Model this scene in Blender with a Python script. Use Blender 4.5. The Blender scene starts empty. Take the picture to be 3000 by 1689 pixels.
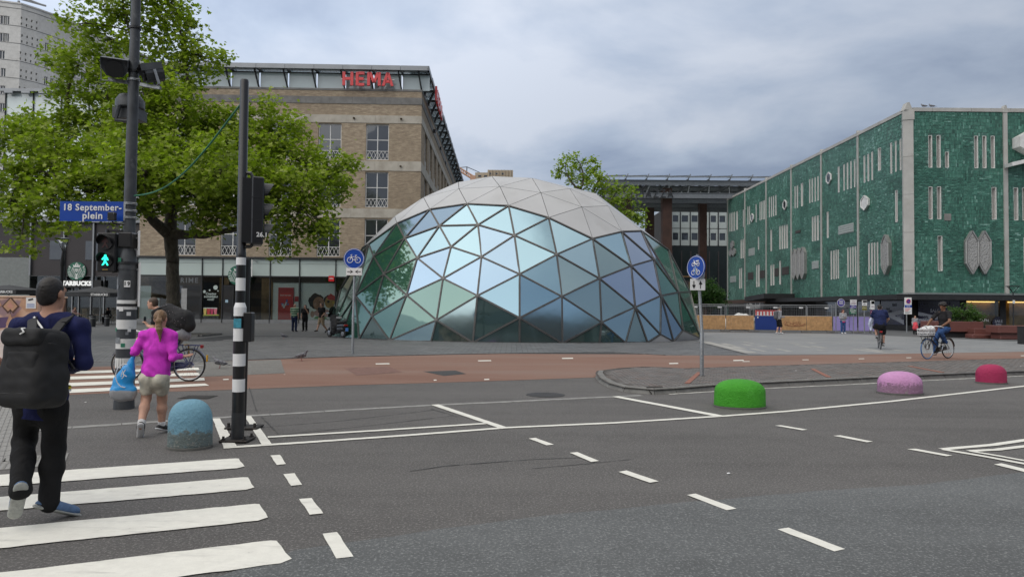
import bpy, math, random
import numpy as np
from mathutils import Vector, Matrix, noise as mnoise
random.seed(7); np.random.seed(7)
sc = bpy.context.scene
COL = sc.collection
R = math.radians

# ------------------------------------------------------------------ camera
CAMZ = 1.62; FPX = 2000.0
PITCH = math.atan(55.5/2000.0); ROLL = 0.0085
Fv = Vector((0, math.cos(PITCH), math.sin(PITCH)))
U0 = Vector((0, -math.sin(PITCH), math.cos(PITCH)))
R0 = Vector((1, 0, 0))
Rv = R0*math.cos(ROLL) + U0*math.sin(ROLL)
Uv = U0*math.cos(ROLL) - R0*math.sin(ROLL)
CAM = Vector((0, 0, CAMZ))
cd = bpy.data.cameras.new('camera'); cam = bpy.data.objects.new('camera', cd); COL.objects.link(cam)
m3 = Matrix((Rv, Uv, -Fv)).transposed()
cam.matrix_world = Matrix.Translation(CAM) @ m3.to_4x4()
cd.sensor_width = 36.0; cd.sensor_fit = 'HORIZONTAL'; cd.lens = 24.0
cd.clip_start = 0.05; cd.clip_end = 3000
sc.camera = cam

# ------------------------------------------------------------------ light
SUN_DIR = Vector((-0.50, -0.62, 0.80)).normalized()      # towards the sun
sun_el = math.asin(SUN_DIR.z); sun_az = math.atan2(SUN_DIR.x, SUN_DIR.y)
ld = bpy.data.lights.new('sun', 'SUN'); ld.energy = 1.0; ld.angle = R(80); ld.color = (1.0, 0.93, 0.82)
lo = bpy.data.objects.new('sun', ld); COL.objects.link(lo)
lo.rotation_euler = SUN_DIR.to_track_quat('Z', 'Y').to_euler()

w = bpy.data.worlds.new('World'); sc.world = w; w.use_nodes = True
nt = w.node_tree; nt.nodes.clear()
def WN(t, **k):
 n = nt.nodes.new(t)
 for a, b in k.items(): setattr(n, a, b)
 return n
def wl(a, b): nt.links.new(a, b)
out = WN('ShaderNodeOutputWorld'); mix = WN('ShaderNodeMixShader')
sky = WN('ShaderNodeTexSky', sky_type='NISHITA'); sky.sun_disc = False
sky.sun_elevation = sun_el; sky.sun_rotation = sun_az; sky.air_density = 1.0; sky.dust_density = 2.0
bg1 = WN('ShaderNodeBackground'); bg1.inputs[1].default_value = 0.10; wl(sky.outputs[0], bg1.inputs[0])
tc = WN('ShaderNodeTexCoord'); sep = WN('ShaderNodeSeparateXYZ'); wl(tc.outputs['Generated'], sep.inputs[0])
def WM(op, a, b=None, clamp=False):
 n = WN('ShaderNodeMath', operation=op, use_clamp=clamp)
 for i, v in enumerate((a, b)):
  if v is None: continue
  if isinstance(v, (int, float)): n.inputs[i].default_value = v
  else: wl(v, n.inputs[i])
 return n.outputs[0]
zc = WM('MAXIMUM', sep.outputs[2], 0.0)
den = WM('ADD', zc, 0.16)
cx = WM('DIVIDE', sep.outputs[0], den); cy = WM('DIVIDE', sep.outputs[1], den)
cmb = WN('ShaderNodeCombineXYZ'); wl(cx, cmb.inputs[0]); wl(cy, cmb.inputs[1]); cmb.inputs[2].default_value = 3.1
def wnoise(scale, detail, rough, dist=0.0, loc=(0, 0, 0)):
 mp = WN('ShaderNodeMapping'); mp.inputs['Location'].default_value = loc
 wl(cmb.outputs[0], mp.inputs[0])
 n = WN('ShaderNodeTexNoise'); n.inputs['Scale'].default_value = scale; n.inputs['Detail'].default_value = detail
 n.inputs['Roughness'].default_value = rough; n.inputs['Distortion'].default_value = dist
 wl(mp.outputs[0], n.inputs['Vector']); return n.outputs[0]
n1 = wnoise(0.55, 3, 0.5, 0.2, (1.3, 0.4, 0)); n2 = wnoise(1.9, 6, 0.52, 0.2, (5.1, 2.3, 0))
cl = WM('ADD', WM('MULTIPLY', n1, 0.42), WM('MULTIPLY', n2, 0.58))
ramp = WN('ShaderNodeValToRGB'); wl(cl, ramp.inputs[0])
e = ramp.color_ramp.elements
e[0].position = 0.39; e[0].color = (0.235, 0.285, 0.385, 1)
e[1].position = 0.61; e[1].color = (0.47, 0.51, 0.585, 1)
em = e.new(0.5); em.color = (0.345, 0.40, 0.495, 1)
# overcast sky: brighter and more neutral towards the zenith, brighter towards the west
grad = WM('MULTIPLY', 0.60, WM('ADD', 1.0, WM('MULTIPLY', zc, 2.0)))
west = WM('MAXIMUM', WM('ADD', 1.0, WM('MULTIPLY', sep.outputs[0], -0.45)), 0.6)
hz = WM('MULTIPLY', grad, west)
neu = WN('ShaderNodeMix', data_type='RGBA', blend_type='MULTIPLY'); wl(WM('MULTIPLY', WM('SUBTRACT', zc, 0.38), 2.2, True), neu.inputs[0]); wl(ramp.outputs[0], neu.inputs[6]); neu.inputs[7].default_value = (1.20, 1.02, 0.80, 1)
mulc = WN('ShaderNodeVectorMath', operation='SCALE'); wl(neu.outputs[2], mulc.inputs[0]); wl(hz, mulc.inputs['Scale'])
bg2 = WN('ShaderNodeBackground'); wl(mulc.outputs[0], bg2.inputs[0]); bg2.inputs[1].default_value = 1.0
mix.inputs[0].default_value = 0.93
wl(bg1.outputs[0], mix.inputs[1]); wl(bg2.outputs[0], mix.inputs[2]); wl(mix.outputs[0], out.inputs[0])

vs = sc.view_settings
vs.view_transform = 'Standard'; vs.look = 'None'; vs.gamma = 1.0; vs.exposure = 0.6; vs.use_curve_mapping = False
sc.cycles.use_denoising = True
sc.cycles.max_bounces = 6; sc.cycles.diffuse_bounces = 3; sc.cycles.glossy_bounces = 4
sc.cycles.transmission_bounces = 4; sc.cycles.transparent_max_bounces = 6
sc.cycles.caustics_reflective = False; sc.cycles.caustics_refractive = False

# ------------------------------------------------------------------ measuring helpers (world metres from sight lines)
def ray(px, py):
 return (Fv + Rv*((px-1500)/FPX) + Uv*((844.5-py)/FPX))
def G(px, py, z=0.0):
 d = ray(px, py); t = (z-CAMZ)/d.z
 p = CAM + d*t; return Vector((p.x, p.y, z))
def at(px, py, Y):
 d = ray(px, py); return CAM + d*(Y/d.y)
def atX(px, py, X):
 d = ray(px, py); return CAM + d*(X/d.x)

# ------------------------------------------------------------------ material helpers
def lin(h):
 h = h.lstrip('#'); c = [int(h[i:i+2], 16)/255 for i in (0, 2, 4)]
 return tuple((x/12.92 if x <= 0.04045 else ((x+0.055)/1.055)**2.4) for x in c)
MATS = {}
class NB:
 """small node builder for one material"""
 def __init__(s, name):
  s.m = bpy.data.materials.new(name); s.m.use_nodes = True; s.t = s.m.node_tree; s.t.nodes.clear()
  s.o = s.t.nodes.new('ShaderNodeOutputMaterial'); s.b = s.t.nodes.new('ShaderNodeBsdfPrincipled')
  s.t.links.new(s.b.outputs[0], s.o.inputs[0]); MATS[name] = s.m
  s.tc = None
 def n(s, t, **k):
  q = s.t.nodes.new(t)
  for a, b in k.items(): setattr(q, a, b)
  return q
 def l(s, a, b): s.t.links.new(a, b)
 def set(s, sock, v):
  i = s.b.inputs[sock]
  if hasattr(v, 'is_output'): s.l(v, i)
  elif isinstance(v, (tuple, list)): i.default_value = (*v[:3], 1)
  else: i.default_value = v
 def pos(s):
  if s.tc is None: s.tc = s.n('ShaderNodeTexCoord')
  return s.tc.outputs['Object']
 def wpos(s):
  return s.n('ShaderNodeNewGeometry').outputs['Position']
 def math(s, op, a, b=None, clamp=False):
  q = s.n('ShaderNodeMath', operation=op, use_clamp=clamp)
  for i, v in enumerate((a, b)):
   if v is None: continue
   if isinstance(v, (int, float)): q.inputs[i].default_value = v
   else: s.l(v, q.inputs[i])
  return q.outputs[0]
 def noise(s, scale, detail=4, rough=0.55, vec=None, dist=0.0):
  q = s.n('ShaderNodeTexNoise'); q.inputs['Scale'].default_value = scale; q.inputs['Detail'].default_value = detail
  q.inputs['Roughness'].default_value = rough; q.inputs['Distortion'].default_value = dist
  s.l(vec if vec is not None else s.pos(), q.inputs['Vector']); return q.outputs[0]
 def ramp(s, fac, stops):
  q = s.n('ShaderNodeValToRGB'); s.l(fac, q.inputs[0]); e = q.color_ramp.elements
  while len(e) < len(stops): e.new(0.5)
  for k, (p, c) in enumerate(stops):
   e[k].position = p; e[k].color = (*c[:3], 1) if isinstance(c, (tuple, list)) else (c, c, c, 1)
  return q.outputs[0]
 def mix(s, fac, a, b, bt='MIX'):
  q = s.n('ShaderNodeMix', data_type='RGBA', blend_type=bt)
  for i, v in ((0, fac), (6, a), (7, b)):
   if hasattr(v, 'is_output'): s.l(v, q.inputs[i])
   elif isinstance(v, (tuple, list)): q.inputs[i].default_value = (*v[:3], 1)
   else: q.inputs[i].default_value = v
  return q.outputs[2]
 def bump(s, h, strength=0.3, dist=0.02):
  q = s.n('ShaderNodeBump'); q.inputs['Strength'].default_value = strength; q.inputs['Distance'].default_value = dist
  s.l(h, q.inputs['Height']); s.l(q.outputs[0], s.b.inputs['Normal'])

def P(name, col, rough=0.6, metal=0.0, var=0.12, scale=4.0, bump=0.0, bscale=40.0, spec=0.5, coat=0.0, dirt=None, dscale=1.5, damt=(0.52, 0.75)):
 """plain procedural paint, metal, plastic or stone: base colour with a soft mottling, optional dirt blotches and fine relief"""
 if name in MATS: return MATS[name]
 if isinstance(col, str): col = lin(col)
 b = NB(name)
 c = b.mix(b.ramp(b.noise(scale, 5), [(0.3, 0.0), (0.7, 1.0)]), tuple(x*(1-var) for x in col), tuple(min(1, x*(1+var)) for x in col))
 if dirt is not None:
  if isinstance(dirt, str): dirt = lin(dirt)
  c = b.mix(b.ramp(b.noise(dscale, 8, 0.65), [(damt[0], 0.0), (damt[1], 1.0)]), c, dirt)
 b.set('Base Color', c); b.set('Roughness', rough); b.set('Metallic', metal); b.set('Specular IOR Level', spec)
 if coat: b.set('Coat Weight', coat); b.set('Coat Roughness', 0.08)
 if bump: b.bump(b.noise(bscale, 6, 0.6), bump, 0.01)
 return b.m
def EM(name, col, strength):
 if name in MATS: return MATS[name]
 if isinstance(col, str): col = lin(col)
 b = NB(name); b.set('Base Color', col); b.set('Emission Color', col); b.set('Emission Strength', strength); b.set('Roughness', 0.4)
 return b.m

# ------------------------------------------------------------------ mesh helpers
class MB:
 def __init__(s): s.v = []; s.f = []; s.mi = []
 def add(s, vs_, fs, mi=0):
  o = len(s.v); s.v.extend([tuple(p) for p in vs_])
  for f in fs: s.f.append(tuple(i+o for i in f)); s.mi.append(mi)
  return s
 def box(s, x0, x1, y0, y1, z0, z1, mi=0):
  vs_ = [(x0,y0,z0),(x1,y0,z0),(x1,y1,z0),(x0,y1,z0),(x0,y0,z1),(x1,y0,z1),(x1,y1,z1),(x0,y1,z1)]
  return s.add(vs_, [(0,3,2,1),(4,5,6,7),(0,1,5,4),(1,2,6,5),(2,3,7,6),(3,0,4,7)], mi)
 def cbox(s, x0, x1, y0, y1, z0, z1, c=0.01, mi=0):
  """box with chamfered edges"""
  hx, hy, hz = (x1-x0)/2, (y1-y0)/2, (z1-z0)/2; cx_, cy_, cz_ = (x0+x1)/2, (y0+y1)/2, (z0+z1)/2
  c = min(c, hx*.9, hy*.9, hz*.9); vs_ = []; idx = {}
  for sx in (-1, 1):
   for sy in (-1, 1):
    for sz in (-1, 1):
     for k, (a, b, d) in enumerate(((hx, hy-c, hz-c), (hx-c, hy, hz-c), (hx-c, hy-c, hz))):
      idx[sx, sy, sz, k] = len(vs_); vs_.append((cx_+sx*a, cy_+sy*b, cz_+sz*d))
  fs = []
  def q(*ks): fs.append(tuple(idx[k] for k in ks))
  for a in (-1, 1):
   r = (lambda *k: q(*k)) if a > 0 else (lambda *k: q(*k[::-1]))
   r((a,-1,-1,0),(a,1,-1,0),(a,1,1,0),(a,-1,1,0)); r((1,a,-1,1),(-1,a,-1,1),(-1,a,1,1),(1,a,1,1)); r((-1,-1,a,2),(1,-1,a,2),(1,1,a,2),(-1,1,a,2))
  for a in (-1, 1):
   for b in (-1, 1):
    o = a*b > 0
    r = (lambda *k: q(*k)) if o else (lambda *k: q(*k[::-1]))
    r((a,b,-1,0),(a,b,-1,1),(a,b,1,1),(a,b,1,0)); r((-1,a,b,1),(-1,a,b,2),(1,a,b,2),(1,a,b,1)); r((a,-1,b,2),(a,-1,b,0),(a,1,b,0),(a,1,b,2))
    for d in (-1, 1):
     t = ((a,b,d,0),(a,b,d,1),(a,b,d,2)); q(*(t if a*b*d > 0 else t[::-1]))
  return s.add(vs_, fs, mi)
 def prism(s, poly, d, mi=0):
  """planar polygon of 3-D points extruded by vector d"""
  n = len(poly); d = Vector(d); a = [Vector(p) for p in poly]; b = [p+d for p in a]
  nn = Vector((0,0,0))
  for i in range(n): nn += (a[i]-a[0]).cross(a[(i+1) % n]-a[0])
  if nn.dot(d) > 0: a.reverse(); b.reverse()
  return s.add(a+b, [tuple(range(n)), tuple(range(2*n-1, n-1, -1))] + [(i, i+n, (i+1) % n+n, (i+1) % n) for i in range(n)], mi)
 def tube(s, path, r, n=8, caps=True, mi=0, closed=False):
  """tube along a path; r a number or a list"""
  pts = [Vector(p) for p in path]; m = len(pts)
  rr = r if isinstance(r, (list, tuple)) else [r]*m
  vs_ = []; up = None
  for i in range(m):
   if closed: t = pts[(i+1) % m]-pts[(i-1) % m]
   else: t = pts[min(i+1, m-1)]-pts[max(i-1, 0)]
   t = t.normalized() if t.length > 1e-9 else Vector((0,0,1))
   if up is None: up = t.orthogonal().normalized()
   else:
    up = up - t*up.dot(t)
    up = up.normalized() if up.length > 1e-6 else t.orthogonal().normalized()
   bb = t.cross(up)
   for k in range(n):
    a = 2*math.pi*k/n
    vs_.append(pts[i] + (up*math.cos(a)+bb*math.sin(a))*rr[i])
  fs = []
  for i in range(m if closed else m-1):
   j = (i+1) % m
   for k in range(n):
    fs.append((i*n+k, i*n+(k+1) % n, j*n+(k+1) % n, j*n+k))
  if caps and not closed: fs.append(tuple(range(n-1, -1, -1))); fs.append(tuple((m-1)*n+k for k in range(n)))
  return s.add(vs_, fs, mi)
 def cyl(s, p, q, r, r2=None, n=16, mi=0, caps=True):
  return s.tube([p, q], [r, r if r2 is None else r2], n, caps, mi)
 def lathe(s, prof, c=(0, 0, 0), n=24, mi=0, sx=1.0, sy=1.0, ax='z'):
  """prof: list of (r, h)"""
  vs_ = []; c = Vector(c)
  for r_, h in prof:
   for k in range(n):
    a = 2*math.pi*k/n; x, y = r_*math.cos(a)*sx, r_*math.sin(a)*sy
    vs_.append(c + (Vector((x, y, h)) if ax == 'z' else Vector((x, h, -y)) if ax == 'y' else Vector((h, x, y))))
  fs = []
  for i in range(len(prof)-1):
   for k in range(n):
    fs.append((i*n+k, i*n+(k+1) % n, (i+1)*n+(k+1) % n, (i+1)*n+k))
  if prof[0][0] > 1e-5: fs.append(tuple(range(n-1, -1, -1)))
  if prof[-1][0] > 1e-5: fs.append(tuple((len(prof)-1)*n+k for k in range(n)))
  return s.add(vs_, fs, mi)
 def bar(s, p, q, w_, h_, up=(0, 0, 1), mi=0):
  """square bar between two points: w_ across, h_ along up"""
  p, q = Vector(p), Vector(q); t = (q-p).normalized(); up = Vector(up)
  x = t.cross(up)
  if x.length < 1e-5: x = t.orthogonal()
  x.normalize(); u = x.cross(t).normalized(); x = x*w_/2; u = u*h_/2
  vs_ = [p-x-u, p+x-u, p+x+u, p-x+u, q-x-u, q+x-u, q+x+u, q-x+u]
  return s.add(vs_, [(0,1,2,3),(7,6,5,4),(0,4,5,1),(1,5,6,2),(2,6,7,3),(3,7,4,0)], mi)
 def ring(s, c, r, tr, n=32, m=8, ax='y', mi=0):
  c = Vector(c); pts = []
  for k in range(n):
   a = 2*math.pi*k/n
   pts.append(c + (Vector((r*math.cos(a), 0, r*math.sin(a))) if ax == 'y' else Vector((r*math.cos(a), r*math.sin(a), 0)) if ax == 'z' else Vector((0, r*math.cos(a), r*math.sin(a)))))
  return s.tube(pts, tr, m, False, mi, True)
 def mesh(s, name, smooth=False):
  me = bpy.data.meshes.new(name); me.from_pydata(s.v, [], s.f); me.update()
  if smooth: me.polygons.foreach_set('use_smooth', [True]*len(me.polygons))
  if any(s.mi): me.polygons.foreach_set('material_index', s.mi)
  return me
def xform(mb, M):
 r_ = MB(); r_.v = [tuple(M @ Vector(p)) for p in mb.v]; r_.f = list(mb.f); r_.mi = list(mb.mi); return r_
def obj(name, mb, mat, parent=None, smooth=False, world=True, label=None, loc=None, kind=None):
 me = mb.mesh(name, smooth) if isinstance(mb, MB) else mb
 o = bpy.data.objects.new(name, me); COL.objects.link(o)
 for q in (mat if isinstance(mat, (list, tuple)) else [mat]):
  if len(me.materials) < (len(mat) if isinstance(mat, (list, tuple)) else 1): me.materials.append(q)
 if smooth and isinstance(mb, MB) and smooth == 'auto':
  me.set_sharp_from_angle(angle=R(38))
 if parent is not None:
  o.parent = parent
  if world and parent.type == 'EMPTY' and 'W' in parent: o.matrix_parent_inverse = Matrix.Translation(-parent.location)
 if loc is not None: o.location = loc
 if label: o['label'] = label
 if kind: o['kind'] = kind
 return o
def tag(o, label, cat, group=None, kind=None):
 if label: o['label'] = label
 if cat: o['category'] = cat
 if group: o['group'] = group
 if kind: o['kind'] = kind
 return o
def thing(name, label, cat, loc, rotz=None, group=None):
 """an Empty at the thing's base; rotz None: parts are given in world metres"""
 o = bpy.data.objects.new(name, None); COL.objects.link(o); o.location = loc; o.empty_display_size = 0.2
 if rotz is None: o['W'] = 1
 else: o.rotation_euler = (0, 0, rotz)
 return tag(o, label, cat, group)
def copy_tree(o, parent=None):
 c = o.copy(); COL.objects.link(c)
 if parent is not None: c.parent = parent
 for ch in o.children: copy_tree(ch, c)
 return c
FCACHE = {}
def text_mb(s_, size, depth=0.01, bold=0.0, align='CENTER', spacing=1.0, shear=0.0):
 """flat lettering in the XZ plane facing -Y, centred on the origin"""
 key = (s_, size, depth, bold, align, spacing, shear)
 if key not in FCACHE:
  cu = bpy.data.curves.new('lettering', 'FONT'); cu.body = s_; cu.size = size; cu.extrude = depth/2
  cu.offset = bold; cu.align_x = align; cu.align_y = 'CENTER'; cu.space_character = spacing; cu.shear = shear
  cu.resolution_u = 3
  ob = bpy.data.objects.new('lettering', cu); COL.objects.link(ob)
  dg = bpy.context.evaluated_depsgraph_get(); me = bpy.data.meshes.new_from_object(ob.evaluated_get(dg))
  mb = MB(); mb.v = [(v.co.x, -v.co.z, v.co.y) for v in me.vertices]; mb.f = [tuple(p.vertices) for p in me.polygons]; mb.mi = [0]*len(mb.f)
  bpy.data.objects.remove(ob); bpy.data.curves.remove(cu); bpy.data.meshes.remove(me)
  FCACHE[key] = mb
 return FCACHE[key]
def place(mb, loc, rz=0.0, sc_=(1, 1, 1)):
 return xform(mb, Matrix.Translation(Vector(loc)) @ Matrix.Rotation(rz, 4, 'Z') @ Matrix.Diagonal((*sc_, 1)))

# ------------------------------------------------------------------ smooth organic shapes: signed distances + surface nets
class SD:
 def __init__(s): s.p = []; s.cut = []; s.wr = None
 def cone(s, a, b, ra, rb=None, k=0.03, flat=None, fs=1.0):
  s.p.append(('c', np.array(a, float), np.array(b, float), ra, ra if rb is None else rb, k, None if flat is None else np.array(flat, float), fs)); return s
 def ell(s, c, r, k=0.02, rot=None):
  s.p.append(('e', np.array(c, float), np.array(r, float), None if rot is None else np.array(rot.to_3x3()), 0, k, None, 1)); return s
 def rbox(s, c, half, r, rot=None, k=0.02):
  s.p.append(('b', np.array(c, float), np.array(half, float), None if rot is None else np.array(rot.to_3x3()), r, k, None, 1)); return s
 def plane(s, pt, n):
  """keep the side the normal points away from"""
  s.cut.append((np.array(pt, float), np.array(n, float)/np.linalg.norm(n))); return s
 def mesh(s, h):
  los, his = [], []
  for q in s.p:
   if q[0] == 'c':
    m_ = max(q[3], q[4])*max(1.0, 1.0/q[7]); los.append(np.minimum(q[1], q[2])-m_); his.append(np.maximum(q[1], q[2])+m_)
   else: m_ = q[2].max() if q[0] == 'e' else np.linalg.norm(q[2])+q[4]; los.append(q[1]-m_); his.append(q[1]+m_)
  lo_ = np.min(los, 0)-4*h; hi_ = np.max(his, 0)+4*h
  n = np.ceil((hi_-lo_)/h).astype(int)+1
  D = np.full(n, 0.12, np.float32)
  ax = [lo_[i]+h*np.arange(n[i]) for i in range(3)]
  for q, l_, g_ in zip(s.p, los, his):
   k = q[5]; mg = k+0.05
   i0 = np.maximum(((l_-mg-lo_)/h).astype(int), 0); i1 = np.minimum(((g_+mg-lo_)/h).astype(int)+2, n)
   X, Y, Z = np.meshgrid(*[ax[i][i0[i]:i1[i]] for i in range(3)], indexing='ij')
   pt = np.stack([X, Y, Z], -1)
   if q[0] == 'c':
    a, b = q[1], q[2]; ab = b-a; L = max(ab@ab, 1e-9)
    d_ = pt-a; t = np.clip(d_@ab/L, 0, 1); v = d_-t[..., None]*ab
    if q[6] is not None:
     c_ = v@q[6]; v = v+q[6]*(c_*(q[7]-1))[..., None]
    d = np.sqrt((v*v).sum(-1))-(q[3]+(q[4]-q[3])*t)
   else:
    d_ = pt-q[1]
    if q[3] is not None: d_ = d_@q[3]
    if q[0] == 'b':
     a_ = np.abs(d_)-q[2]; d = np.sqrt((np.maximum(a_, 0)**2).sum(-1))+np.minimum(a_.max(-1), 0)-q[4]
    else:
     u = d_/q[2]; k0 = np.sqrt((u*u).sum(-1)); k1 = np.sqrt(((u/q[2])**2).sum(-1))+1e-9
    if q[0] == 'e': d = k0*(k0-1)/k1
   S = D[i0[0]:i1[0], i0[1]:i1[1], i0[2]:i1[2]]
   hh = np.clip(0.5+0.5*(S-d)/max(k, 1e-4), 0, 1)
   S[...] = S*(1-hh)+d*hh-k*hh*(1-hh)
  X, Y, Z = np.meshgrid(*ax, indexing='ij', sparse=True)
  if s.wr is not None:
   A, f = s.wr
   D += (A*(np.sin(f*X+1.7*np.sin(f*.7*Z))*np.sin(f*1.3*Z+2.1*np.sin(f*.5*X+f*.4*Y))+0.6*np.sin(f*2.1*Z+f*1.1*X)*np.sin(f*1.4*Y+f*.8*X))).astype(np.float32)
  for c_, nn in s.cut:
   D = np.maximum(D, ((X-c_[0])*nn[0]+(Y-c_[1])*nn[1]+(Z-c_[2])*nn[2]).astype(np.float32))
  return surf_nets(D, lo_, h)
def surf_nets(D, lo_, h):
 ins = D < 0; nx, ny, nz = D.shape
 cnt = np.zeros((nx-1, ny-1, nz-1), np.int32); acc = np.zeros((nx-1, ny-1, nz-1, 3), np.float32)
 sl = lambda d, n_: slice(d, n_-1+d)
 edges = []
 for axis in range(3):
  a = [slice(None)]*3; b = [slice(None)]*3; a[axis] = slice(0, -1); b[axis] = slice(1, None)
  A, B = D[tuple(a)], D[tuple(b)]; ch = (A < 0) != (B < 0)
  idx = np.argwhere(ch); va, vb = A[ch], B[ch]; t = va/(va-vb)
  pos = idx.astype(np.float32); pos[:, axis] += t
  o1, o2 = [q for q in range(3) if q != axis]
  edges.append((axis, o1, o2, idx, va < 0))
  for d1 in (0, -1):
   for d2 in (0, -1):
    c = idx.copy(); c[:, o1] += d1; c[:, o2] += d2
    ok = (c >= 0).all(1) & (c[:, 0] < nx-1) & (c[:, 1] < ny-1) & (c[:, 2] < nz-1)
    cc = c[ok]; np.add.at(cnt, (cc[:, 0], cc[:, 1], cc[:, 2]), 1); np.add.at(acc, (cc[:, 0], cc[:, 1], cc[:, 2]), pos[ok])
 m_ = cnt > 0; ids = np.full(cnt.shape, -1, np.int64); ids[m_] = np.arange(m_.sum())
 V = acc[m_]/cnt[m_][:, None]*h+lo_
 Fs = []
 for axis, o1, o2, idx, neg in edges:
  q = []
  for d1, d2 in ((0, 0), (-1, 0), (-1, -1), (0, -1)):
   c = idx.copy(); c[:, o1] += d1; c[:, o2] += d2
   c = np.clip(c, 0, [nx-2, ny-2, nz-2]); q.append(ids[c[:, 0], c[:, 1], c[:, 2]])
  q = np.stack(q, 1); flip = neg if axis != 1 else ~neg
  q[~flip] = q[~flip][:, ::-1]; q = q[(q >= 0).all(1)]; Fs.append(q)
 F_ = np.concatenate(Fs)[:, ::-1]
 mb = MB(); mb.v = V.tolist(); mb.f = [tuple(f) for f in F_.tolist()]; mb.mi = [0]*len(mb.f)
 return mb
# ================================================================== GROUND
def asphalt(name, base, speck, warm=0.0, spk=(0.60, 0.74), fine=95.0):
 b = NB(name); p = b.wpos()
 n_big = b.noise(0.35, 5, 0.6, p); n_mid = b.noise(3.0, 6, 0.6, p); n_f = b.noise(fine, 3, 0.7, p)
 c = b.mix(b.ramp(n_big, [(0.35, 0.0), (0.68, 1.0)]), tuple(x*0.84 for x in base), tuple(x*1.12 for x in base))
 c = b.mix(b.ramp(n_mid, [(0.42, 0.0), (0.66, 0.7)]), c, tuple(x*0.78 for x in base))
 mp = b.n('ShaderNodeMapping'); mp.inputs['Rotation'].default_value = (0, 0, -0.12); mp.inputs['Scale'].default_value = (0.06, 0.9, 1); b.l(p, mp.inputs[0])
 c = b.mix(b.ramp(b.noise(1.0, 4, 0.55, mp.outputs[0]), [(0.40, 0.0), (0.62, 0.55)]), c, tuple(x*1.28 for x in base))
 c = b.mix(b.ramp(b.noise(0.8, 7, 0.72, p), [(0.60, 0.0), (0.72, 0.55)]), c, tuple(x*0.62 for x in base))
 v = b.n('ShaderNodeTexVoronoi'); v.inputs['Scale'].default_value = fine*0.8; b.l(p, v.inputs['Vector'])
 c = b.mix(b.ramp(v.outputs['Distance'], [(0.10, 0.55), (0.30, 0.0)]), c, speck)
 c = b.mix(b.ramp(n_f, [(spk[0], 0.0), (spk[1], 0.8)]), c, speck)
 c = b.mix(b.ramp(n_f, [(0.26, 0.75), (0.42, 0.0)]), c, tuple(x*0.35 for x in base))
 b.set('Base Color', c); b.set('Roughness', 0.82); b.set('Specular IOR Level', 0.3)
 b.bump(n_f, 0.55, 0.012); return b.m
M_ROAD = asphalt('road_asphalt', (0.104, 0.099, 0.095), (0.26, 0.25, 0.235), fine=48.0, spk=(0.54, 0.66))
M_NEW = asphalt('grey_asphalt', (0.116, 0.121, 0.122), (0.29, 0.30, 0.295), fine=46.0, spk=(0.55, 0.68))
M_ISL = asphalt('side_asphalt', (0.090, 0.085, 0.081), (0.17, 0.16, 0.15))
M_GRAV = asphalt('exposed_aggregate', (0.15, 0.145, 0.135), (0.30, 0.29, 0.265), fine=45.0, spk=(0.50, 0.62))
def red_path():
 b = NB('red_asphalt'); p = b.wpos()
 mp = b.n('ShaderNodeMapping'); mp.inputs['Scale'].default_value = (0.25, 1.0, 1.0); b.l(p, mp.inputs[0])
 n1_ = b.noise(0.55, 5, 0.6, mp.outputs[0]); nf = b.noise(70, 3, 0.7, p)
 c = b.ramp(n1_, [(0.30, (0.185, 0.092, 0.062)), (0.5, (0.215, 0.122, 0.088)), (0.68, (0.225, 0.150, 0.120))])
 c = b.mix(b.ramp(nf, [(0.55, 0.0), (0.72, 0.5)]), c, (0.36, 0.25, 0.19))
 c = b.mix(b.ramp(nf, [(0.28, 0.5), (0.42, 0.0)]), c, (0.09, 0.05, 0.045))
 b.set('Base Color', c); b.set('Roughness', 0.85); b.bump(nf, 0.4, 0.01); return b.m
M_RED = red_path()
def marking():
 b = NB('road_paint'); p = b.wpos()
 n_ = b.noise(9, 8, 0.7, p); nf = b.noise(120, 3, 0.6, p)
 mp = b.n('ShaderNodeMapping'); mp.inputs['Scale'].default_value = (1.2, 8.0, 1.0); b.l(p, mp.inputs[0])
 ns = b.noise(1.4, 7, 0.7, mp.outputs[0])
 c = b.mix(b.ramp(n_, [(0.35, 0.0), (0.75, 1.0)]), (0.80, 0.785, 0.71), (0.68, 0.665, 0.60))
 c = b.mix(b.ramp(ns, [(0.55, 0.0), (0.72, 0.65)]), c, (0.42, 0.41, 0.37))
 c = b.mix(b.ramp(n_, [(0.66, 0.0), (0.75, 0.85)]), c, (0.2, 0.19, 0.18)); c = b.mix(b.ramp(nf, [(0.62, 0.0), (0.70, 0.5)]), c, (0.4, 0.39, 0.35))
 b.set('Base Color', c); b.set('Roughness', 0.7); b.bump(nf, 0.3, 0.004); return b.m
M_MARK = marking()

def sheet(name, pts, z, mat, kind='structure', label=None):
 mb = MB(); n = len(pts); mb.add([(p[0], p[1], z) for p in pts], [tuple(range(n))])
 me = mb.mesh(name)
 o = obj(name, me, mat); o['kind'] = kind
 if me.polygons[0].normal.z < 0: me.flip_normals()
 return o
def gp(*pts): return [G(*p) for p in pts]
def wobble(pts, step=0.12, amp=0.006, closed=True):
 """uneven hand-painted edge: walk round the outline with tiny offsets"""
 out_ = []
 n = len(pts)
 for i in range(n if closed else n-1):
  a, b = Vector(pts[i]).to_2d(), Vector(pts[(i+1) % n]).to_2d(); L = (b-a).length; m = max(1, int(L/step))
  nrm = Vector((-(b-a).y, (b-a).x)).normalized() if L > 1e-6 else Vector((0, 0))
  for k in range(m):
   q = a.lerp(b, k/m)
   out_.append(q+nrm*random.uniform(-amp, amp) if k else q)
 return out_
# the road is one big sheet out to the horizon
mb = MB(); mb.add([(-600, -200, 0), (600, -200, 0), (600, 900, 0), (-600, 900, 0)], [(0, 1, 2, 3)])
road = obj('road', mb, M_ROAD); road['kind'] = 'structure'
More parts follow.
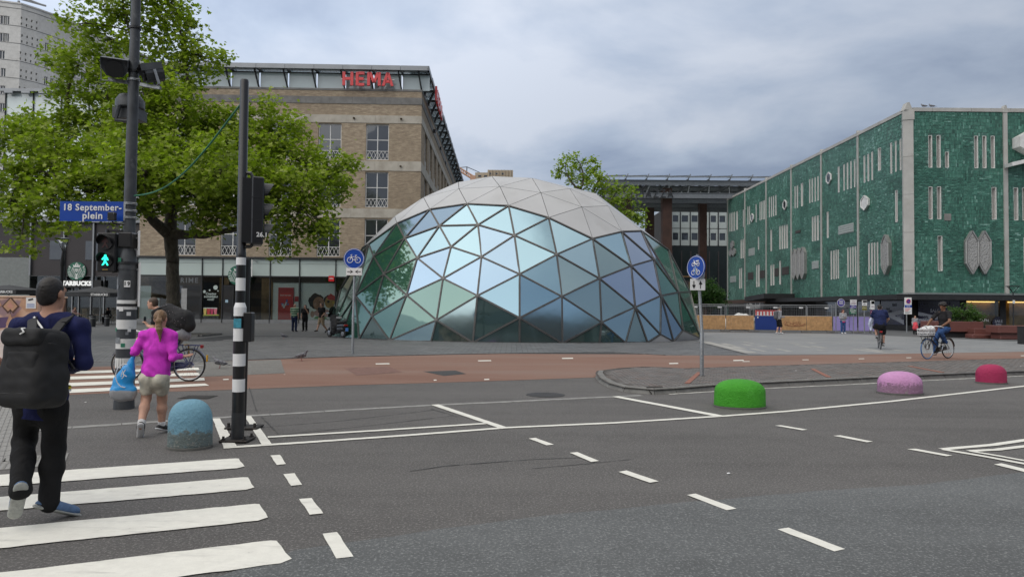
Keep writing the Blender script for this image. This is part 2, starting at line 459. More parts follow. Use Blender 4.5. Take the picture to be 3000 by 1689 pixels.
# newer grey asphalt lane in the foreground
edge = gp((3000, 1383), (2709, 1419), (2457, 1434), (2104, 1464), (1700, 1500), (1280, 1550), (870, 1610), (646, 1687))
ex = edge[0]+(edge[0]-edge[1])*6
pts = [ex]+edge+[Vector((edge[-1].x-3.0, edge[-1].y-2.0, 0)), Vector((-6, -20, 0)), Vector((40, -20, 0))]
pts = [pts[0]]+wobble(pts[1:-3], 0.25, 0.02, False)+pts[-4:]
sheet('road_lane', pts, 0.004, M_NEW)
# red cycle path
rt = gp((-500, 1092), (0, 1082), (400, 1070), (721, 1055), (987, 1046), (1300, 1039), (1530, 1035), (1800, 1033), (1950, 1040.5), (2200, 1041), (2500, 1038), (2750, 1034), (3000, 1030))
rb = gp((3000, 1055), (2500, 1071), (2003, 1088), (1877, 1083), (1746, 1105), (1400, 1117), (1019, 1128), (600, 1144), (300, 1152), (0, 1164), (-500, 1185))
rt2 = [rt[0]-Vector((30, 0.5, 0))]+rt+[rt[-1]+Vector((40, 5, 0))]; rb2 = [rb[0]+Vector((45, 5.2, 0))]+rb+[rb[-1]-Vector((30, .5, 0))]
sheet('cycle_path', rt2+rb2, 0.004, M_RED)
# gravelly concrete patch beside the crossing
sheet('ground', wobble(gp((560, 1062), (822, 1053), (835, 1093), (700, 1099), (585, 1104))), 0.008, M_GRAV)
# darker repair patches in the path
M_PATCH = asphalt('patch_asphalt', (0.065, 0.065, 0.066), (0.14, 0.14, 0.14))
sheet('ground', wobble(gp((1240, 1088), (1335, 1085), (1366, 1095), (1300, 1101))), 0.008, M_PATCH)
M_REDD = P('faded_red_patch', (0.175, 0.095, 0.075), 0.85, var=0.25, scale=6, bump=0.3, bscale=90)
sheet('ground', wobble(gp((1010, 1078), (1140, 1074), (1180, 1090), (1045, 1100))), 0.008, M_REDD)
# plaza paving sheet
M_PLAZA = NB('plaza_paving')
def plaza_mat(b, light, c0, c1, c2, bw, bh, rot):
 p = b.wpos(); mp = b.n('ShaderNodeMapping'); mp.inputs['Rotation'].default_value = (0, 0, rot); b.l(p, mp.inputs[0])
 br = b.n('ShaderNodeTexBrick'); b.l(mp.outputs[0], br.inputs['Vector']); br.inputs['Scale'].default_value = 1.0
 br.inputs['Brick Width'].default_value = bw; br.inputs['Row Height'].default_value = bh; br.inputs['Mortar Size'].default_value = 0.008
 br.inputs['Color1'].default_value = (*c0, 1); br.inputs['Color2'].default_value = (*c1, 1); br.inputs['Mortar'].default_value = (*[x*0.35 for x in c0], 1)
 br.inputs['Bias'].default_value = 0.0
 nb = b.noise(0.18, 6, 0.65, p); nf = b.noise(14, 5, 0.6, p)
 c = b.mix(b.ramp(nb, [(0.42, 0.0), (0.72, light)]), br.outputs['Color'], c2)
 c = b.mix(b.ramp(nf, [(0.35, 0.0), (0.75, 0.35)]), c, tuple(x*0.6 for x in c0))
 b.set('Base Color', c); b.set('Roughness', 0.62); b.bump(br.outputs['Fac'], -0.25, 0.004); return b.m
plaza_mat(M_PLAZA, 0.5, (0.095, 0.098, 0.101), (0.135, 0.138, 0.141), (0.155, 0.155, 0.15), 0.42, 0.14, 0.05)
far = [Vector((120, 260, 0)), Vector((-140, 260, 0)), Vector((-140, rt2[0].y, 0))]
sheet('plaza', rt2+far, 0.003, M_PLAZA.m)
M_PL2 = NB('plaza_light_paving')
plaza_mat(M_PL2, 0.65, (0.205, 0.21, 0.215), (0.265, 0.27, 0.275), (0.31, 0.305, 0.295), 0.9, 0.3, R(-22))
a0 = G(2193, 1037.5); a1 = G(2046, 1000)
lp = [a0]+[r for r in rt2 if r.x > a0.x+0.2]
endp = Vector((70, 36, 0))
sheet('plaza', lp+[endp, G(2960, 1000), G(2640, 985), G(2500, 978), G(2060, 973), a1], 0.007, M_PL2.m)
# pale slabs set in a slanting band
M_SLAB = P('pale_slab', (0.36, 0.35, 0.325), 0.7, var=0.2, scale=1.5, dirt=(0.2, 0.2, 0.2), dscale=0.8)
rr = random.Random(3)
band = MB()
for k in range(46):
 t = rr.random(); u = rr.uniform(-0.2, 1.0)**2
 b0 = a1.lerp(a0, t)+Vector((u*7.5, u*0.6, 0)); L = rr.uniform(0.7, 2.4); wd = rr.uniform(0.18, 0.30)
 d = (a0-a1).normalized(); n_ = Vector((-d.y, d.x, 0))
 q = [b0, b0+d*L, b0+d*L+n_*wd, b0+n_*wd]
 ytop = 24.9
 if min(v.y for v in q) < 25.4: continue
 band.add([(v.x, v.y, 0.0105+0.00005*k) for v in q], [(0, 1, 2, 3)])
for t0, t1 in ((0.0, 0.30), (0.32, 0.62), (0.64, 0.93)):
 d = (a0-a1).normalized(); n_ = Vector((-d.y, d.x, 0)); p0 = a1.lerp(a0, t0); p1 = a1.lerp(a0, t1)
 band.add([(*(p0).to_2d(), .0135), (*(p1).to_2d(), .0135), (*(p1+n_*.5).to_2d(), .0135), (*(p0+n_*.5).to_2d(), .0135)], [(0, 1, 2, 3)])
o = obj('plaza_slabs', band, M_SLAB); o['kind'] = 'structure'

# real pavers in front of the dome: nearest ones singly, the others joined
def paver_mat(name, cols, attr):
 b = NB(name)
 if attr:
  at_ = b.n('ShaderNodeAttribute', attribute_name='tint'); f = at_.outputs['Fac']
 else:
  f = b.n('ShaderNodeObjectInfo').outputs['Random']
 c = b.ramp(f, [(i/(len(cols)-1), q) for i, q in enumerate(cols)])
 p = b.wpos(); nf = b.noise(40, 4, 0.6, p); nb = b.noise(0.5, 5, 0.6, p)
 c = b.mix(b.ramp(nf, [(0.4, 0.0), (0.75, 0.5)]), c, tuple(x*0.6 for x in cols[0]))
 c = b.mix(b.ramp(nb, [(0.45, 0.0), (0.7, 0.35)]), c, tuple(x*1.1 for x in cols[-1]))
 b.set('Base Color', c); b.set('Roughness', 0.6); b.bump(nf, 0.2, 0.004); return b.m
PAV_COLS = [(0.08, 0.083, 0.086), (0.108, 0.111, 0.115), (0.128, 0.131, 0.135), (0.16, 0.162, 0.162)]
M_PA, M_PB = paver_mat('paver_single', PAV_COLS, False), paver_mat('paver_mass', PAV_COLS, True)
def pavers(parent, cells, size, mA, mB, nsingle, name='paver', h=0.02):
 """cells: list of (x, y, z, angle); nearest become single parts, the others one mass"""
 cells = sorted(cells, key=lambda c: c[0]**2+c[1]**2)
 w_, d_ = size[0]/2, size[1]/2; c = 0.012
 base = [(-w_, -d_, -h), (w_, -d_, -h), (w_, d_, -h), (-w_, d_, -h), (-w_+c, -d_+c, 0), (w_-c, -d_+c, 0), (w_-c, d_-c, 0), (-w_+c, d_-c, 0)]
 fs = [(4, 5, 6, 7), (0, 1, 5, 4), (1, 2, 6, 5), (2, 3, 7, 6), (3, 0, 4, 7)]
 me = MB().add(base, fs).mesh(name); me.materials.append(mA)
 for x, y, z, a in cells[:nsingle]:
  o = bpy.data.objects.new(name, me); COL.objects.link(o); o.parent = parent
  o.location = (x, y, z+random.uniform(-.0015, .0025)); o.rotation_euler = (random.uniform(-.006, .006), random.uniform(-.006, .006), a)
 rest = cells[nsingle:]
 if not rest: return
 B = np.array(base); V = []; F_ = []; T = []
 for i, (x, y, z, a) in enumerate(rest):
  ca, sa = math.cos(a), math.sin(a); q = B.copy(); q[:, 0] = B[:, 0]*ca-B[:, 1]*sa+x; q[:, 1] = B[:, 0]*sa+B[:, 1]*ca+y; q[:, 2] += z+random.uniform(-.0015, .0025)
  q[4:, 2] += np.random.uniform(-.0012, .0012, 4); V.append(q); t = random.random(); T += [t]*8
  F_ += [tuple(j+8*i for j in f) for f in fs]
 mm = bpy.data.meshes.new(name+'_field'); mm.from_pydata(np.concatenate(V).tolist(), [], F_); mm.update(); mm.materials.append(mB)
 at_ = mm.attributes.new('tint', 'FLOAT', 'POINT'); at_.data.foreach_set('value', T)
 o = bpy.data.objects.new(name+'_field', mm); COL.objects.link(o); o.parent = parent; o['kind'] = 'stuff'
def inside(pt, poly):
 x, y = pt; c = False; n = len(poly)
 for i in range(n):
  x0, y0 = poly[i][0], poly[i][1]; x1, y1 = poly[i-1][0], poly[i-1][1]
  if (y0 > y) != (y1 > y) and x < (x1-x0)*(y-y0)/(y1-y0)+x0: c = not c
 return c
def interp(poly, x):
 for p, q in zip(poly[:-1], poly[1:]):
  if p.x <= x <= q.x: return p.y+(q.y-p.y)*(x-p.x)/(q.x-p.x+1e-9)
 return poly[-1].y
DOME_C = Vector((0.2, 39.2, 0)); DA, DB, DC = 10.45, 8.0, 9.25
pav_root = bpy.data.objects.new('pavement', MB().add([(-15, 22.9, 0.0045), (9, 24.5, .0045), (9, 36, .0045), (-15, 36, .0045)], [(0, 1, 2, 3)]).mesh('pavement'))
pav_root.data.materials.append(P('joint_sand', (0.045, 0.046, 0.048), 0.9)); COL.objects.link(pav_root); pav_root['kind'] = 'structure'
cells = []
pw, ph = 0.40, 0.135
for j in range(0, 120):
 y = 19.0+j*ph
 for i in range(-60, 40):
  x = i*pw+(0.5*pw if j % 2 else 0)+random.uniform(-.006, .006)
  if x < -19.0 or y > 35.2: continue
  if y < interp(rt, x)+0.16: continue
  if ((x-DOME_C.x)/(DA+.25))**2+((y-DOME_C.y)/(DB+.25))**2 < 1: continue
  xb = a0.x+(a1.x-a0.x)*(y-a0.y)/(a1.y-a0.y)
  if x > xb-0.25: continue
  if y > 30 and (x < -13): continue
  cells.append((x, y, 0.022, 0.0))
pavers(pav_root, cells, (pw-.006, ph-.006), M_PA, M_PB, 290)
# dark edging kerb between path and plaza
M_EDGE = P('edge_stone', (0.10, 0.10, 0.10), 0.8, var=0.3, scale=8)
for p, q in zip(rt[3:8], rt[4:9]):
 n_ = max(1, round((q-p).length/1.0))
 for k in range(n_):
  aa, bb = p.lerp(q, k/n_), p.lerp(q, (k+1)/n_-0.008)
  obj('kerb_stone', MB().bar(aa+Vector((0, .06, .005)), bb+Vector((0, .06, .005)), 0.12, 0.04), M_EDGE, pav_root)

# ---- painted markings: each patch of paint is a sheet on the road
M_MK = 0.0085
markroot = None
def mark(pts, name='road_marking', z=0.0085, mat=None, amp=0.004):
 o = sheet(name, wobble([Vector(p) for p in pts], 0.1, amp), z, mat or M_MARK); return o
def markpx(*px, **k): return mark(gp(*px), **k)
# near zebra: stripes run on to the left of the frame
for TL, TR, BR, BL in (((0, 1391.6), (699, 1343), (713, 1371), (0, 1425)), ((0, 1457), (726, 1398), (741, 1434), (0, 1497)),
        ((0, 1548), (759, 1476), (780, 1524), (0, 1607.5)), ((0, 1680), (808, 1583), (852, 1648), (0, 1762))):
 tl, tr, br_, bl = gp(TL, TR, BR, BL)
 tl = tl+(tl-tr)*0.9; bl = bl+(bl-br_)*0.9
 cut = (tr-br_)*0.12; d = (tr-tl).normalized()*0.06
 mark([tl, tr-d*.6, tr-cut*.35, br_+cut+d*.3, br_-d, bl], amp=0.007)
tl, tr, br_, bl = gp((0, 1850), (905, 1725), (960, 1810), (0, 1960)); mark([tl+(tl-tr)*.9, tr, br_, bl+(bl-br_)*.9], amp=0.007)
# dashes beside the crossing
for q in (((792, 1335), (820, 1333), (838, 1360), (811, 1363)), ((830, 1390), (863, 1387), (885, 1421), (853, 1424)),
     ((876, 1463), (913, 1460), (947, 1505), (907, 1509)), ((945, 1565), (987, 1560), (1036, 1632), (985, 1638))): markpx(*q)
# lane dashes across the road
DASH = [((1549, 1285), (1569, 1283), (1623, 1303), (1601, 1305)), ((1669, 1327), (1692, 1325), (1755, 1351), (1732, 1354)),
  ((1812, 1383), (1836, 1379), (1930, 1411), (1904, 1415)), ((2013, 1451), (2038, 1447), (2158, 1491), (2129, 1496)),
  ((2278, 1552), (2310, 1547), (2476, 1610), (2444, 1617)),
  ((2270, 1247), (2288, 1246), (2366, 1259), (2351, 1261)), ((2441, 1277), (2462, 1275.5), (2558, 1294), (2540, 1296)),
  ((2657, 1316), (2682, 1315), (2790, 1335), (2772, 1337)), ((2912, 1361), (2934, 1358), (3060, 1388), (3036, 1392))]
for q in DASH: markpx(*q)
def line_px(pts, w_, **k):
 g = gp(*pts); L = []; Rr = []
 for i, p in enumerate(g):
  t = (g[min(i+1, len(g)-1)]-g[max(i-1, 0)]).normalized(); n_ = Vector((-t.y, t.x, 0))*w_/2
  L.append(p+n_); Rr.append(p-n_)
 return mark(L+Rr[::-1], **k)
line_px([(655, 1312), (900, 1296), (1200, 1275), (1485, 1253), (1800, 1239), (2119, 1219), (2306, 1205), (2608, 1176), (3000, 1131), (3500, 1070)], 0.105)
line_px([(784, 1281), (1100, 1262), (1422, 1241)], 0.10, z=0.0092)
markpx((623, 1227), (644, 1226), (694, 1308), (655, 1312), z=0.0094); markpx((716, 1219), (735, 1219), (796, 1301), (768, 1305), z=0.0095)
markpx((1263, 1186.5), (1285, 1185), (1490, 1254), (1470, 1257), z=0.0099); markpx((1793, 1162.5), (1812, 1161), (2121, 1218), (2100, 1221), z=0.0099)
# chevron island paint at the edge of the frame
line_px([(2760, 1316.5), (2905, 1304), (3000, 1290), (3200, 1262)], 0.10); line_px([(2840, 1322), (2920, 1318), (3000, 1308), (3200, 1290)], 0.09, z=.009)
line_px([(2762, 1317), (2880, 1337), (3000, 1359), (3160, 1388)], 0.09, z=.0092); line_px([(2842, 1322), (2930, 1337), (3000, 1350), (3160, 1379)], 0.07, z=.0094)
# thin white line along the kerb
line_px([(1960, 1155), (2240, 1138), (2460, 1128), (2709, 1115), (3000, 1101)], 0.05, amp=0.012)
# small white dashes on the cycle path
for x, y, L in ((1100, 1066, 40), (1400, 1057, 38), (1646, 1050, 32), (653, 1112, 16), (1270, 1114, 8), (1418, 1112, 14), (1960, 1065, 26), (2148, 1056, 30), (2175, 1059, 20), (2350, 1054, 18), (2515, 1051, 16), (2655, 1048, 14), (2990, 1042, 20)):
 s_ = .55 if x > 2160 else 1.0; markpx((x, y-1.5*s_), (x+L, y-2.2*s_), (x+L+2, y+.6*s_), (x+1, y+1.2*s_), z=0.0088)
# zebra over the cycle path on the left
for TL, TR, BR, BL in (((0, 1094), (581, 1077), (584, 1084), (0, 1102)), ((0, 1110), (582, 1092), (586, 1100), (0, 1119)),
        ((0, 1130), (598, 1107), (600, 1115), (0, 1141)), ((0, 1150), (600, 1124), (613, 1130), (0, 1163))):
 tl, tr, br_, bl = gp(TL, TR, BR, BL); mark([tl+(tl-tr)*.3, tr, br_, bl+(bl-br_)*.3], z=0.0125)
# asphalt seams (thin dark tar lines)
M_TAR = P('tar', (0.048, 0.047, 0.046), 0.7)
for q in ([(790, 1250), (1000, 1232), (1275, 1200)], [(825, 1272), (1050, 1250), (1330, 1217)], [(765, 1220), (820, 1276)], [(1262, 1197), (1340, 1220)], [(730, 1135), (752, 1205)], [(705, 1254), (790, 1250)],
     [(1200, 1380), (1300, 1365), (1560, 1345), (1700, 1340)], [(1560, 1372), (1700, 1360), (1850, 1345)]):
 line_px(q, 0.014, z=0.0055, mat=M_TAR, name='road_seam', amp=0.006)

# flush pale kerb strip: single stones
M_STONE = P('pale_kerb', (0.27, 0.265, 0.25), 0.8, var=0.2, scale=6, dirt=(0.14, 0.135, 0.13), dscale=5)
strip = obj('kerb', MB().add([(0, 0, -.02), (.01, 0, -.02), (.01, .01, -.02)], [(0, 1, 2)]), M_STONE); strip['kind'] = 'structure'
def stones(parent, line, L, w_, ztop, zbot, mat, gap=0.012, name='kerb_stone'):
 pts_ = line; acc = 0
 for p, q in zip(pts_[:-1], pts_[1:]):
  n_ = max(1, round((q-p).length/L))
  for k in range(n_):
   t = (q-p).normalized(); aa = p.lerp(q, k/n_)+t*gap/2; bb = p.lerp(q, (k+1)/n_)-t*gap/2
   nn = Vector((-t.y, t.x, 0))*w_/2; j = random.uniform(-.001, .0015)
   mb = MB().prism([Vector((*(aa-nn).to_2d(), zbot)), Vector((*(bb-nn).to_2d(), zbot)), Vector((*(bb+nn).to_2d(), zbot)), Vector((*(aa+nn).to_2d(), zbot))], (0, 0, ztop-zbot+j))
   obj(name, mb, mat, parent)
stones(strip, gp((60, 1263), (211, 1252), (493, 1233), (621, 1225)), 0.5, 0.16, 0.007, -0.02, M_STONE)
stones(strip, gp((621, 1225), (950, 1205), (1263, 1187), (1500, 1176), (1795, 1162), (1880, 1158)), 0.8, 0.15, 0.007, -0.02, M_STONE)

# tactile paving on the left: ribbed slabs
M_TACT = P('tactile_slab', (0.28, 0.275, 0.26), 0.85, var=0.12, scale=5, dirt=(0.17, 0.165, 0.16), dscale=4)
tact = obj('tactile_paving', MB().add([(0, 0, -.02), (.01, 0, -.02), (.01, .01, -.02)], [(0, 1, 2)]), M_TACT); tact['kind'] = 'structure'
slab = MB().box(-.145, .145, -.145, .145, -.03, .006)
for k in range(5): slab.box(-.13+k*.058, -.10+k*.058, -.14, .14, .006, .012)
tm = slab.mesh('tactile_slab'); tm.materials.append(M_TACT)
e0, e1 = G(32, 1352), G(78, 1176); dv = (e1-e0).normalized(); nv = Vector((-dv.y, dv.x, 0))
for i in range(5):
 for j in range(int((e1-e0).length/.3)+6):
  o = bpy.data.objects.new('tactile_slab', tm); COL.objects.link(o); o.parent = tact
  o.location = e0+dv*(.15+.3*j)+nv*(.15+.3*i)+Vector((0, 0, .002)); o.rotation_euler = (0, 0, math.atan2(dv.y, dv.x)-math.pi/2)
blister = MB().box(-.145, .145, -.145, .145, -.03, .006)
for i in range(5):
 for j in range(5): blister.lathe([(.016, .006), (.014, .011), (.005, .012)], (-.116+i*.058, -.116+j*.058, 0), 6)
bm_ = blister.mesh('tactile_slab'); bm_.materials.append(M_TACT)
g0 = G(200, 1335); g1 = G(-100, 1360); d = (g1-g0).normalized(); nrm = Vector((d.y, -d.x, 0))
if nrm.y < 0: nrm = -nrm
for i in range(8):
 for j in range(2):
  o = bpy.data.objects.new('tactile_slab', bm_); COL.objects.link(o); o.parent = tact
  o.location = g0+d*(0.15+i*.3)+nrm*(-.3+j*.3)+Vector((0, 0, .002)); o.rotation_euler = (0, 0, math.atan2(d.y, d.x))

# ---- raised traffic island with brick paving
front = gp((1748, 1096), (1744, 1104), (1753, 1117), (1781, 1134), (1826, 1147), (1917, 1155), (1983, 1151), (2094, 1141), (2235, 1133), (2457, 1122), (2709, 1109), (3000, 1097), (3400, 1080))
back = gp((3400, 1038), (3000, 1057), (2500, 1072.5), (2200, 1082), (2003, 1089), (1930, 1085), (1877, 1084), (1800, 1089))
M_JOINT = P('sand_joint', (0.07, 0.062, 0.055), 0.95)
M_KERB = P('concrete_kerb', (0.18, 0.176, 0.165), 0.85, var=0.2, scale=5, dirt=(0.11, 0.105, 0.10), dscale=3, bump=0.2)
M_KERBD = P('dark_kerb', (0.135, 0.13, 0.125), 0.85, var=0.25, scale=5, dirt=(0.08, 0.075, 0.07), dscale=3, bump=0.2)
outline = front+back
IH = 0.10
mb = MB().add([(p.x, p.y, IH-.012) for p in outline], [tuple(range(len(outline)))]); me = mb.mesh('traffic_island')
if me.polygons[0].normal.z < 0: me.flip_normals()
isl = obj('traffic_island', me, M_JOINT); isl['kind'] = 'structure'
def kerb_run(line, L, w_, hgt, mat, dark_from=1e9, closed=False):
 tot = 0
 # resample
 pts_ = [line[0]]
 for p, q in zip(line[:-1], line[1:]):
  n_ = max(1, round((q-p).length/L))
  for k in range(1, n_+1): pts_.append(p.lerp(q, k/n_))
 N = len(pts_); ns = []
 for i in range(N):
  t = (pts_[min(i+1, N-1)]-pts_[max(i-1, 0)]).normalized(); ns.append(Vector((-t.y, t.x, 0)))
 for i in range(N-1):
  p, q, n0, n1_ = pts_[i], pts_[i+1], ns[i], ns[i+1]; t = (q-p).normalized()*0.006
  p, q = p+t, q-t
  prof = [(-.02, -.03), (0.0, 0.012), (0.05, hgt-.012), (0.065, hgt), (w_, hgt), (w_, -.03)]
  vs_ = [p+n0*a+Vector((0, 0, b)) for a, b in prof]+[q+n1_*a+Vector((0, 0, b)) for a, b in prof]
  k = len(prof); fs = [tuple(range(k)), tuple(range(2*k-1, k-1, -1))]+[(j, j+k, (j+1) % k+k, (j+1) % k) for j in range(k)]
  obj('kerb_stone', MB().add(vs_, fs), M_KERBD if p.x > dark_from else mat, isl)
kerb_run(front, 0.75, 0.17, 0.105, M_KERB, 9.2)
kerb_run(back, 1.0, 0.10, 0.102, M_KERBD)
# bricks on the island
BR_COLS = [(0.105, 0.094, 0.086), (0.14, 0.125, 0.113), (0.16, 0.148, 0.137), (0.175, 0.135, 0.115), (0.18, 0.172, 0.163)]
M_BA, M_BB = paver_mat('brick_single', BR_COLS, False), paver_mat('brick_mass', BR_COLS, True)
poly = [(p.x, p.y) for p in outline]
cells = []
bl_, bw_ = 0.21, 0.105
for j in range(-40, 300):
 for i in range(-10, 170):
  u = 2.0+i*bl_+(bl_/2 if j % 2 else 0); v = 13.0+j*bw_
  a_ = 0.10; x = u; y = v+(u-3)*0.22
  if y > 24 or x > 22 or x < 1.9: continue
  ok = all(inside((x+dx, y+dy), poly) for dx, dy in ((-.27, 0), (.27, 0), (0, -.24), (0, .12)))
  if ok: cells.append((x, y, IH-.004, math.atan(0.22)))
pavers(isl, cells, (bl_-.006, bw_-.006), M_BA, M_BB, 290, 'brick', 0.03)
M_REDB = P('red_brick_line', (0.27, 0.12, 0.085), 0.85, var=0.2, scale=9)
for A, B in (((2050, 1090), (2013, 1122)), ((2381, 1080), (2428, 1104)), ((2665, 1072), (2760, 1090))):
 p, q = G(*A, z=IH), G(*B, z=IH); n_ = max(2, int((q-p).length/.22))
 for k in range(n_):
  aa = p.lerp(q, k/n_); bb = p.lerp(q, (k+.96)/n_)
  obj('brick', MB().bar(aa+Vector((0, 0, .002)), bb+Vector((0, 0, .002)), 0.105, 0.012), M_REDB, isl)
# gully grate in the kerb
M_IRON = P('cast_iron', (0.05, 0.045, 0.042), 0.6, 0.6, var=0.3, scale=20)
gt = thing('drain_grate', 'rusty iron gully grate set in the kerb of the brick traffic island', 'drain grate', G(1930, 1150))
c0_ = G(1905, 1154); c1_ = G(1952, 1152); d = (c1_-c0_).normalized(); n_ = Vector((-d.y, d.x, 0))
Lg = (c1_-c0_).length
obj('frame', MB().prism([c0_-n_*.03, c1_-n_*.03, c1_+n_*.14+Vector((0, 0, .115)), c0_+n_*.14+Vector((0, 0, .115))], (0, 0, .012)), M_IRON, gt)
M_BLK = P('black_void', (0.006, 0.006, 0.006), 0.9)
for k in range(6):
 aa = c0_+d*(Lg*(k+.5)/6); obj('slot', MB().bar(aa+n_*(-.02)+Vector((0, 0, .014)), aa+n_*.10+Vector((0, 0, .098)), Lg/6*.55, .012), M_BLK, gt)
# manhole covers
def manhole(px, py, r_, label, rect=False):
 c = G(px, py); t = thing('manhole_cover', label, 'manhole cover', (c.x, c.y, 0.0))
 if rect:
  obj('frame', MB().box(c.x-r_, c.x+r_, c.y-r_*.8, c.y+r_*.8, 0, .007), M_IRON, t)
  obj('lid', MB().box(c.x-r_*.85, c.x+r_*.85, c.y-r_*.66, c.y+r_*.66, 0.007, .010), M_IRON, t)
 else:
  obj('frame', MB().lathe([(r_, 0), (r_, .006), (r_*.88, .007)], (c.x, c.y, 0), 28), M_IRON, t)
  lid = MB().lathe([(r_*.84, 0.004), (r_*.84, .008), (r_*.6, .008), (r_*.6, .0095), (r_*.3, .0095), (r_*.3, .008), (.001, .008)], (c.x, c.y, 0), 28)
  obj('lid', lid, M_IRON, t)
manhole(1598, 1156, 0.36, 'round iron manhole cover in the asphalt near the nose of the traffic island')
manhole(580, 1163, 0.26, 'small rectangular iron cover in the asphalt behind the light blue bollard', True)
# ================================================================== GLASS DOME
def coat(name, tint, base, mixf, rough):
 """coated glass: tinted mirror-like outer film over dark body-tinted glass; film tint partly paints in reflections"""
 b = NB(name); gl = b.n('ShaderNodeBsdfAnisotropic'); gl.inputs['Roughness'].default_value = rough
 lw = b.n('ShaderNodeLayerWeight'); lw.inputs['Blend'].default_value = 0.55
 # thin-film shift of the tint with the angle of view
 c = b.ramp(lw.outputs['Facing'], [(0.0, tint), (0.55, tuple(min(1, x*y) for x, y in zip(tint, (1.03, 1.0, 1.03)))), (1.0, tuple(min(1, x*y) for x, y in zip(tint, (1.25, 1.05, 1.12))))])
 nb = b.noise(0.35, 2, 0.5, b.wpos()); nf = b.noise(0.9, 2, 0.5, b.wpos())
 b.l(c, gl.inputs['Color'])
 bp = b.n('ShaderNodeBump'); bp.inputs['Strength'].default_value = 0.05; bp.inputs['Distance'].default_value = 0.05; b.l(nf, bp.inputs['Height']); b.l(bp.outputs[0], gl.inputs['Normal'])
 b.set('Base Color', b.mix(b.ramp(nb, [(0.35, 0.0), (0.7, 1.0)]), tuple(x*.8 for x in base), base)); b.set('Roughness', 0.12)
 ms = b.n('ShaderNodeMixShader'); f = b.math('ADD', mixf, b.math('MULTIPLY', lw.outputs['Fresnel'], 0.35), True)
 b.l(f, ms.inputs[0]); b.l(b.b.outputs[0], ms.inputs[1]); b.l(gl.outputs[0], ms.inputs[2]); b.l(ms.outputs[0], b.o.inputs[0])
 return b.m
M_GL = {'C': coat('glass_cyan_skylit', (0.60, 0.86, 0.96), (0.05, 0.10, 0.12), 0.68, 0.10),  # brighter copy of the cyan, standing in for more reflected sky
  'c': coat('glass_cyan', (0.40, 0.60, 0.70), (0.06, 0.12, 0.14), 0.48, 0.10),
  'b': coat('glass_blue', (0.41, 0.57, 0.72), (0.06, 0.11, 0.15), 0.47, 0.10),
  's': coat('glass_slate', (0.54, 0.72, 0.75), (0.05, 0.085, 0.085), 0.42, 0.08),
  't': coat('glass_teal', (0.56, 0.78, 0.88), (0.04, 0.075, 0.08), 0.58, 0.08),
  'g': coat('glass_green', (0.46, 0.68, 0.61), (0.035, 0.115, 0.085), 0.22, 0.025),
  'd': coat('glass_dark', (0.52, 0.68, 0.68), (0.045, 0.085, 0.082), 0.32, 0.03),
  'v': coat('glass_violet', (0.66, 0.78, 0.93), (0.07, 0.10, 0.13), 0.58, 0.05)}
M_CLAD = P('dome_cladding', (0.455, 0.46, 0.465), 0.38, 0.15, var=0.05, scale=0.6, dirt=(0.39, 0.39, 0.39), dscale=0.5)
M_MULL = P('dome_mullion', (0.045, 0.042, 0.04), 0.5, 0.4)
M_MULL2 = P('dome_mullion_cap', (0.17, 0.165, 0.16), 0.4, 0.6)
M_GASK = P('dome_gasket', (0.012, 0.012, 0.013), 0.7)
def on_dome(x, y):
 """sight line through a traced node, met with the dome's ellipsoid (closest point where it only grazes it)"""
 px, py = 980+.427*x, 480+.427*y
 d = ray(px, py); S = Vector((1/DA, 1/DB, 1/DC))
 o = CAM-DOME_C; o2 = Vector((o.x*S.x, o.y*S.y, o.z*S.z)); d2 = Vector((d.x*S.x, d.y*S.y, d.z*S.z))
 a, b, c = d2.dot(d2), 2*o2.dot(d2), o2.dot(o2)-1; D = b*b-4*a*c
 if D >= 0: t = (-b-math.sqrt(D))/(2*a); q = o2+d2*t
 else: q = (o2+d2*(-b/(2*a))).normalized()
 p = Vector((q.x/S.x, q.y/S.y, q.z/S.z))+DOME_C
 return p
TR = [(258,1043),(700,1070),(1270,1055),(1832,1085),(2235,1168),
    (145,903),(495,900),(980,903),(1560,908),(2063,983),(2240,903),(2360,880),(2390,1140),
    (340,755),(745,785),(1270,755),(1818,785),(2035,700),(2190,655),
    (270,635),(568,645),(1008,637),(1525,620),(1770,513),(1970,465),(2105,460),
    (235,550),(483,510),(800,568),(1235,490),(1470,370),
    (430,408),(720,425),(985,418),(1195,288),(655,312),(910,275),
    (612,232),(855,173),(1135,158),(1415,200),(1695,298),(1875,290),(1080,88),(1355,100),(1612,173),(850,128),(1790,205),(415,362)]
BASE = [(95,1190),(245,1198),(440,1207),(692,1216),(962,1222),(1270,1228),(1570,1230),(1840,1230),(2060,1230),(2245,1228),(2400,1220)]
nodes = []; base_n = []
for x, y in TR:
 p = on_dome(x, y); nodes.append(p)
for x, y in BASE:
 g = G(980+.427*x, 480+.427*y); q = g-DOME_C; k = math.sqrt((q.x/DA)**2+(q.y/DB)**2)
 base_n.append(Vector((DOME_C.x+q.x/k, DOME_C.y+q.y/k, 0.0)))
def mirror(p): return Vector((p.x*1.0, 2*DOME_C.y-p.y, p.z))
ymid = DOME_C.y
front_set = nodes+base_n
allp = []
for p in front_set:
 allp.append(p)
for p in front_set:
 if p.y < ymid-0.9: allp.append(mirror(p))
# side closing nodes on the equator of the ellipse and at ground level
def epoint(az, z):
 k = math.sqrt(max(0, 1-(z/DC)**2)); return Vector((DOME_C.x+DA*k*math.cos(az), DOME_C.y+DB*k*math.sin(az), z))
for s_ in (0, math.pi):
 for z in (0.0, 2.6, 5.0):
  allp.append(epoint(s_, z))
 allp.append(epoint(s_+.24, 0)); allp.append(epoint(s_-.24, 0));
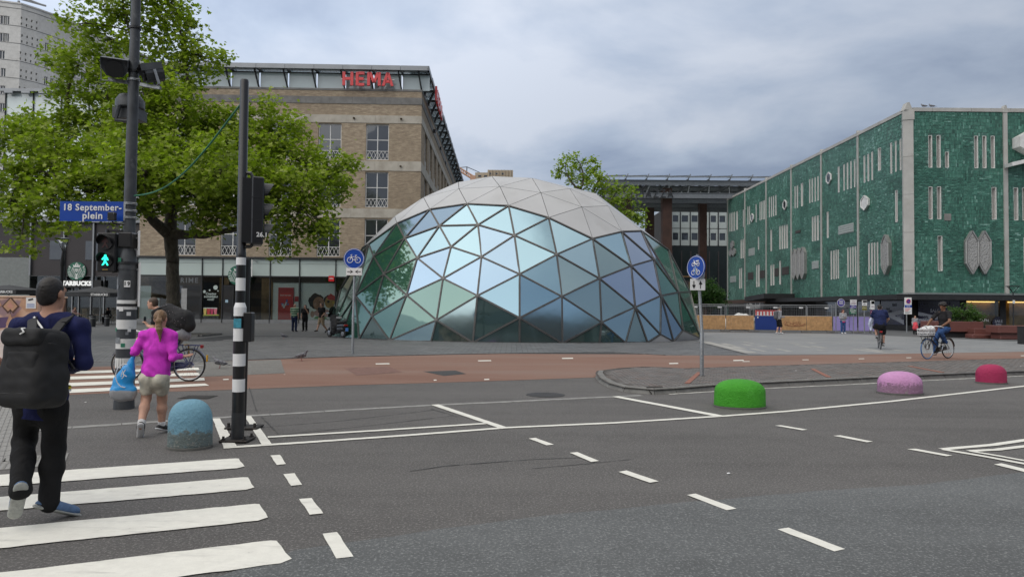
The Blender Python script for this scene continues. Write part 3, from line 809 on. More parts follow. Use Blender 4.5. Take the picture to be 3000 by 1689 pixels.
# drop nearly coincident nodes, except keep traced ones
keep = []
for p in allp:
 if all((p-q).length > 0.75 for q in keep): keep.append(p)
import bmesh
bm = bmesh.new()
for p in keep: bm.verts.new(p)
res = bmesh.ops.convex_hull(bm, input=bm.verts[:])
bm.verts.ensure_lookup_table(); bm.verts.index_update()
tris = []
for f in bm.faces:
 vs_ = [v.co.copy() for v in f.verts]
 if all(v.z < 0.02 for v in vs_): continue
 c = sum(vs_, Vector())/3; n_ = (vs_[1]-vs_[0]).cross(vs_[2]-vs_[0]).normalized()
 if n_.dot(c-(DOME_C+Vector((0, 0, 2)))) < 0: vs_.reverse(); n_ = -n_
 tris.append((vs_, c, n_))
edges = {}
bm.free()
dome = thing('glass_dome', 'big faceted glass and grey metal dome standing on the plaza', 'dome', DOME_C)
def key(p): return (round(p.x, 2), round(p.y, 2), round(p.z, 2))
# glass line: the traced boundary between glazing and metal, interpolated over the azimuth
bound = [on_dome(*q) for q in ((235,550),(430,408),(655,312),(910,275),(1195,288),(1470,370),(1770,513),(1970,465),(2105,460))]
def az(p): return math.atan2((p.y-DOME_C.y)/DB, (p.x-DOME_C.x)/DA)
bt = sorted([(az(p), p.z) for p in bound])
def zlim(a):
 a = -abs(a)
 if a <= bt[0][0]: return bt[0][1]
 for (a0_, z0_), (a1_, z1_) in zip(bt[:-1], bt[1:]):
  if a0_ <= a <= a1_: return z0_+(z1_-z0_)*(a-a0_)/(a1_-a0_)
 return bt[-1][1]
def proj(p):
 d = p-CAM; f = d.dot(Fv); return (1500+FPX*d.dot(Rv)/f, 844.5-FPX*d.dot(Uv)/f)
rg = random.Random(5)
gl_edges = {}; metal_edges = {}
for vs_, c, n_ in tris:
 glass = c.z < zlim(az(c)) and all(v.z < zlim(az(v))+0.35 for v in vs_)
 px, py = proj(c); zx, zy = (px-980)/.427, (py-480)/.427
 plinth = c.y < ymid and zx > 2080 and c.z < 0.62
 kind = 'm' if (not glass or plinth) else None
 if kind is None:  # tint picked by pane position, putting sky and tree reflections into the glass colour
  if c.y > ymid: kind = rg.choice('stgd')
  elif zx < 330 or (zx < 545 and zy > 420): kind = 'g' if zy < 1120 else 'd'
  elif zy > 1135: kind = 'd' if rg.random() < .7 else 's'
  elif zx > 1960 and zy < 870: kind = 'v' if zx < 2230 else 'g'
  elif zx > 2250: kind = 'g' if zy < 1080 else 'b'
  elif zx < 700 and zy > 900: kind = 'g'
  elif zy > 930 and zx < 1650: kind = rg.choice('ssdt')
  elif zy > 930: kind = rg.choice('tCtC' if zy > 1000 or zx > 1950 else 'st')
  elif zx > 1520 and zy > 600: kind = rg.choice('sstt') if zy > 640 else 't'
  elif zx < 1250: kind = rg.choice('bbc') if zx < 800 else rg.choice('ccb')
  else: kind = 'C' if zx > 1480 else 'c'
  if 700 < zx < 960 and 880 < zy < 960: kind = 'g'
 gap = 0.034 if kind != 'm' else 0.013
 # inset triangle
 L = [(vs_[1]-vs_[2]).length, (vs_[2]-vs_[0]).length, (vs_[0]-vs_[1]).length]; per = sum(L)
 inc = sum((v*l_ for v, l_ in zip(vs_, L)), Vector())/per; rin = (vs_[1]-vs_[0]).cross(vs_[2]-vs_[0]).length/per
 k = max(0.05, 1-gap/max(rin, 1e-3))
 iv = [inc+(v-inc)*k for v in vs_]
 th = 0.03
 tilt = Vector((rg.uniform(-1, 1), rg.uniform(-1, 1), rg.uniform(-1, 1)))*0.004
 iv2 = [v+n_*((v-inc).dot(tilt)) for v in iv] if kind != 'm' else iv
 if kind == 'm': iv2 = [v+n_*0.03 for v in iv2]
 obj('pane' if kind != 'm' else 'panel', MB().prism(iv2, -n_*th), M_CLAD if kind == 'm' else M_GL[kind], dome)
 for i in range(3):
  a, b = vs_[i], vs_[(i+1) % 3]; kk = tuple(sorted((key(a), key(b))))
  D_ = edges.setdefault(kk, [a, b, Vector(), False, 0]); D_[2] += n_; D_[4] += 1
  if kind != 'm': D_[3] = True
nb_ = 0
for kk, (a, b, n_, glass, cnt) in edges.items():
 n_ = n_.normalized() if n_.length > 0 else Vector((0, 0, 1)); t = (b-a).normalized()
 if a.z < .02 and b.z < .02:
  pass
 if glass:
  e_ = obj('mullion', MB().bar(a-n_*.05, b-n_*.05, 0.095, 0.10, n_), M_MULL, dome)
  x_ = t.cross(n_).normalized()
  obj('cap_strip', MB().bar(a+n_*.022+x_*.021, b+n_*.022+x_*.021, 0.022, 0.05, n_).bar(a+n_*.022-x_*.021, b+n_*.022-x_*.021, 0.022, 0.05, n_), M_MULL2, e_)
 else:
  obj('joint', MB().bar(a-n_*.03, b-n_*.03, 0.10, 0.06, n_), M_GASK, dome)
# ================================================================== BUILDINGS
def holes_wall(u0, u1, v0, v1, holes, f, depth, reveal=1, face=0):
 """flat wall with real openings; f(u, v, w) -> point, w into the wall; holes: (u0, u1, v0, v1)"""
 mb = MB(); us = sorted({u0, u1, *[h[0] for h in holes], *[h[1] for h in holes]}); us = [u for u in us if u0-1e-6 <= u <= u1+1e-6]
 vs_ = sorted({v0, v1, *[h[2] for h in holes], *[h[3] for h in holes]}); vs_ = [v for v in vs_ if v0-1e-6 <= v <= v1+1e-6]
 for a, b in zip(us[:-1], us[1:]):
  run = None
  for c, d in zip(vs_[:-1], vs_[1:]):
   m_ = ((a+b)/2, (c+d)/2); hole = any(h[0] < m_[0] < h[1] and h[2] < m_[1] < h[3] for h in holes)
   if not hole: run = [c, d] if run is None else [run[0], d]
   if (hole or d == vs_[-1]) and run is not None:
    mb.add([f(a, run[0], 0), f(b, run[0], 0), f(b, run[1], 0), f(a, run[1], 0)], [(0, 1, 2, 3)], face); run = None
 for h in holes:
  c = [(h[0], h[2]), (h[1], h[2]), (h[1], h[3]), (h[0], h[3])]
  for (a, b), (c_, d) in zip(c, c[1:]+c[:1]):
   mb.add([f(a, b, 0), f(c_, d, 0), f(c_, d, depth), f(a, b, depth)], [(3, 2, 1, 0)], reveal)
 return mb
def brick_mat(name, c1, c2, mortar, bw, bh, extra=None, rough=0.85):
 b = NB(name); p = b.pos(); s_ = b.n('ShaderNodeSeparateXYZ'); b.l(p, s_.inputs[0])
 cb = b.n('ShaderNodeCombineXYZ'); b.l(b.math('ADD', s_.outputs[0], s_.outputs[1]), cb.inputs[0]); b.l(s_.outputs[2], cb.inputs[1])
 br = b.n('ShaderNodeTexBrick'); b.l(cb.outputs[0], br.inputs['Vector']); br.inputs['Scale'].default_value = 1.0
 br.inputs['Brick Width'].default_value = bw; br.inputs['Row Height'].default_value = bh; br.inputs['Mortar Size'].default_value = bh*0.13
 br.inputs['Color1'].default_value = (*c1, 1); br.inputs['Color2'].default_value = (*c2, 1); br.inputs['Mortar'].default_value = (*mortar, 1)
 mp = b.n('ShaderNodeMapping'); mp.inputs['Scale'].default_value = (1/bw*.5, 1/bw*.5, 1/bh*.5); b.l(p, mp.inputs[0])
 nb = b.noise(1.0, 3, 0.7, mp.outputs[0]); nl = b.noise(0.12, 6, 0.65, p)
 c = b.mix(b.ramp(nb, [(0.42, 0.0), (0.62, 0.75)]), br.outputs['Color'], extra or tuple(x*.55 for x in c1))
 c = b.mix(b.ramp(nl, [(0.38, 0.45), (0.6, 0.0)]), c, tuple(x*.6 for x in c1))
 b.set('Base Color', c); b.set('Roughness', rough); b.bump(br.outputs['Fac'], -0.5, 0.01); return b.m
M_BRICK = brick_mat('tan_brick', (0.365, 0.285, 0.195), (0.52, 0.415, 0.29), (0.34, 0.29, 0.225), 0.30, 0.095, (0.235, 0.18, 0.128))
M_STN = P('pale_travertine', (0.46, 0.425, 0.36), 0.75, var=0.14, scale=0.9, dirt=(0.33, 0.29, 0.235), dscale=0.7, damt=(0.48, 0.7))
M_STG = P('weathered_concrete', (0.20, 0.195, 0.185), 0.85, var=0.2, scale=1.2, dirt=(0.11, 0.105, 0.10), dscale=0.9)
M_WHITE = P('white_paint', (0.74, 0.73, 0.70), 0.5, var=0.05)
M_DKMET = P('dark_metal', (0.035, 0.036, 0.038), 0.45, 0.5, var=0.15)
M_ZINC = P('zinc_fascia', (0.24, 0.25, 0.26), 0.4, 0.6, var=0.1, scale=1.0)
M_MINT = P('mint_glass', (0.50, 0.58, 0.545), 0.18, 0.0, var=0.04, scale=0.5, spec=0.8)
def win_glass(name, base, refl, rough=0.02):
 b = NB(name); gl = b.n('ShaderNodeBsdfAnisotropic'); gl.inputs['Roughness'].default_value = rough; gl.inputs['Color'].default_value = (0.9, 0.95, 1, 1)
 nf = b.noise(0.8, 2, 0.5, b.wpos()); bp = b.n('ShaderNodeBump'); bp.inputs['Strength'].default_value = 0.06; bp.inputs['Distance'].default_value = 0.05; b.l(nf, bp.inputs['Height']); b.l(bp.outputs[0], gl.inputs['Normal'])
 fr = b.n('ShaderNodeLayerWeight'); fr.inputs['Blend'].default_value = 0.5
 b.set('Base Color', b.mix(b.ramp(b.noise(0.5, 3, 0.5, b.wpos()), [(0.4, 0.0), (0.65, 1.0)]), tuple(x*.7 for x in base), base)); b.set('Roughness', 0.3)
 ms = b.n('ShaderNodeMixShader'); f = b.math('ADD', refl, b.math('MULTIPLY', fr.outputs['Fresnel'], 0.55), True)
 b.l(f, ms.inputs[0]); b.l(b.b.outputs[0], ms.inputs[1]); b.l(gl.outputs[0], ms.inputs[2]); b.l(ms.outputs[0], b.o.inputs[0]); return b.m
M_WIN = win_glass('window_glass', (0.016, 0.020, 0.026), 0.0)
M_WINB = win_glass('dark_shop_glass', (0.012, 0.012, 0.013), 0.05)
def clear_glass(name, tint, refl=0.04):
 b = NB(name); tr_ = b.n('ShaderNodeBsdfTransparent'); tr_.inputs[0].default_value = (*tint, 1)
 gl = b.n('ShaderNodeBsdfAnisotropic'); gl.inputs['Roughness'].default_value = 0.01
 fr = b.n('ShaderNodeLayerWeight'); fr.inputs['Blend'].default_value = 0.35
 ms = b.n('ShaderNodeMixShader'); b.l(b.math('ADD', refl, b.math('MULTIPLY', fr.outputs['Fresnel'], 0.9), True), ms.inputs[0])
 b.l(tr_.outputs[0], ms.inputs[1]); b.l(gl.outputs[0], ms.inputs[2]); b.l(ms.outputs[0], b.o.inputs[0]); return b.m
M_CLEAR = clear_glass('shop_window_glass', (0.92, 0.96, 0.95), .02)
M_CLGR = clear_glass('canopy_glass', (0.90, 0.95, 0.95), 0.03); M_RFGL = P('roof_edge_glass', (0.40, 0.47, 0.48), .15, var=.06, scale=.4, spec=.6)
M_REDS = P('sign_red', (0.62, 0.018, 0.022), 0.35, var=0.04, coat=0.3)
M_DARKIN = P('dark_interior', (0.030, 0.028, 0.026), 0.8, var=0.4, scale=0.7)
M_WARMIN = P('warm_interior', (0.14, 0.10, 0.055), 0.8, var=0.5, scale=1.3)

# ------------------------------------------------ brick store on the corner
CX, CY = -8.55, 63.0
hema = thing('brick_store', 'tan brick store with red letters on its glazed roof edge, behind the plane tree', 'building', (CX, CY, 0), R(1.5))
ff = lambda u, v, w_: (u, w_, v)                 # front wall
sk = 0.012
fsd = lambda u, v, w_: (-w_+sk*u, u, v)          # side wall, running back
WT, GF = 21.6, 6.0
wins = [(-4.05-4.38*k) for k in range(5)]
rows = [(15.15, 18.5), (10.72, 14.05), (6.15, 9.68)]
ww = 2.12
holes = [(x-ww/2, x+ww/2, a, b) for x in wins for a, b in rows]
HL = -25.6
obj('wall', holes_wall(HL, 0, GF, WT, holes, ff, 0.45, 0), M_BRICK, hema, world=False)
swins = [4.0+4.5*k for k in range(12)]
sholes = [(y-ww/2, y+ww/2, a, b) for y in swins for a, b in rows]
obj('wall', holes_wall(0, 58, 0, WT, sholes, fsd, 0.45, 0), M_BRICK, hema, world=False)
obj('wall', MB().box(HL, HL+.02, 0.05, 40, 0, WT).box(HL, .5, 39.9, 40, GF, WT), M_BRICK, hema, world=False)
obj('roof', MB().box(HL, -.02, .02, 57, WT-.4, WT-.3), M_STG, hema, world=False)
# stone bands, slab by slab, on both faces
for z0, z1, m_, L in ((20.35, 21.0, M_STG, 2.19), (18.58, 19.3, M_STN, 2.19), (14.15, 15.05, M_STN, 2.19), (9.78, 10.62, M_STN, 2.19), (WT-.02, WT+.16, M_STG, 3.3)):
 n_ = round(-HL/L)
 for k in range(n_):
  a, b = HL-.04+(-HL+.08)*k/n_, HL-.04+(-HL+.08)*(k+1)/n_-.012
  obj('stone_slab', MB().box(a, b, -.045-random.uniform(0, .006), .2, z0, z1), m_, hema, world=False)
 for k in range(18):
  a, b = .21+3.2*k, 3.2*(k+1)+.20
  obj('stone_slab', MB().prism([(sk*a+.045, a, z0), (sk*b+.045, b, z0), (sk*b+.045, b, z1), (sk*a+.045, a, z1)], (-.2, 0, 0)), m_, hema, world=False)
# windows
def win_meshes(w_, h_):
 fr = MB(); t = 0.085
 fr.box(-w_/2, -w_/2+t, -.04, .06, 0, h_).box(w_/2-t, w_/2, -.04, .06, 0, h_).box(-w_/2+t, w_/2-t, -.04, .06, 0, t).box(-w_/2+t, w_/2-t, -.04, .06, h_-t*1.2, h_)
 fr.box(-.035, .035, -.03, .05, t, h_-t*1.2)
 for q in (0.26, 0.565):
  if q > .5: fr.box(-w_/2+t, -.035, -.03, .05, h_*q-.03, h_*q+.03).box(.035, w_/2-t, -.03, .05, h_*q-.03, h_*q+.03)
 pn = MB().box(-w_/2+t, -.035, .0, .015, t, h_*.565);
 rl = MB(); y = -.10; z0, z1 = .06, h_*.25
 for z in (z0, z1): rl.box(-w_/2, w_/2, y-.02, y+.02, z-.022, z+.022)
 n_ = 6
 for k in range(n_):
  a, b = -w_/2+w_*k/n_, -w_/2+w_*(k+1)/n_
  rl.bar((a, y, z0), (b, y, z1), .03, .028, (0, 1, 0)).bar((a, y, z1), (b, y, z0), .03, .028, (0, 1, 0))
 for x in (-w_/2, 0, w_/2): rl.box(x-.02, x+.02, y-.02, y+.02, z0, z1)
 panes = [MB().box(x0, x1, .0, .015, z0_, z1_) for x0, x1 in ((-w_/2+t, -.035), (.035, w_/2-t)) for z0_, z1_ in ((t, h_*.565-.03), (h_*.565+.03, h_-t*1.2))]
 return fr.mesh('window'), [p.mesh('pane') for p in panes], rl.mesh('railing')
WMS = {}
def add_window(parent, loc, rz, w_, h_):
 k = (round(w_, 2), round(h_, 2))
 if k not in WMS:
  WMS[k] = win_meshes(w_, h_)
  WMS[k][0].materials.append(M_WHITE); WMS[k][2].materials.append(M_WHITE)
  for p in WMS[k][1]: p.materials.append(M_WIN)
 f_, ps, rl = WMS[k]
 o = bpy.data.objects.new('window', f_); COL.objects.link(o); o.parent = parent; o.location = loc; o.rotation_euler = (0, 0, rz)
 for p in ps:
  q = bpy.data.objects.new('pane', p); COL.objects.link(q); q.parent = o
 q = bpy.data.objects.new('railing', rl); COL.objects.link(q); q.parent = o
for a, b in rows:
 for x in wins: add_window(hema, (x, 0.22, a), 0, ww, b-a)
 for y in swins[:11]: add_window(hema, (sk*y-.22, y, a), R(90), ww, b-a)
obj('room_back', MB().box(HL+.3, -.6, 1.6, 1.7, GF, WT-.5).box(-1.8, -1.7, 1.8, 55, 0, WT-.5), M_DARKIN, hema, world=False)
# lamps on the bands
M_BRNZ = P('bronze_bracket', (0.16, 0.13, 0.09), 0.5, 0.6)
for x in (-1.85, -6.2, -10.6):
 for z in (18.95, 14.55): obj('bracket', MB().cyl((x, -.22, z), (x, -.04, z+.1), .11, .03, 8), M_BRNZ, hema, world=False)
# glazed roof edge: fascia, slanting posts, glass
ZT = 23.75; OV = 0.75
n_ = 10
for k in range(n_):
 a, b = HL+(-HL+OV)*k/n_, HL+(-HL+OV)*(k+1)/n_-.03
 obj('fascia', MB().box(a, b, -OV, -OV+.5, ZT-.42, ZT), M_ZINC, hema, world=False)
 obj('glass_panel', MB().box(a+.08, b-.02, .30, .325, WT+.16, ZT-.42), M_RFGL, hema, world=False)
 obj('roof_glass', MB().box(a, b, -OV+.5, 1.5, ZT-.16, ZT-.12), M_CLGR, hema, world=False)
 x = b+.015 if k < n_-1 else -.05
 obj('post', MB().bar((x-.25, -OV+.35, ZT-.42), (x, .25, WT+.16), .12, .24, (0, 1, 0)), M_DKMET, hema, world=False)
 obj('beam', MB().box(a, b, .28, .40, ZT-.52, ZT-.42).box(a-.06, a+.06, -OV+.5, 1.5, ZT-.42, ZT-.17), M_DKMET, hema, world=False)
for k in range(18):
 a, b = -OV+(58+OV)*k/18, -OV+(58+OV)*(k+1)/18-.04
 obj('fascia', MB().box(sk*a+OV-.16, sk*a+OV, a, b, ZT-.42, ZT), M_ZINC, hema, world=False)
 obj('roof_glass', MB().box(sk*a-1.2, sk*a+OV-.17, a+.03, b, ZT-.16, ZT-.12), M_CLGR, hema, world=False)
 obj('glass_panel', MB().box(sk*a-.34, sk*a-.31, max(a, .4), b, WT+.16, ZT-.42), M_RFGL, hema, world=False)
 obj('post', MB().bar((sk*b+OV-.2, b, ZT-.3), (sk*b-.2, b, WT+.16), .24, .12, (0, 1, 0)).box(sk*b-1.2, sk*b+OV-.17, b-.06, b+.06, ZT-.42, ZT-.17), M_DKMET, hema, world=False)
# red letters on the front and round the corner
tw = MB(); t_ = .27
def lbar(a, b): tw.bar((a[0], 0, a[1]), (b[0], 0, b[1]), .19, t_, (0, 0, 1)) if abs(a[1]-b[1]) < .01 else tw.prism([(a[0]-t_/2, .095, a[1]), (a[0]+t_/2, .095, a[1]), (b[0]+t_/2, .095, b[1]), (b[0]-t_/2, .095, b[1])], (0, -.19, 0))
h_ = .66
for a, b in (((-2.2, -h_), (-2.2, h_)), ((-1.45, -h_), (-1.45, h_)), ((-2.1, 0), (-1.55, 0)), ((-.95, -h_), (-.95, h_)), ((-.85, -h_+.1), (-.28, -h_+.1)), ((-.85, 0), (-.34, 0)), ((-.85, h_-.1), (-.28, h_-.1)),
      ((.12, -h_), (.12, h_)), ((1.12, -h_), (1.12, h_)), ((.24, h_), (.62, -h_*.55)), ((1.0, h_), (.62, -h_*.55)), ((1.50, -h_), (1.92, h_)), ((2.34, -h_), (1.92, h_)), ((1.68, -.22), (2.16, -.22))): lbar(a, b)
xs = [v[0] for v in tw.v]; zs = [v[2] for v in tw.v]; W0 = max(xs)-min(xs)
LW = 4.7
obj('lettering', place(tw, (-4.95, -OV+.25, 22.52), 0, (LW/W0, 1, 1.32/(max(zs)-min(zs)))), M_REDS, hema, world=False, label='red letters HEMA on the roof edge')
obj('lettering_rail', MB().box(-7.4, -2.5, -OV+.36, -OV+.41, 22.5, 22.58).box(-6.9, -6.85, -OV+.38, .25, 22.5, 22.56).box(-3.0, -2.95, -OV+.38, .25, 22.5, 22.56), M_WHITE, hema, world=False)
obj('lettering', place(tw, (OV+.35, 6.2, 22.3), R(90), (7.4/W0, 1, 1.45/(max(zs)-min(zs)))), M_REDS, hema, world=False, label='red letters HEMA on the side of the roof edge')
for k in range(6): obj('floodlight', MB().box(.05, .45, 10+8*k, 10.5+8*k, 20.4, 20.7).box(.0, .1, 10.2+8*k, 10.3+8*k, 20.5, 20.6), M_DKMET, hema, world=False)
# glazed side porch
obj('side_porch', MB().box(.12, 1.6, 1.6, 12.5, 0, 11.6), M_CLGR, hema, world=False); obj('porch_frame', MB().box(.1, 1.66, 1.5, 1.6, 0, 11.7).box(.1, 1.66, 12.5, 12.6, 0, 11.7), M_ZINC, hema, world=False)
# ground-floor shop front
SF = -0.55
obj('canopy_slab', MB().box(HL, .3, SF-.25, .02, GF-.16, GF), M_DKMET, hema, world=False)
mul = [at(x, 850, 62.4).x-CX for x in (412, 598, 657, 736, 794, 879, 984)]+[0.2]
mul = [min(.2, m_) for m_ in mul]
for a, b in zip(mul[:-1], mul[1:]):
 obj('top_light', MB().box(a+.03, b-.03, SF, SF+.03, 5.42, GF-.17), M_MINT, hema, world=False)
 obj('mint_panel', MB().box(a+.03, b-.03, SF+.02, SF+.05, 4.30, 5.40), M_MINT, hema, world=False)
 obj('mullion', MB().box(a-.05, a+.03, SF-.08, SF+.25, 0, GF-.17), M_DKMET, hema, world=False)
 obj('shop_window', MB().box(a+.03, b-.03, SF+.05, SF+.07, .32, 4.28), M_CLEAR, hema, world=False)
obj('transom', MB().box(mul[0], .2, SF+.0, SF+.2, 4.18, 4.30), M_DKMET, hema, world=False)
obj('plinth', MB().box(mul[0], .2, SF-.05, SF+.3, 0, .32), P('grey_plinth', (0.20, 0.205, 0.21), 0.6), hema, world=False)
obj('shop_floor', MB().box(HL, .2, SF+.1, 8, .03, .08), P('shop_floor', (0.16, 0.15, 0.14), 0.5), hema, world=False)
obj('shop_ceiling', MB().box(HL, .2, SF+.3, 8, 4.6, 4.7), P('shop_ceiling', (0.25, 0.25, 0.24), 0.8), hema, world=False)
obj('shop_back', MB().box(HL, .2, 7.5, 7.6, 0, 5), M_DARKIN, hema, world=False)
def lx(px, Y=62.45): return at(px, 850, Y).x-CX
def lz(py, px=800, Y=62.45): return at(px, py, Y).z
# display behind each window (local x from the photo, all standing just inside the glass)
M_SHOPW = P('pale_display_wall', (0.82, 0.85, 0.82), 0.7, var=0.04)
for k in range(9): obj('ceiling_lamp', MB().box(-24+2.7*k, -22.9+2.7*k, .3, .6, 4.52, 4.58), EM('shop_ceiling_lamp', (1.0, .9, .75), 5.0), hema, world=False)
obj('display_wall', MB().box(lx(415), lx(446), SF+.35, SF+.45, .3, 3.3).box(lx(446), lx(470), SF+.4, SF+.5, .3, 2.2), M_SHOPW, hema, world=False)
obj('display_wall', MB().box(lx(800), lx(879)-.05, SF+.30, SF+.40, .33, 4.0).box(lx(879)+.05, lx(983), SF+.30, SF+.40, .33, 4.0), M_SHOPW, hema, world=False)
obj('dark_fascia', MB().box(lx(797), .1, SF+.2, SF+.28, 3.72, 4.18), M_DARKIN, hema, world=False)
M_REDW = P('vending_red', (0.50, 0.02, 0.025), 0.4, var=0.1, scale=0.6)
pk = obj('vending_wall', MB().box(lx(817), lx(861), SF+.14, SF+.29, .33, 3.25), M_REDW, hema, world=False)
obj('screen', MB().box(lx(822), lx(856), SF+.115, SF+.138, 1.15, 2.75), P('red_panel', (0.62, 0.03, 0.03), 0.3, var=0.25, scale=0.9), pk)
obj('lettering', place(text_mb('Doet iets leuks', .16, .01, .003), ((lx(822)+lx(856))/2, SF+.105, 2.55)), M_WHITE, pk)
pr = random.Random(9)
for k in range(7):
 x = lx(826+pr.random()*24); z = 1.3+pr.random()*.8
 obj('product', MB().box(x, x+pr.uniform(.1, .22), SF+.09, SF+.113, z, z+pr.uniform(.12, .3)), [P('pk_white', (0.7, 0.7, 0.72), .5), P('pk_blue', (0.08, 0.16, 0.45), .5)][k % 2], pk)
obj('notice', MB().box(lx(863.5), lx(876), SF+.255, SF+.285, 2.0, 2.45), M_REDW, hema, world=False)
sg = obj('hanging_sign', MB().box(lx(967), lx(983), SF-.5, SF-.42, lz(823), lz(807)), M_REDS, hema, world=False)
obj('lettering', place(text_mb('HEMA', .15, .01, .004), ((lx(967)+lx(983))/2, SF-.515, (lz(823)+lz(807))/2)), M_WHITE, sg)
# printed poster of two faces, flat, on the white display wall
po = obj('poster', MB().box(lx(906), lx(986), SF+.27, SF+.298, .42, 2.9), M_SHOPW, hema, world=False, label='poster of a curly-haired child and a painted face')
def blob(cx_, cz_, rx, rz, n=18, j=0.0, seed=1):
 q = random.Random(seed); return [(cx_+rx*math.cos(2*math.pi*k/n)*(1+q.uniform(-j, j)), cz_+rz*math.sin(2*math.pi*k/n)*(1+q.uniform(-j, j))) for k in range(n)]
def flat(parent, poly, y, mat, name='print', th=.004):
 obj(name, MB().prism([(x, y, z) for x, z in poly], (0, th, 0)), mat, parent)
M_SK1, M_SK2, M_HAIRP = P('print_skin', (0.36, 0.19, 0.115), .6, var=.2), P('print_skin_light', (0.45, 0.26, 0.20), .6, var=.2), P('print_black', (0.02, 0.017, 0.016), .7)
px0 = lx(906)
flat(po, blob(lx(926), 2.05, .72, .68, 26, .12, 2), SF+.262, M_HAIRP); flat(po, blob(lx(934), 1.82, .52, .62, 20, .04, 3), SF+.256, M_SK1)
flat(po, [(lx(941), 1.95), (lx(948), 1.72), (lx(941), 1.62)], SF+.250, M_SK1); flat(po, blob(lx(938), 1.45, .14, .05, 10), SF+.246, P('print_lip', (.35, .06, .06), .6))
flat(po, blob(lx(936), 1.98, .09, .035, 10), SF+.247, M_HAIRP); flat(po, blob(lx(924), 1.75, .1, .16, 12), SF+.250, M_SK2)
flat(po, blob(lx(966), 2.15, .55, .5, 22, .1, 5), SF+.262, M_HAIRP); flat(po, blob(lx(966), 1.95, .45, .55, 18, .05, 6), SF+.256, P('print_ochre', (.42, .25, .07), .6, var=.3))
flat(po, [(lx(957), 2.4), (lx(968), 2.75), (lx(984), 2.45), (lx(982), 2.15), (lx(962), 2.2)], SF+.250, M_REDW); flat(po, blob(lx(962), 2.0, .12, .12, 12), SF+.246, M_HAIRP); flat(po, blob(lx(976), 1.95, .10, .16, 4), SF+.246, P('print_yellow', (.6, .42, .05), .6))
flat(po, blob(lx(948), .95, .95, .35, 16, .05, 8), SF+.258, P('print_pink', (.55, .32, .30), .6, var=.15)); flat(po, [(lx(920), .44), (lx(958), .44), (lx(954), .66), (lx(926), .66)], SF+.250, P('print_green', (.06, .30, .05), .6))
flat(po, blob(lx(916), .85, .18, .3, 14), SF+.250, M_SK2)
# coffee window: printed promotion and cups
pm = obj('promotion_print', MB().box(lx(602), lx(652), SF+.08, SF+.084, .35, .36), M_SHOPW, hema, world=False)
for i, t_ in enumerate(('Craving', 'something', 'cool?')):
 obj('lettering', place(text_mb(t_, .30, .006, .006), (lx(624), SF+.035, 2.62-.25*i)), M_MINT, hema, world=False)
for x, z, r_ in ((605, 2.82, .13), (620, 2.95, .08), (637, 3.2, .2), (644, 2.9, .06)): flat(hema, blob(lx(x), z, r_, r_*1.05, 14, .06), SF+.035, M_MINT)
for x, c in ((608, (0.55, 0.42, 0.12)), (618, (0.45, 0.05, 0.05)), (628, (0.40, 0.04, 0.10)), (638, (0.58, 0.16, 0.20))):
 X = lx(x)
 cp = obj('cup_print', MB().prism([(X-.10, SF+.03, .75), (X+.10, SF+.03, .75), (X+.15, SF+.03, 1.3), (X-.15, SF+.03, 1.3)], (0, .006, 0)), P('cup%d' % x, c, .4, var=.25, scale=5), hema, world=False)
 flat(cp, [(X-.16, 1.29), (X+.16, 1.29), (X+.14, 1.37), (X-.14, 1.37)], SF+.024, M_MINT)
flat(hema, [(lx(600), .62), (lx(650), .66), (lx(645), .78), (lx(605), .76)], SF+.036, P('print_lime', (.30, .34, .06), .5))
M_WOOD = P('interior_wood', (0.19, 0.11, 0.045), .6, var=.35, scale=2)
for px_, w_ in ((630, .9), (760, 1.1)): X = lx(px_); obj('curtain', MB().box(X-w_/2, X+w_/2, 2.0, 2.1, .1, 4.2), M_WARMIN, hema, world=False)
# doors
for a, b, m_ in ((lx(655), lx(690), M_WINB), (lx(694), lx(732), M_WINB), (lx(532), lx(596), M_WINB)):
 dd = obj('door', MB().box(a, a+.09, SF-.02, SF+.12, .1, 3.32).box(b-.09, b, SF-.02, SF+.12, .1, 3.32).box(a, b, SF-.02, SF+.12, 3.32, 3.42), M_DKMET, hema, world=False)
 obj('pane', MB().box(a+.09, b-.09, SF+.0, SF+.02, .12, 3.32), m_, dd)
 obj('sticker', MB().box(a+.35, a+.6, SF-.012, SF-.004, 1.85, 2.1), P('sticker_blue', (.35, .5, .6), .5), dd)
obj('door_fascia', MB().box(lx(510), lx(596), SF-.01, SF+.06, 3.42, 4.18), M_DARKIN, hema, world=False)
obj('lettering', place(text_mb('PRIME', .62, .006, .012, spacing=1.3), (lx(555), SF-.02, 3.8)), P('dim_letter', (.12, .13, .14), .5), hema, world=False)
obj('door_panel', MB().box(lx(540), lx(556), SF-.03, SF+.0, .2, 3.1), P('grey_panel', (.32, .32, .32), .5), hema, world=False)

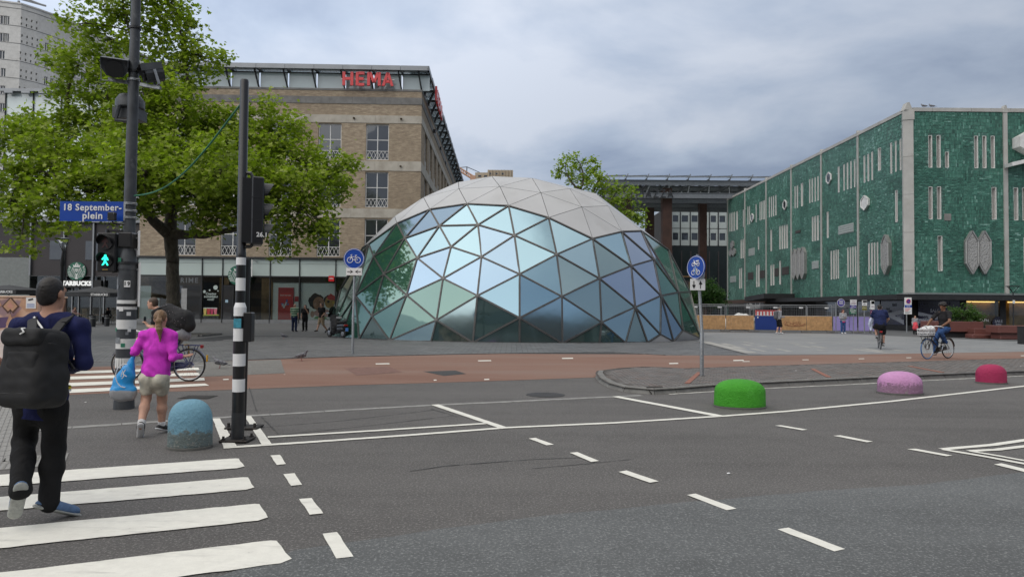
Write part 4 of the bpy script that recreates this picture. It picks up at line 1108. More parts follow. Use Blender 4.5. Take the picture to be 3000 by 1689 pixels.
# emblem: green roundel with a crowned figure drawn in wavy lines
M_EMG, M_EMW = P('emblem_green', (0.012, 0.13, 0.075), .4), P('emblem_white', (0.66, 0.68, 0.65), .5)
def emblem(parent, c, r_, rz, world):
 M_ = Matrix.Translation(Vector(c)) @ Matrix.Rotation(rz, 4, 'Z')
 def put(mb, mat, par): return obj('emblem' if par is parent else 'print', xform(mb, M_), mat, par, world=world)
 d0 = put(MB().lathe([(r_, -.03), (r_, .03)], (0, 0, 0), 32, ax='y'), M_EMG, parent)
 L = MB()
 for s_ in (-1, 1):
  for k in range(4):                                  # hair
   pts_ = []
   for q in range(9):
    t = q/8; pts_.append((s_*r_*(.16+.1*k+.10*t*(k+1)*.6+.035*math.sin(t*9+k)), -.04, r_*(.28-1.02*t+.05*k)))
   L.tube([p for p in pts_ if math.hypot(p[0], p[2]) < r_*.94], r_*.032, 4)
  for k in range(7):                                  # tail fins
   a = R(200-s_*0+0); z = r_*(.42-.16*k); x = s_*math.sqrt(max(.02, .9*r_*r_-z*z))
   L.bar((x, -.04, z), (x*.74, -.04, z-.05*r_), .02, r_*.055, (0, 0, 1))
  L.prism([(s_*r_*.62, -.05, r_*.45), (s_*r_*.85, -.05, r_*.62), (s_*r_*.78, -.05, r_*.38)], (0, .02, 0))
 put(L, M_EMW, d0)
 put(MB().prism([(x*r_, -.05, z*r_) for x, z in ((-.13, .28), (-.14, .05), (0, -.14), (.14, .05), (.13, .28))], (0, .015, 0)), M_EMW, d0)
 put(MB().prism([(x*r_, -.05, z*r_) for x, z in ((-.12, -.2), (0, -.3), (.12, -.2), (.10, -.5), (.16, -.85), (-.16, -.85), (-.10, -.5))], (0, .015, 0)), M_EMW, d0)
 cr = [(-.34, .42), (-.42, .74), (-.22, .60), (-.14, .84), (0, .64), (.14, .84), (.22, .60), (.42, .74), (.34, .42)]
 put(MB().prism([(x*r_, -.052, z*r_) for x, z in cr], (0, .015, 0)), M_EMW, d0)
 st = []
 for k in range(10):
  a = math.pi/2+k*math.pi/5; q = (.13 if k % 2 == 0 else .055)*r_; st.append((q*math.cos(a), -.056, r_*.84+q*math.sin(a)))
 put(MB().prism(st, (0, .015, 0)), M_EMW, d0)
 f_ = MB()
 for s_ in (-1, 1): f_.box(s_*.06*r_-.02*r_, s_*.06*r_+.02*r_, -.056, -.05, .13*r_, .16*r_)
 f_.box(-.012*r_, .012*r_, -.056, -.05, .0, .14*r_).box(-.04*r_, .04*r_, -.056, -.05, -.06*r_, -.04*r_)
 put(f_, M_EMG, d0)
 return d0
# hanging round sign on the front
ex_ = lx(697, 61.0); hs = thing('hanging_sign', 'round green and white emblem sign on a bracket, partly behind the striped pole', 'sign', at(697, 806, 61.0))
emblem(hs, at(697, 806, 61.0), .88, 0, True)
p_ = at(738, 790, 61.0); obj('bracket', MB().bar((p_.x, 61.0, p_.z+.9), (p_.x, 61.0, p_.z-.6), .08, .08, (0, 1, 0)).bar((p_.x-.5, 61.0, p_.z+.2), (p_.x, 61, p_.z+.2), .06, .06).bar((p_.x, 61.0, p_.z+.85), (p_.x, 62.3, p_.z+.85), .08, .08), M_WHITE, hs)

# ------------------------------------------------ glass store on the left
GY = 63.2
gx = lambda px: at(px, 700, GY).x
gz = lambda py, px=200: at(px, py, GY).z
glas = thing('glass_store', 'pale mint glass store over a dark coffee shop front, beside the brick store', 'building', (-40.5, GY, 0))
X0, X1 = gx(4), gx(414)
M_MINT2 = P('pale_glass_panel', (0.62, 0.71, 0.69), 0.06, 0.0, var=0.03, scale=0.2, spec=1.0)
M_CHAR = P('charcoal_panel', (0.032, 0.026, 0.027), 0.5, var=0.15, scale=0.6)
zt, zf = gz(262), gz(650)
obj('core', MB().box(X0+.3, X1, GY+.4, GY+30, zf, zt-.3), M_STG, glas)
nn = 5; pwid = (X1-X0)/nn
for i in range(nn):
 for j in range(2):
  a, b = X0+pwid*i+.03, X0+pwid*(i+1)-.03; c, d = zf+.5+(zt-.8-zf)*j/2+.008, zf+.5+(zt-.8-zf)*(j+1)/2-.008
  obj('glass_panel', MB().box(a, b, GY+.1, GY+.14, c, d), M_MINT2, glas)
 obj('mullion', MB().box(X0+pwid*i-.04, X0+pwid*i+.03, GY-.02, GY+.3, zf, zt-.3), M_DKMET, glas)
for j in range(9): obj('glass_panel', MB().box(X0-.02, X0+.02, GY+.2+3*j, GY+3.1+3*j, zf+.5, zt-.3), M_MINT2, glas)
obj('roof_edge', MB().box(X0-.3, X1+.02, GY-.35, GY+30, zt-.3, zt-.05), M_ZINC, glas)
for k in range(7): obj('roof_bracket', MB().box(X0+.2+1.6*k, X0+1.0+1.6*k, GY-.5, GY-.3, zt-.52, zt-.32), M_ZINC, glas)
obj('floor_band', MB().box(X0-8, X1, GY-.25, GY+.6, zf-.05, zf+.5), M_ZINC, glas)
zm = gz(808)
for a, b in ((-60, 88), (95, 186), (192, 272), (278, 352), (357, 414)):
 obj('dark_panel', MB().box(gx(a), gx(b), GY+.1, GY+.2, zm, zf-.06), M_CHAR, glas)
 obj('mullion', MB().box(gx(b)+.02, gx(b)+.16, GY-.1, GY+.25, zm if b not in (186, 272) else 2.9, zf-.06), M_ZINC, glas)
for px_ in (145, 250, 330): obj('inner_window', MB().box(gx(px_), gx(px_+36), GY+.06, GY+.098, gz(760), gz(705)), M_WINB, glas)
obj('pale_wall', MB().box(gx(-60), gx(90), GY+.0, GY+.1, gz(870), gz(755)), P('pale_shop_wall', (.20, .215, .205), .5), glas)
obj('shop_glass', MB().box(gx(-60), gx(414), GY+.5, GY+.53, 0.0, zm), M_CLEAR, glas)
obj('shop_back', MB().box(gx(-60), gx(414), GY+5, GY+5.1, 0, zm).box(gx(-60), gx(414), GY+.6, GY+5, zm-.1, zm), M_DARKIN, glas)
for px_ in (188, 207, 226, 262, 300, 340): obj('mullion', MB().box(gx(px_)-.05, gx(px_)+.05, GY+.4, GY+.6, 0, zm), M_ZINC, glas)
obj('sign_band', MB().box(gx(176), gx(300), GY-.05, GY+.09, gz(842), gz(819)), P('sign_black', (.008, .008, .008), .5), glas)
M_SIGNW = EM('backlit_letter', (0.75, 0.76, 0.74), 0.35)
tb = text_mb('STARBUCKS', .56, .06, .028, spacing=1.08); xs = [v[0] for v in tb.v]; Wt = max(xs)-min(xs)
obj('lettering', place(tb, ((gx(178)+gx(273))/2, GY-.09, gz(830)), 0, ((gx(273)-gx(178))/Wt, 1, 1)), M_SIGNW, glas)
emblem(glas, (gx(228), GY-.02, gz(794)), .86, 0, True)
rgi = random.Random(4)
for k in range(9):
 x = gx(200+k*24+rgi.uniform(-8, 8)); obj('interior_counter', MB().box(x, x+rgi.uniform(.4, 1.2), GY+2.5, GY+3.2, 0, rgi.uniform(.9, 1.5)), [M_WOOD, M_WARMIN, M_CHAR][k % 3], glas)
for px_ in (14, 120, 310): obj('ceiling_lamp', MB().lathe([(.18, 0), (.18, .06)], (gx(px_), GY+.3, gz(745)), 10), EM('lamp_warm', (1, .75, .4), 2.0), glas)

# ------------------------------------------------ concrete tower far left
M_CONC = NB('tower_concrete')
def conc(b):
 p = b.pos(); nl = b.noise(0.05, 6, 0.6, p); nf = b.noise(1.5, 6, 0.7, p)
 c = b.mix(b.ramp(nl, [(0.35, 0.0), (0.7, 1.0)]), (0.66, 0.645, 0.605), (0.80, 0.785, 0.745)); c = b.mix(b.ramp(nf, [(0.4, 0.0), (0.75, 0.4)]), c, (0.34, 0.33, 0.30))
 b.set('Base Color', c); b.set('Roughness', 0.9)
conc(M_CONC)
tower = thing('concrete_tower', 'tall pale concrete tower with small windows and curved front, top corner of the view', 'building', (-100, 150, 0))
ROOFZ = 63.6
prof = []
for px_, py_ in ((-330, -12), (-150, -6), (0, 2), (63, 10), (110, 25), (160, 43), (220, 68), (282, 92), (330, 112)):
 d = ray(px_, py_); t = (ROOFZ-CAMZ)/d.z; p = CAM+d*t; prof.append(Vector((p.x, p.y, 0)))
TP = prof
cum = [0]
for a, b in zip(TP[:-1], TP[1:]): cum.append(cum[-1]+(b-a).length)
def tw_pt(s_, z, w_=0.0):
 s_ = max(0, min(cum[-1]-1e-4, s_))
 for i in range(len(TP)-1):
  if cum[i] <= s_ <= cum[i+1]:
   a, b = TP[i], TP[i+1]; t = (b-a).normalized(); q = a.lerp(b, (s_-cum[i])/(cum[i+1]-cum[i])); n_ = Vector((t.y, -t.x, 0)); return Vector((q.x-n_.x*w_, q.y-n_.y*w_, z))
def s_of(px):
 for i, (a, b) in enumerate(zip(TP[:-1], TP[1:])):
  xa, xb = proj(Vector((a.x, a.y, ROOFZ)))[0], proj(Vector((b.x, b.y, ROOFZ)))[0]
  if xa <= px <= xb: return cum[i]+(cum[i+1]-cum[i])*(px-xa)/(xb-xa)
 return cum[-1]
FLH = 3.62
holes = []; wl_ = []
cols = [(2, 18), (16, 29), (135, 146), (153, 163), (170, 180), (240, 256)]
rngt = random.Random(2)
for f_ in range(16):
 z1 = ROOFZ-3.0-f_*FLH; z0 = z1-1.75
 for ci, (a, b) in enumerate(cols):
  if ci == 0 and f_ > 2: a, b = 8, 22
  if ci == 1 and f_ > 1: continue
  if ci >= 2 and f_ < 1+ci//3: continue
  if ci == 4 and f_ % 3 == 1: continue
  holes.append((s_of(a), s_of(b), z0, z1)); wl_.append((s_of(a), s_of(b), z0, z1))
 for k in range(4):
  a = 62+k*15+(3 if f_ % 2 else 0);
  for zz in (z0+.2, z1-.3): holes.append((s_of(a), s_of(a+4.5), zz, zz+.5))
brk = [c for c in cum]
mb = MB()
us = sorted({*brk, *[h[0] for h in holes], *[h[1] for h in holes]}); vs_ = sorted({0, ROOFZ, *[h[2] for h in holes], *[h[3] for h in holes]})
for a, b in zip(us[:-1], us[1:]):
 run = None
 for c, d in zip(vs_[:-1], vs_[1:]):
  hole = any(h[0] < (a+b)/2 < h[1] and h[2] < (c+d)/2 < h[3] for h in holes)
  if not hole: run = [c, d] if run is None else [run[0], d]
  if (hole or d == vs_[-1]) and run: mb.add([tw_pt(a, run[0]), tw_pt(b-1e-4, run[0]), tw_pt(b-1e-4, run[1]), tw_pt(a, run[1])], [(0, 1, 2, 3)]); run = None
for h in holes:
 c = [(h[0], h[2]), (h[1], h[2]), (h[1], h[3]), (h[0], h[3])]
 for (a, b), (c_, d) in zip(c, c[1:]+c[:1]): mb.add([tw_pt(a, b), tw_pt(c_, d), tw_pt(c_, d, .5), tw_pt(a, b, .5)], [(3, 2, 1, 0)])
obj('wall', mb, M_CONC.m, tower)
back_ = [TP[0]+Vector((-10, 30, 0)), TP[-1]+Vector((5, 30, 0))]
obj('core', MB().prism([tw_pt(c, 0, .6) for c in cum]+[back_[1], back_[0]], (0, 0, ROOFZ-.3)), M_CONC.m, tower)
obj('roof_slab', MB().prism([tw_pt(c, ROOFZ-.25, -.15) for c in cum]+[Vector((back_[1].x, back_[1].y, ROOFZ-.25)), Vector((back_[0].x, back_[0].y, ROOFZ-.25))], (0, 0, .3)), M_CONC.m, tower)
for a, b, c, d in wl_:
 fr = MB(); q = lambda s_, z, w_: tw_pt(s_, z, w_)
 for (p0, z0_), (p1, z1_) in (((a, c), (b, c)), ((a, d), (b, d)), ((a, c), (a, d)), ((b, c), (b, d)), (((a+b)/2, c), ((a+b)/2, d))):
  fr.bar(q(p0, z0_, .22), q(p1, z1_, .22), .16, .16)
 f_ = obj('window', fr, M_WHITE, tower)
 obj('pane', MB().add([q(a, c, .3), q(b, c, .3), q(b, d, .3), q(a, d, .3)], [(0, 1, 2, 3)]), M_WIN, f_)
for f_ in range(16):
 z = ROOFZ-1.2-f_*FLH
 pts_ = [tw_pt(c, z, -.02) for c in cum]
 obj('panel_joint', MB().tube(pts_, .05, 4), P('joint_dark', (.15, .145, .135), .9), tower)
# rooftop crane jib
cr_ = thing('roof_crane', 'thin grey crane jib on the concrete tower roof', 'crane', at(60, 8, 148))
a, b = at(-40, -30, 146), at(135, 18, 150)
obj('jib', MB().tube([a, b], .22, 6).tube([a+Vector((0, 0, 1.3)), b], .12, 5), M_ZINC, cr_); obj('mast', MB().cyl(at(55, 14, 148)-Vector((0, 0, 3)), at(55, 3, 148), .25, n=8), M_ZINC, cr_)

# ------------------------------------------------ green tiled store on the right
def green_tiles():
 b = NB('green_tile'); p = b.pos(); s_ = b.n('ShaderNodeSeparateXYZ'); b.l(p, s_.inputs[0])
 u = b.math('ADD', s_.outputs[0], s_.outputs[1]); v = s_.outputs[2]
 cb = b.n('ShaderNodeCombineXYZ'); b.l(u, cb.inputs[0]); b.l(v, cb.inputs[1]); ch = b.n('ShaderNodeCombineXYZ'); b.l(v, ch.inputs[0]); b.l(u, ch.inputs[1])
 def br(vec, w_, h_, off=.5):  # one tile course
  q = b.n('ShaderNodeTexBrick'); b.l(vec, q.inputs['Vector']); q.inputs['Scale'].default_value = 1; q.inputs['Brick Width'].default_value = w_; q.inputs['Row Height'].default_value = h_
  q.inputs['Mortar Size'].default_value = .012; q.inputs['Color1'].default_value = (0, 0, 0, 1); q.inputs['Color2'].default_value = (1, 1, 1, 1); q.inputs['Mortar'].default_value = (.5, .5, .5, 1); q.offset = off; return q
 bh_, bv_ = br(cb.outputs[0], .30, .125), br(ch.outputs[0], .30, .125)
 big = br(cb.outputs[0], 2.9, 2.6)
 big.inputs['Mortar Size'].default_value = 0.0
 sel = b.ramp(big.outputs['Color'], [(0.45, 0.0), (0.5, 1.0)])
 tint = b.mix(sel, bh_.outputs['Color'], bv_.outputs['Color']); mort = b.mix(sel, bh_.outputs['Fac'], bv_.outputs['Fac'])
 nn_ = b.noise(2.2, 4, .7, p); n3 = b.noise(0.35, 4, .6, p)
 wn = b.n('ShaderNodeTexWhiteNoise'); mp = b.n('ShaderNodeVectorMath', operation='SNAP'); mp.inputs[1].default_value = (.17, .17, .15); b.l(p, mp.inputs[0]); b.l(mp.outputs[0], wn.inputs[0])
 f = b.math('ADD', b.math('MULTIPLY', tint, .35), b.math('ADD', b.math('MULTIPLY', nn_, .40), b.math('MULTIPLY', wn.outputs[0], .35)))
 c = b.ramp(f, [(0.25, (0.024, 0.070, 0.054)), (0.45, (0.046, 0.135, 0.102)), (0.63, (0.080, 0.205, 0.160)), (0.82, (0.22, 0.37, 0.33))])
 c = b.mix(b.ramp(big.outputs['Color'], [(0.1, 0.45), (0.9, 0.0)]), c, (0.020, 0.085, 0.062))
 c = b.mix(b.ramp(n3, [(0.42, 0.35), (0.62, 0.0)]), c, (0.030, 0.065, 0.050))
 c = b.mix(mort, c, (0.075, 0.135, 0.115))
 b.set('Base Color', c); b.set('Roughness', 0.38)
 hgt = b.math('SUBTRACT', b.math('MULTIPLY', wn.outputs[0], .7), mort); b.bump(hgt, 0.6, 0.02); return b.m
M_GT = green_tiles()
M_RIB = P('white_concrete_rib', (0.43, 0.425, 0.40), 0.75, var=0.12, scale=0.8, dirt=(0.34, 0.325, 0.29), dscale=0.6)
M_SLOTP = P('pale_blind', (0.42, 0.42, 0.40), 0.6, var=0.08)
M_BRPAN = P('brown_louvre', (0.075, 0.062, 0.058), 0.6)
XB, YA = 32.3, 55.6
def tile_mat():
 b = NB('glazed_tile'); a = b.n('ShaderNodeAttribute', attribute_name='tint').outputs['Fac']
 c = b.ramp(a, [(0.0, (0.026, 0.080, 0.060)), (0.4, (0.052, 0.165, 0.122)), (0.7, (0.090, 0.25, 0.188)), (1.0, (0.24, 0.43, 0.37))]); n_ = b.noise(3, 6, .7, b.wpos())
 c = b.mix(b.ramp(n_, [(.45, 0.), (.75, .5)]), c, (0.035, 0.075, 0.060)); b.set('Base Color', c); b.set('Roughness', b.math('ADD', .22, b.math('MULTIPLY', n_, .35))); b.bump(b.noise(14, 3, .6, b.wpos()), .3, .02); return b.m
M_TILE = tile_mat(); TR_ = random.Random(41)
def tile_field(parent, u0, u1, v0, v1, holes, f_):
 """glazed tiles laid in patches, some courses upright, each tile a little uneven; too small to pick apart singly"""
 V = []; T = []; u = u0
 while u < u1-.05:
  pw_ = min(TR_.uniform(.9, 2.4), u1-u); pw_ = u1-u if u1-u-pw_ < .5 else pw_; v = v0
  while v < v1-.05:
   ph_ = min(TR_.uniform(1.1, 2.9), v1-v); ph_ = v1-v if v1-v-ph_ < .5 else ph_; up = TR_.random() < .45; tw_, th_ = (.13, .29) if up else (.30, .125); base = TR_.gauss(.45, .09); rough_ = TR_.uniform(.006, .022)
   nu, nv = max(1, round(pw_/tw_)), max(1, round(ph_/th_)); du, dv_ = pw_/nu, ph_/nv; gap = .009
   for j in range(nv):
    for i in range(nu+1):
     a, b = u+du*(i-(.5 if (j % 2 and not up) else 0)), 0; b = min(a+du, u+pw_)-gap; a = max(a, u)+gap; c, d = v+dv_*j+gap, v+dv_*(j+1)-gap
     if b-a < .03 or any(h[0]-.03 < b and h[1]+.03 > a and h[2]-.03 < d and h[3]+.03 > c for h in holes): continue
     w_ = [-.012-TR_.random()*rough_ for _ in range(4)]
     V += [f_(a, c, 0), f_(b, c, 0), f_(b, d, 0), f_(a, d, 0), f_(a+.008, c+.008, w_[0]), f_(b-.008, c+.008, w_[1]), f_(b-.008, d-.008, w_[2]), f_(a+.008, d-.008, w_[3])]
     T += [min(1, max(0, base+TR_.gauss(0, .15)+(.3 if TR_.random() < .04 else 0)))]*8
   v += ph_
  u += pw_
 n_ = len(V)//8; F_ = (np.array([[4, 5, 6, 7], [0, 1, 5, 4], [1, 2, 6, 5], [2, 3, 7, 6], [3, 0, 4, 7]])[None]+8*np.arange(n_)[:, None, None]).reshape(-1, 4).tolist()
 me = bpy.data.meshes.new('tiles'); me.from_pydata(V, [], F_); me.update(); me.attributes.new('tint', 'FLOAT', 'POINT').data.foreach_set('value', T)
 obj('tiles', me, M_TILE, parent, kind='stuff')
gst = thing('green_store', 'green tiled department store with white slot windows and concrete ribs', 'building', (XB+6, YA+10, 0))
def zg(x, y): return (2100+.4552*x, 300+.4552*y)
ZTOP = 18.0; ZB = 2.95
colx = [72, 183, 320, 482, 676, 913, 1212]
YB = [atX(*zg(x, 800), XB).y for x in colx]
fB = lambda u, v, w_: (XB+w_, u, v)
fA = lambda u, v, w_: (u, YA+w_, v)
SB = [  # slots on the receding front: bay from the far end, (x0, x1, ytop, ybot)
   [(82,87,715,830),(92,97,712,829),(102,107,708,827),(112,117,705,825),(126,136,700,818),(169,173,690,800),(153,162,885,1002),(166,175,880,1000),(144,152,1070,1196),(155,163,1066,1194)],
   [(198,203,670,786),(209,214,667,783),(251,256,655,770),(276,281,642,757),(286,291,638,754),(296,301,634,752),(305,310,630,750),(265,273,865,945),(253,262,1047,1186),(266,276,1043,1184)],
   [(336,341,610,738),(349,355,606,735),(362,369,602,730),(377,384,597,725),(345,356,820,955),(402,412,797,943),(417,427,794,942),(432,442,791,940),(447,458,788,938),(345,356,1047,1176),(360,371,1043,1174),(402,413,1020,1170)],
   [(501,507,541,680),(515,523,536,677),(541,556,521,666),(595,602,495,646),(611,618,490,641),(630,637,483,636),(648,656,477,630),(612,622,737,892),(628,639,732,889),(645,657,728,886)],
   [(779,790,415,578),(815,824,400,566),(837,846,390,558),(860,868,380,552),(883,892,370,544),(708,720,705,870),(733,742,957,1137),(750,759,953,1135),(765,772,950,1133),(778,786,948,1131),(840,849,935,1123),(857,865,932,1121),(873,880,929,1119),(889,897,926,1117)],
   [(945,955,345,515),(970,980,333,506),(995,1005,320,498),(1036,1057,295,438),(1117,1128,262,457),(1147,1157,250,445),(1177,1188,238,435),(1147,1165,567,768),(975,985,908,1107),(994,1003,905,1106),(1012,1020,903,1105),(1030,1039,900,1104)]]
HEXB = [(4, 728, 450, 523), (2, 444, 628, 690), (1, 233, 715, 768)]
def slot_rect_B(s_):
 xm = (s_[0]+s_[1])/2
 ya, yb = atX(*zg(s_[1], s_[2]), XB).y, atX(*zg(s_[0], s_[2]), XB).y
 z1 = atX(*zg(xm, s_[2]), XB).z; z0 = atX(*zg(xm, s_[3]), XB).z
 m_ = (ya+yb)/2; return (m_+(ya-m_)*.78, m_+(yb-m_)*.78, z0, z1)
def slot(parent, h, f_, depth, pane_m, d2):
 o = obj('window', MB().prism([f_(h[0]+.02, h[2]+.02, depth-.06), f_(h[1]-.02, h[2]+.02, depth-.06), f_(h[1]-.02, h[3]-.02, depth-.06), f_(h[0]+.02, h[3]-.02, depth-.06)], d2), pane_m, parent)
 fr = MB(); w_ = .035
 cs = [(h[0], h[2]), (h[1], h[2]), (h[1], h[3]), (h[0], h[3])]
 for (a, b), (c, d) in zip(cs, cs[1:]+cs[:1]): fr.bar(f_(a, b, .012), f_(c, d, .012), .035, .035)
 obj('frame', fr, M_WHITE, o)
for i in range(6):
 u0, u1 = YB[i+1]+.06, YB[i]-.06
 hs_ = [slot_rect_B(s_) for s_ in SB[i]]; hs_ = [(max(u0+.05, a), min(u1-.05, b), c, d) for a, b, c, d in hs_]
 obj('wall_panel', holes_wall(u0, u1, ZB, ZTOP, hs_, fB, .5, 1), [M_GT, M_WHITE], gst)
 tile_field(gst, u0+.05, u1-.05, ZB+.02, ZTOP-.06, hs_, fB)
 for h in hs_: slot(gst, h, fB, .5, M_SLOTP if random.random() < .45 else M_WIN, (.03, 0, 0))
# front facing the road
SA = [(1362,1386,213,418),(1415,1440,213,418),(1470,1493,320,418),(1657,1682,217,422),(1710,1735,217,422),(1764,1789,217,422),(1364,1388,543,750),(1418,1444,543,750),(1770,1800,547,752),(1423,1452,860,1082)]
SA2 = [(1912,1940,550,757),(1967,1995,550,757),(2040,2065,217,422),(2100,2125,217,422),(1975,2003,870,1085),(2180,2205,543,750)]
def slot_rect_A(s_):
 a, b = at(*zg(s_[0], s_[2]), YA), at(*zg(s_[1], s_[3]), YA); return (a.x, b.x, b.z, a.z)
XC2 = at(*zg(1856, 600), YA).x; XE = XC2+7.6
for u0, u1, sl_ in ((XB+.35, XC2-.06, SA), (XC2+.06, XE, SA2), (XE+.1, XE+7.5, []), (XE+7.6, XE+15, [])):
 hs_ = [slot_rect_A(s_) for s_ in sl_]; hs_ = [h for h in hs_ if h[0] > u0 and h[1] < u1]
 obj('wall_panel', holes_wall(u0, u1, ZB, ZTOP, hs_, fA, .45, 1), [M_GT, M_WHITE], gst)
 if u0 < XE: tile_field(gst, u0+.02, u1-.02, ZB+.02, ZTOP-.06, hs_, fA)
 for h in hs_: slot(gst, h, fA, .45, M_SLOTP, (0, .03, 0))
obj('core', MB().box(XB+.62, XE+15, YA+.6, YB[0]+.5, 0.1, ZTOP-.3), M_DARKIN, gst)
obj('roof', MB().box(XB+.1, XE+15, YA+.1, YB[0]+.5, ZTOP-.28, ZTOP-.1), M_STG, gst)
obj('wall_panel', MB().box(XB, XE+15, YB[0]-.05, YB[0]+.55, 0, ZTOP-.32), M_GT, gst)
# ribs and coping
for i, y in enumerate(YB[:-1]):
 obj('rib', MB().box(XB-.10, XB+.3, y-.13, y+.13, ZB-.05, ZTOP).prism([(XB-.14, y-.2, ZTOP-.1), (XB-.14, y+.2, ZTOP-.1), (XB-.14, y+.04, ZTOP+.42), (XB-.14, y-.04, ZTOP+.42)], (.4, 0, 0)), M_RIB, gst)
cw = .42
segs = [ZB-.1, 4.9, 8.0, 11.1, 14.2, 17.2]
for a, b in zip(segs[:-1], segs[1:]): obj('corner_rib', MB().prism([(XB-.42, YA-.12, a), (XB+.30, YA-.36, a), (XB+.36, YA+.1, a), (XB-.16, YA+.5, a)], (0, 0, b-a-.02)), M_RIB, gst)
obj('corner_rib', MB().prism([(XB-.46, YA-.16, 17.2), (XB+.36, YA-.42, 17.2), (XB+.42, YA+.1, 17.2), (XB-.16, YA+.5, 17.2)], (0, 0, .8)).prism([(XB-.40, YA-.3, 18.0), (XB+.30, YA-.3, 18.0), (XB+.04, YA-.3, 18.62), (XB-.14, YA-.3, 18.62)], (0, .6, 0)), M_RIB, gst)
obj('rib', MB().box(XC2-.16, XC2+.16, YA-.14, YA+.3, ZB-.05, ZTOP).prism([(XC2-.22, YA-.18, ZTOP-.1), (XC2+.22, YA-.18, ZTOP-.1), (XC2+.05, YA-.18, ZTOP+.5), (XC2-.05, YA-.18, ZTOP+.5)], (0, .4, 0)), M_RIB, gst)
obj('rib', MB().box(XE-.1, XE+.1, YA-.14, YA+.3, ZB-.05, ZTOP), M_RIB, gst)
for i in range(6):
 for k in range(2):
  a, b = YB[i+1]+.22+(YB[i]-YB[i+1]-.44)*k/2, YB[i+1]+.22+(YB[i]-YB[i+1]-.44)*(k+1)/2-.02; obj('coping', MB().box(XB-.08, XB+.4, a, b, ZTOP-.04, ZTOP+.24), M_RIB, gst)
xk = XB+.45
while xk < XE+14: obj('coping', MB().box(xk, min(xk+1.58, XE+15), YA-.09, YA+.4, ZTOP-.04, ZTOP+.26), M_RIB, gst); xk += 1.6
# hexagons, louvres, grille shields
M_GRIL = NB('grille_metal')
def gril(b):
 v = b.n('ShaderNodeTexVoronoi'); v.inputs['Scale'].default_value = 9.0; b.l(b.pos(), v.inputs['Vector'])
 c = b.ramp(v.outputs['Distance'], [(0.25, (0.20, 0.20, 0.19)), (0.42, (0.40, 0.395, 0.38))]); b.set('Base Color', c); b.set('Roughness', .5); b.set('Metallic', .3); b.bump(v.outputs['Distance'], .6, .05)
gril(M_GRIL)
M_GRF = P('grille_frame', (0.33, 0.33, 0.32), .45, .4)
def hexpoly(uc, hw, z0, z1, tip):
 return [(uc, z1), (uc-hw, z1-tip), (uc-hw, z0+tip), (uc, z0), (uc+hw, z0+tip), (uc+hw, z1-tip)]
def shield(uc, hw, z0, z1, tip, f_, out_, frame, fill, d):
 pl = hexpoly(uc, hw, z0, z1, tip); o = obj('shield', MB().prism([f_(u, v, 0.0) for u, v in pl], f3(f_, -out_)), frame, gst)
 pi_ = hexpoly(uc, hw*.80, z0+tip*.28, z1-tip*.28, tip*.86)
 obj('grille', MB().prism([f_(u, v, -out_-.002) for u, v in pi_], f3(f_, -.03)), fill, o)
 fr = MB()
 for (a, b), (c, e_) in zip(pl, pl[1:]+pl[:1]): fr.bar(f_(a, b, -out_-.03), f_(c, e_, -out_-.03), .09, .09)
 obj('rim', fr, frame, o)
def f3(f_, w_): a, b = Vector(f_(0, 0, 0)), Vector(f_(0, 0, w_)); return b-a
M_HEXW = P('hex_white', (0.70, 0.70, 0.68), .4)
for cx_ in (1627, 1706):
 a, b = at(*zg(cx_, 828), YA), at(*zg(cx_, 1105), YA); shield(a.x, .50, b.z, a.z, .85, fA, .3, M_GRF, M_GRIL.m, 0)
def hexB(x, y0, y1, wpx, tip, frame, fill, out_=.3):
 c = atX(*zg(x, (y0+y1)/2), XB); z1 = atX(*zg(x, y0), XB).z; z0 = atX(*zg(x, y1), XB).z
 w_ = abs(atX(*zg(x-wpx/2, y0), XB).y-atX(*zg(x+wpx/2, y0), XB).y); shield(c.y, w_/2, z0, z1, tip, fB, out_, frame, fill, 0)
hexB(1105, 850, 1108, 44, .75, M_GRF, M_GRIL.m)
for x, y0, y1 in ((514, 943, 1140), (540, 936, 1138), (568, 930, 1137)): hexB(x, y0, y1, 25, .62, M_GRF, M_GRIL.m)
hexB(963, 600, 692, 44, .38, M_HEXW, M_HEXW, .18)
for x, y0, y1, w_ in ((728, 450, 523, 28), (444, 628, 690, 20), (233, 715, 768, 15)): hexB(x, y0, y1, w_, .32, M_HEXW, M_WIN, .12)
for x, y0, y1 in ((107, 890, 940), (98, 940, 990), (117, 936, 988)): hexB(x, y0, y1, 17, .32, M_GRF, M_GRF, .2)
def louvre(x0, x1, y0, y1, m_):
 a, b = atX(*zg(x0, y0), XB).y, atX(*zg(x1, y0), XB).y; xm = (x0+x1)/2; z1, z0 = atX(*zg(xm, y0), XB).z, atX(*zg(xm, y1), XB).z
 o = obj('louvre_panel', MB().box(XB-.05, XB-.002, b, a, z0, z1), m_, gst)
 n_ = max(4, int((z1-z0)/.22))
 for k in range(n_): obj('slat', MB().bar((XB-.07, b, z0+(z1-z0)*(k+.5)/n_), (XB-.07, a, z0+(z1-z0)*(k+.5)/n_), .05, .06), m_, o)
for q in ((785,882,785,842),(207,245,938,985),(615,657,1020,1070),(88,125,1117,1156)): louvre(*q, P('pale_louvre', (.42, .46, .44), .5))
for q in ((374,400,1067,1118),(420,466,1057,1108),(203,237,1093,1139),(279,310,1080,1129),(510,540,823,839)): louvre(*q, M_BRPAN)
p_ = at(*zg(1484, 738), YA); obj('vent', MB().box(p_.x-.28, p_.x+.28, YA-.05, YA-.002, p_.z-.28, p_.z+.28), M_STG, gst)
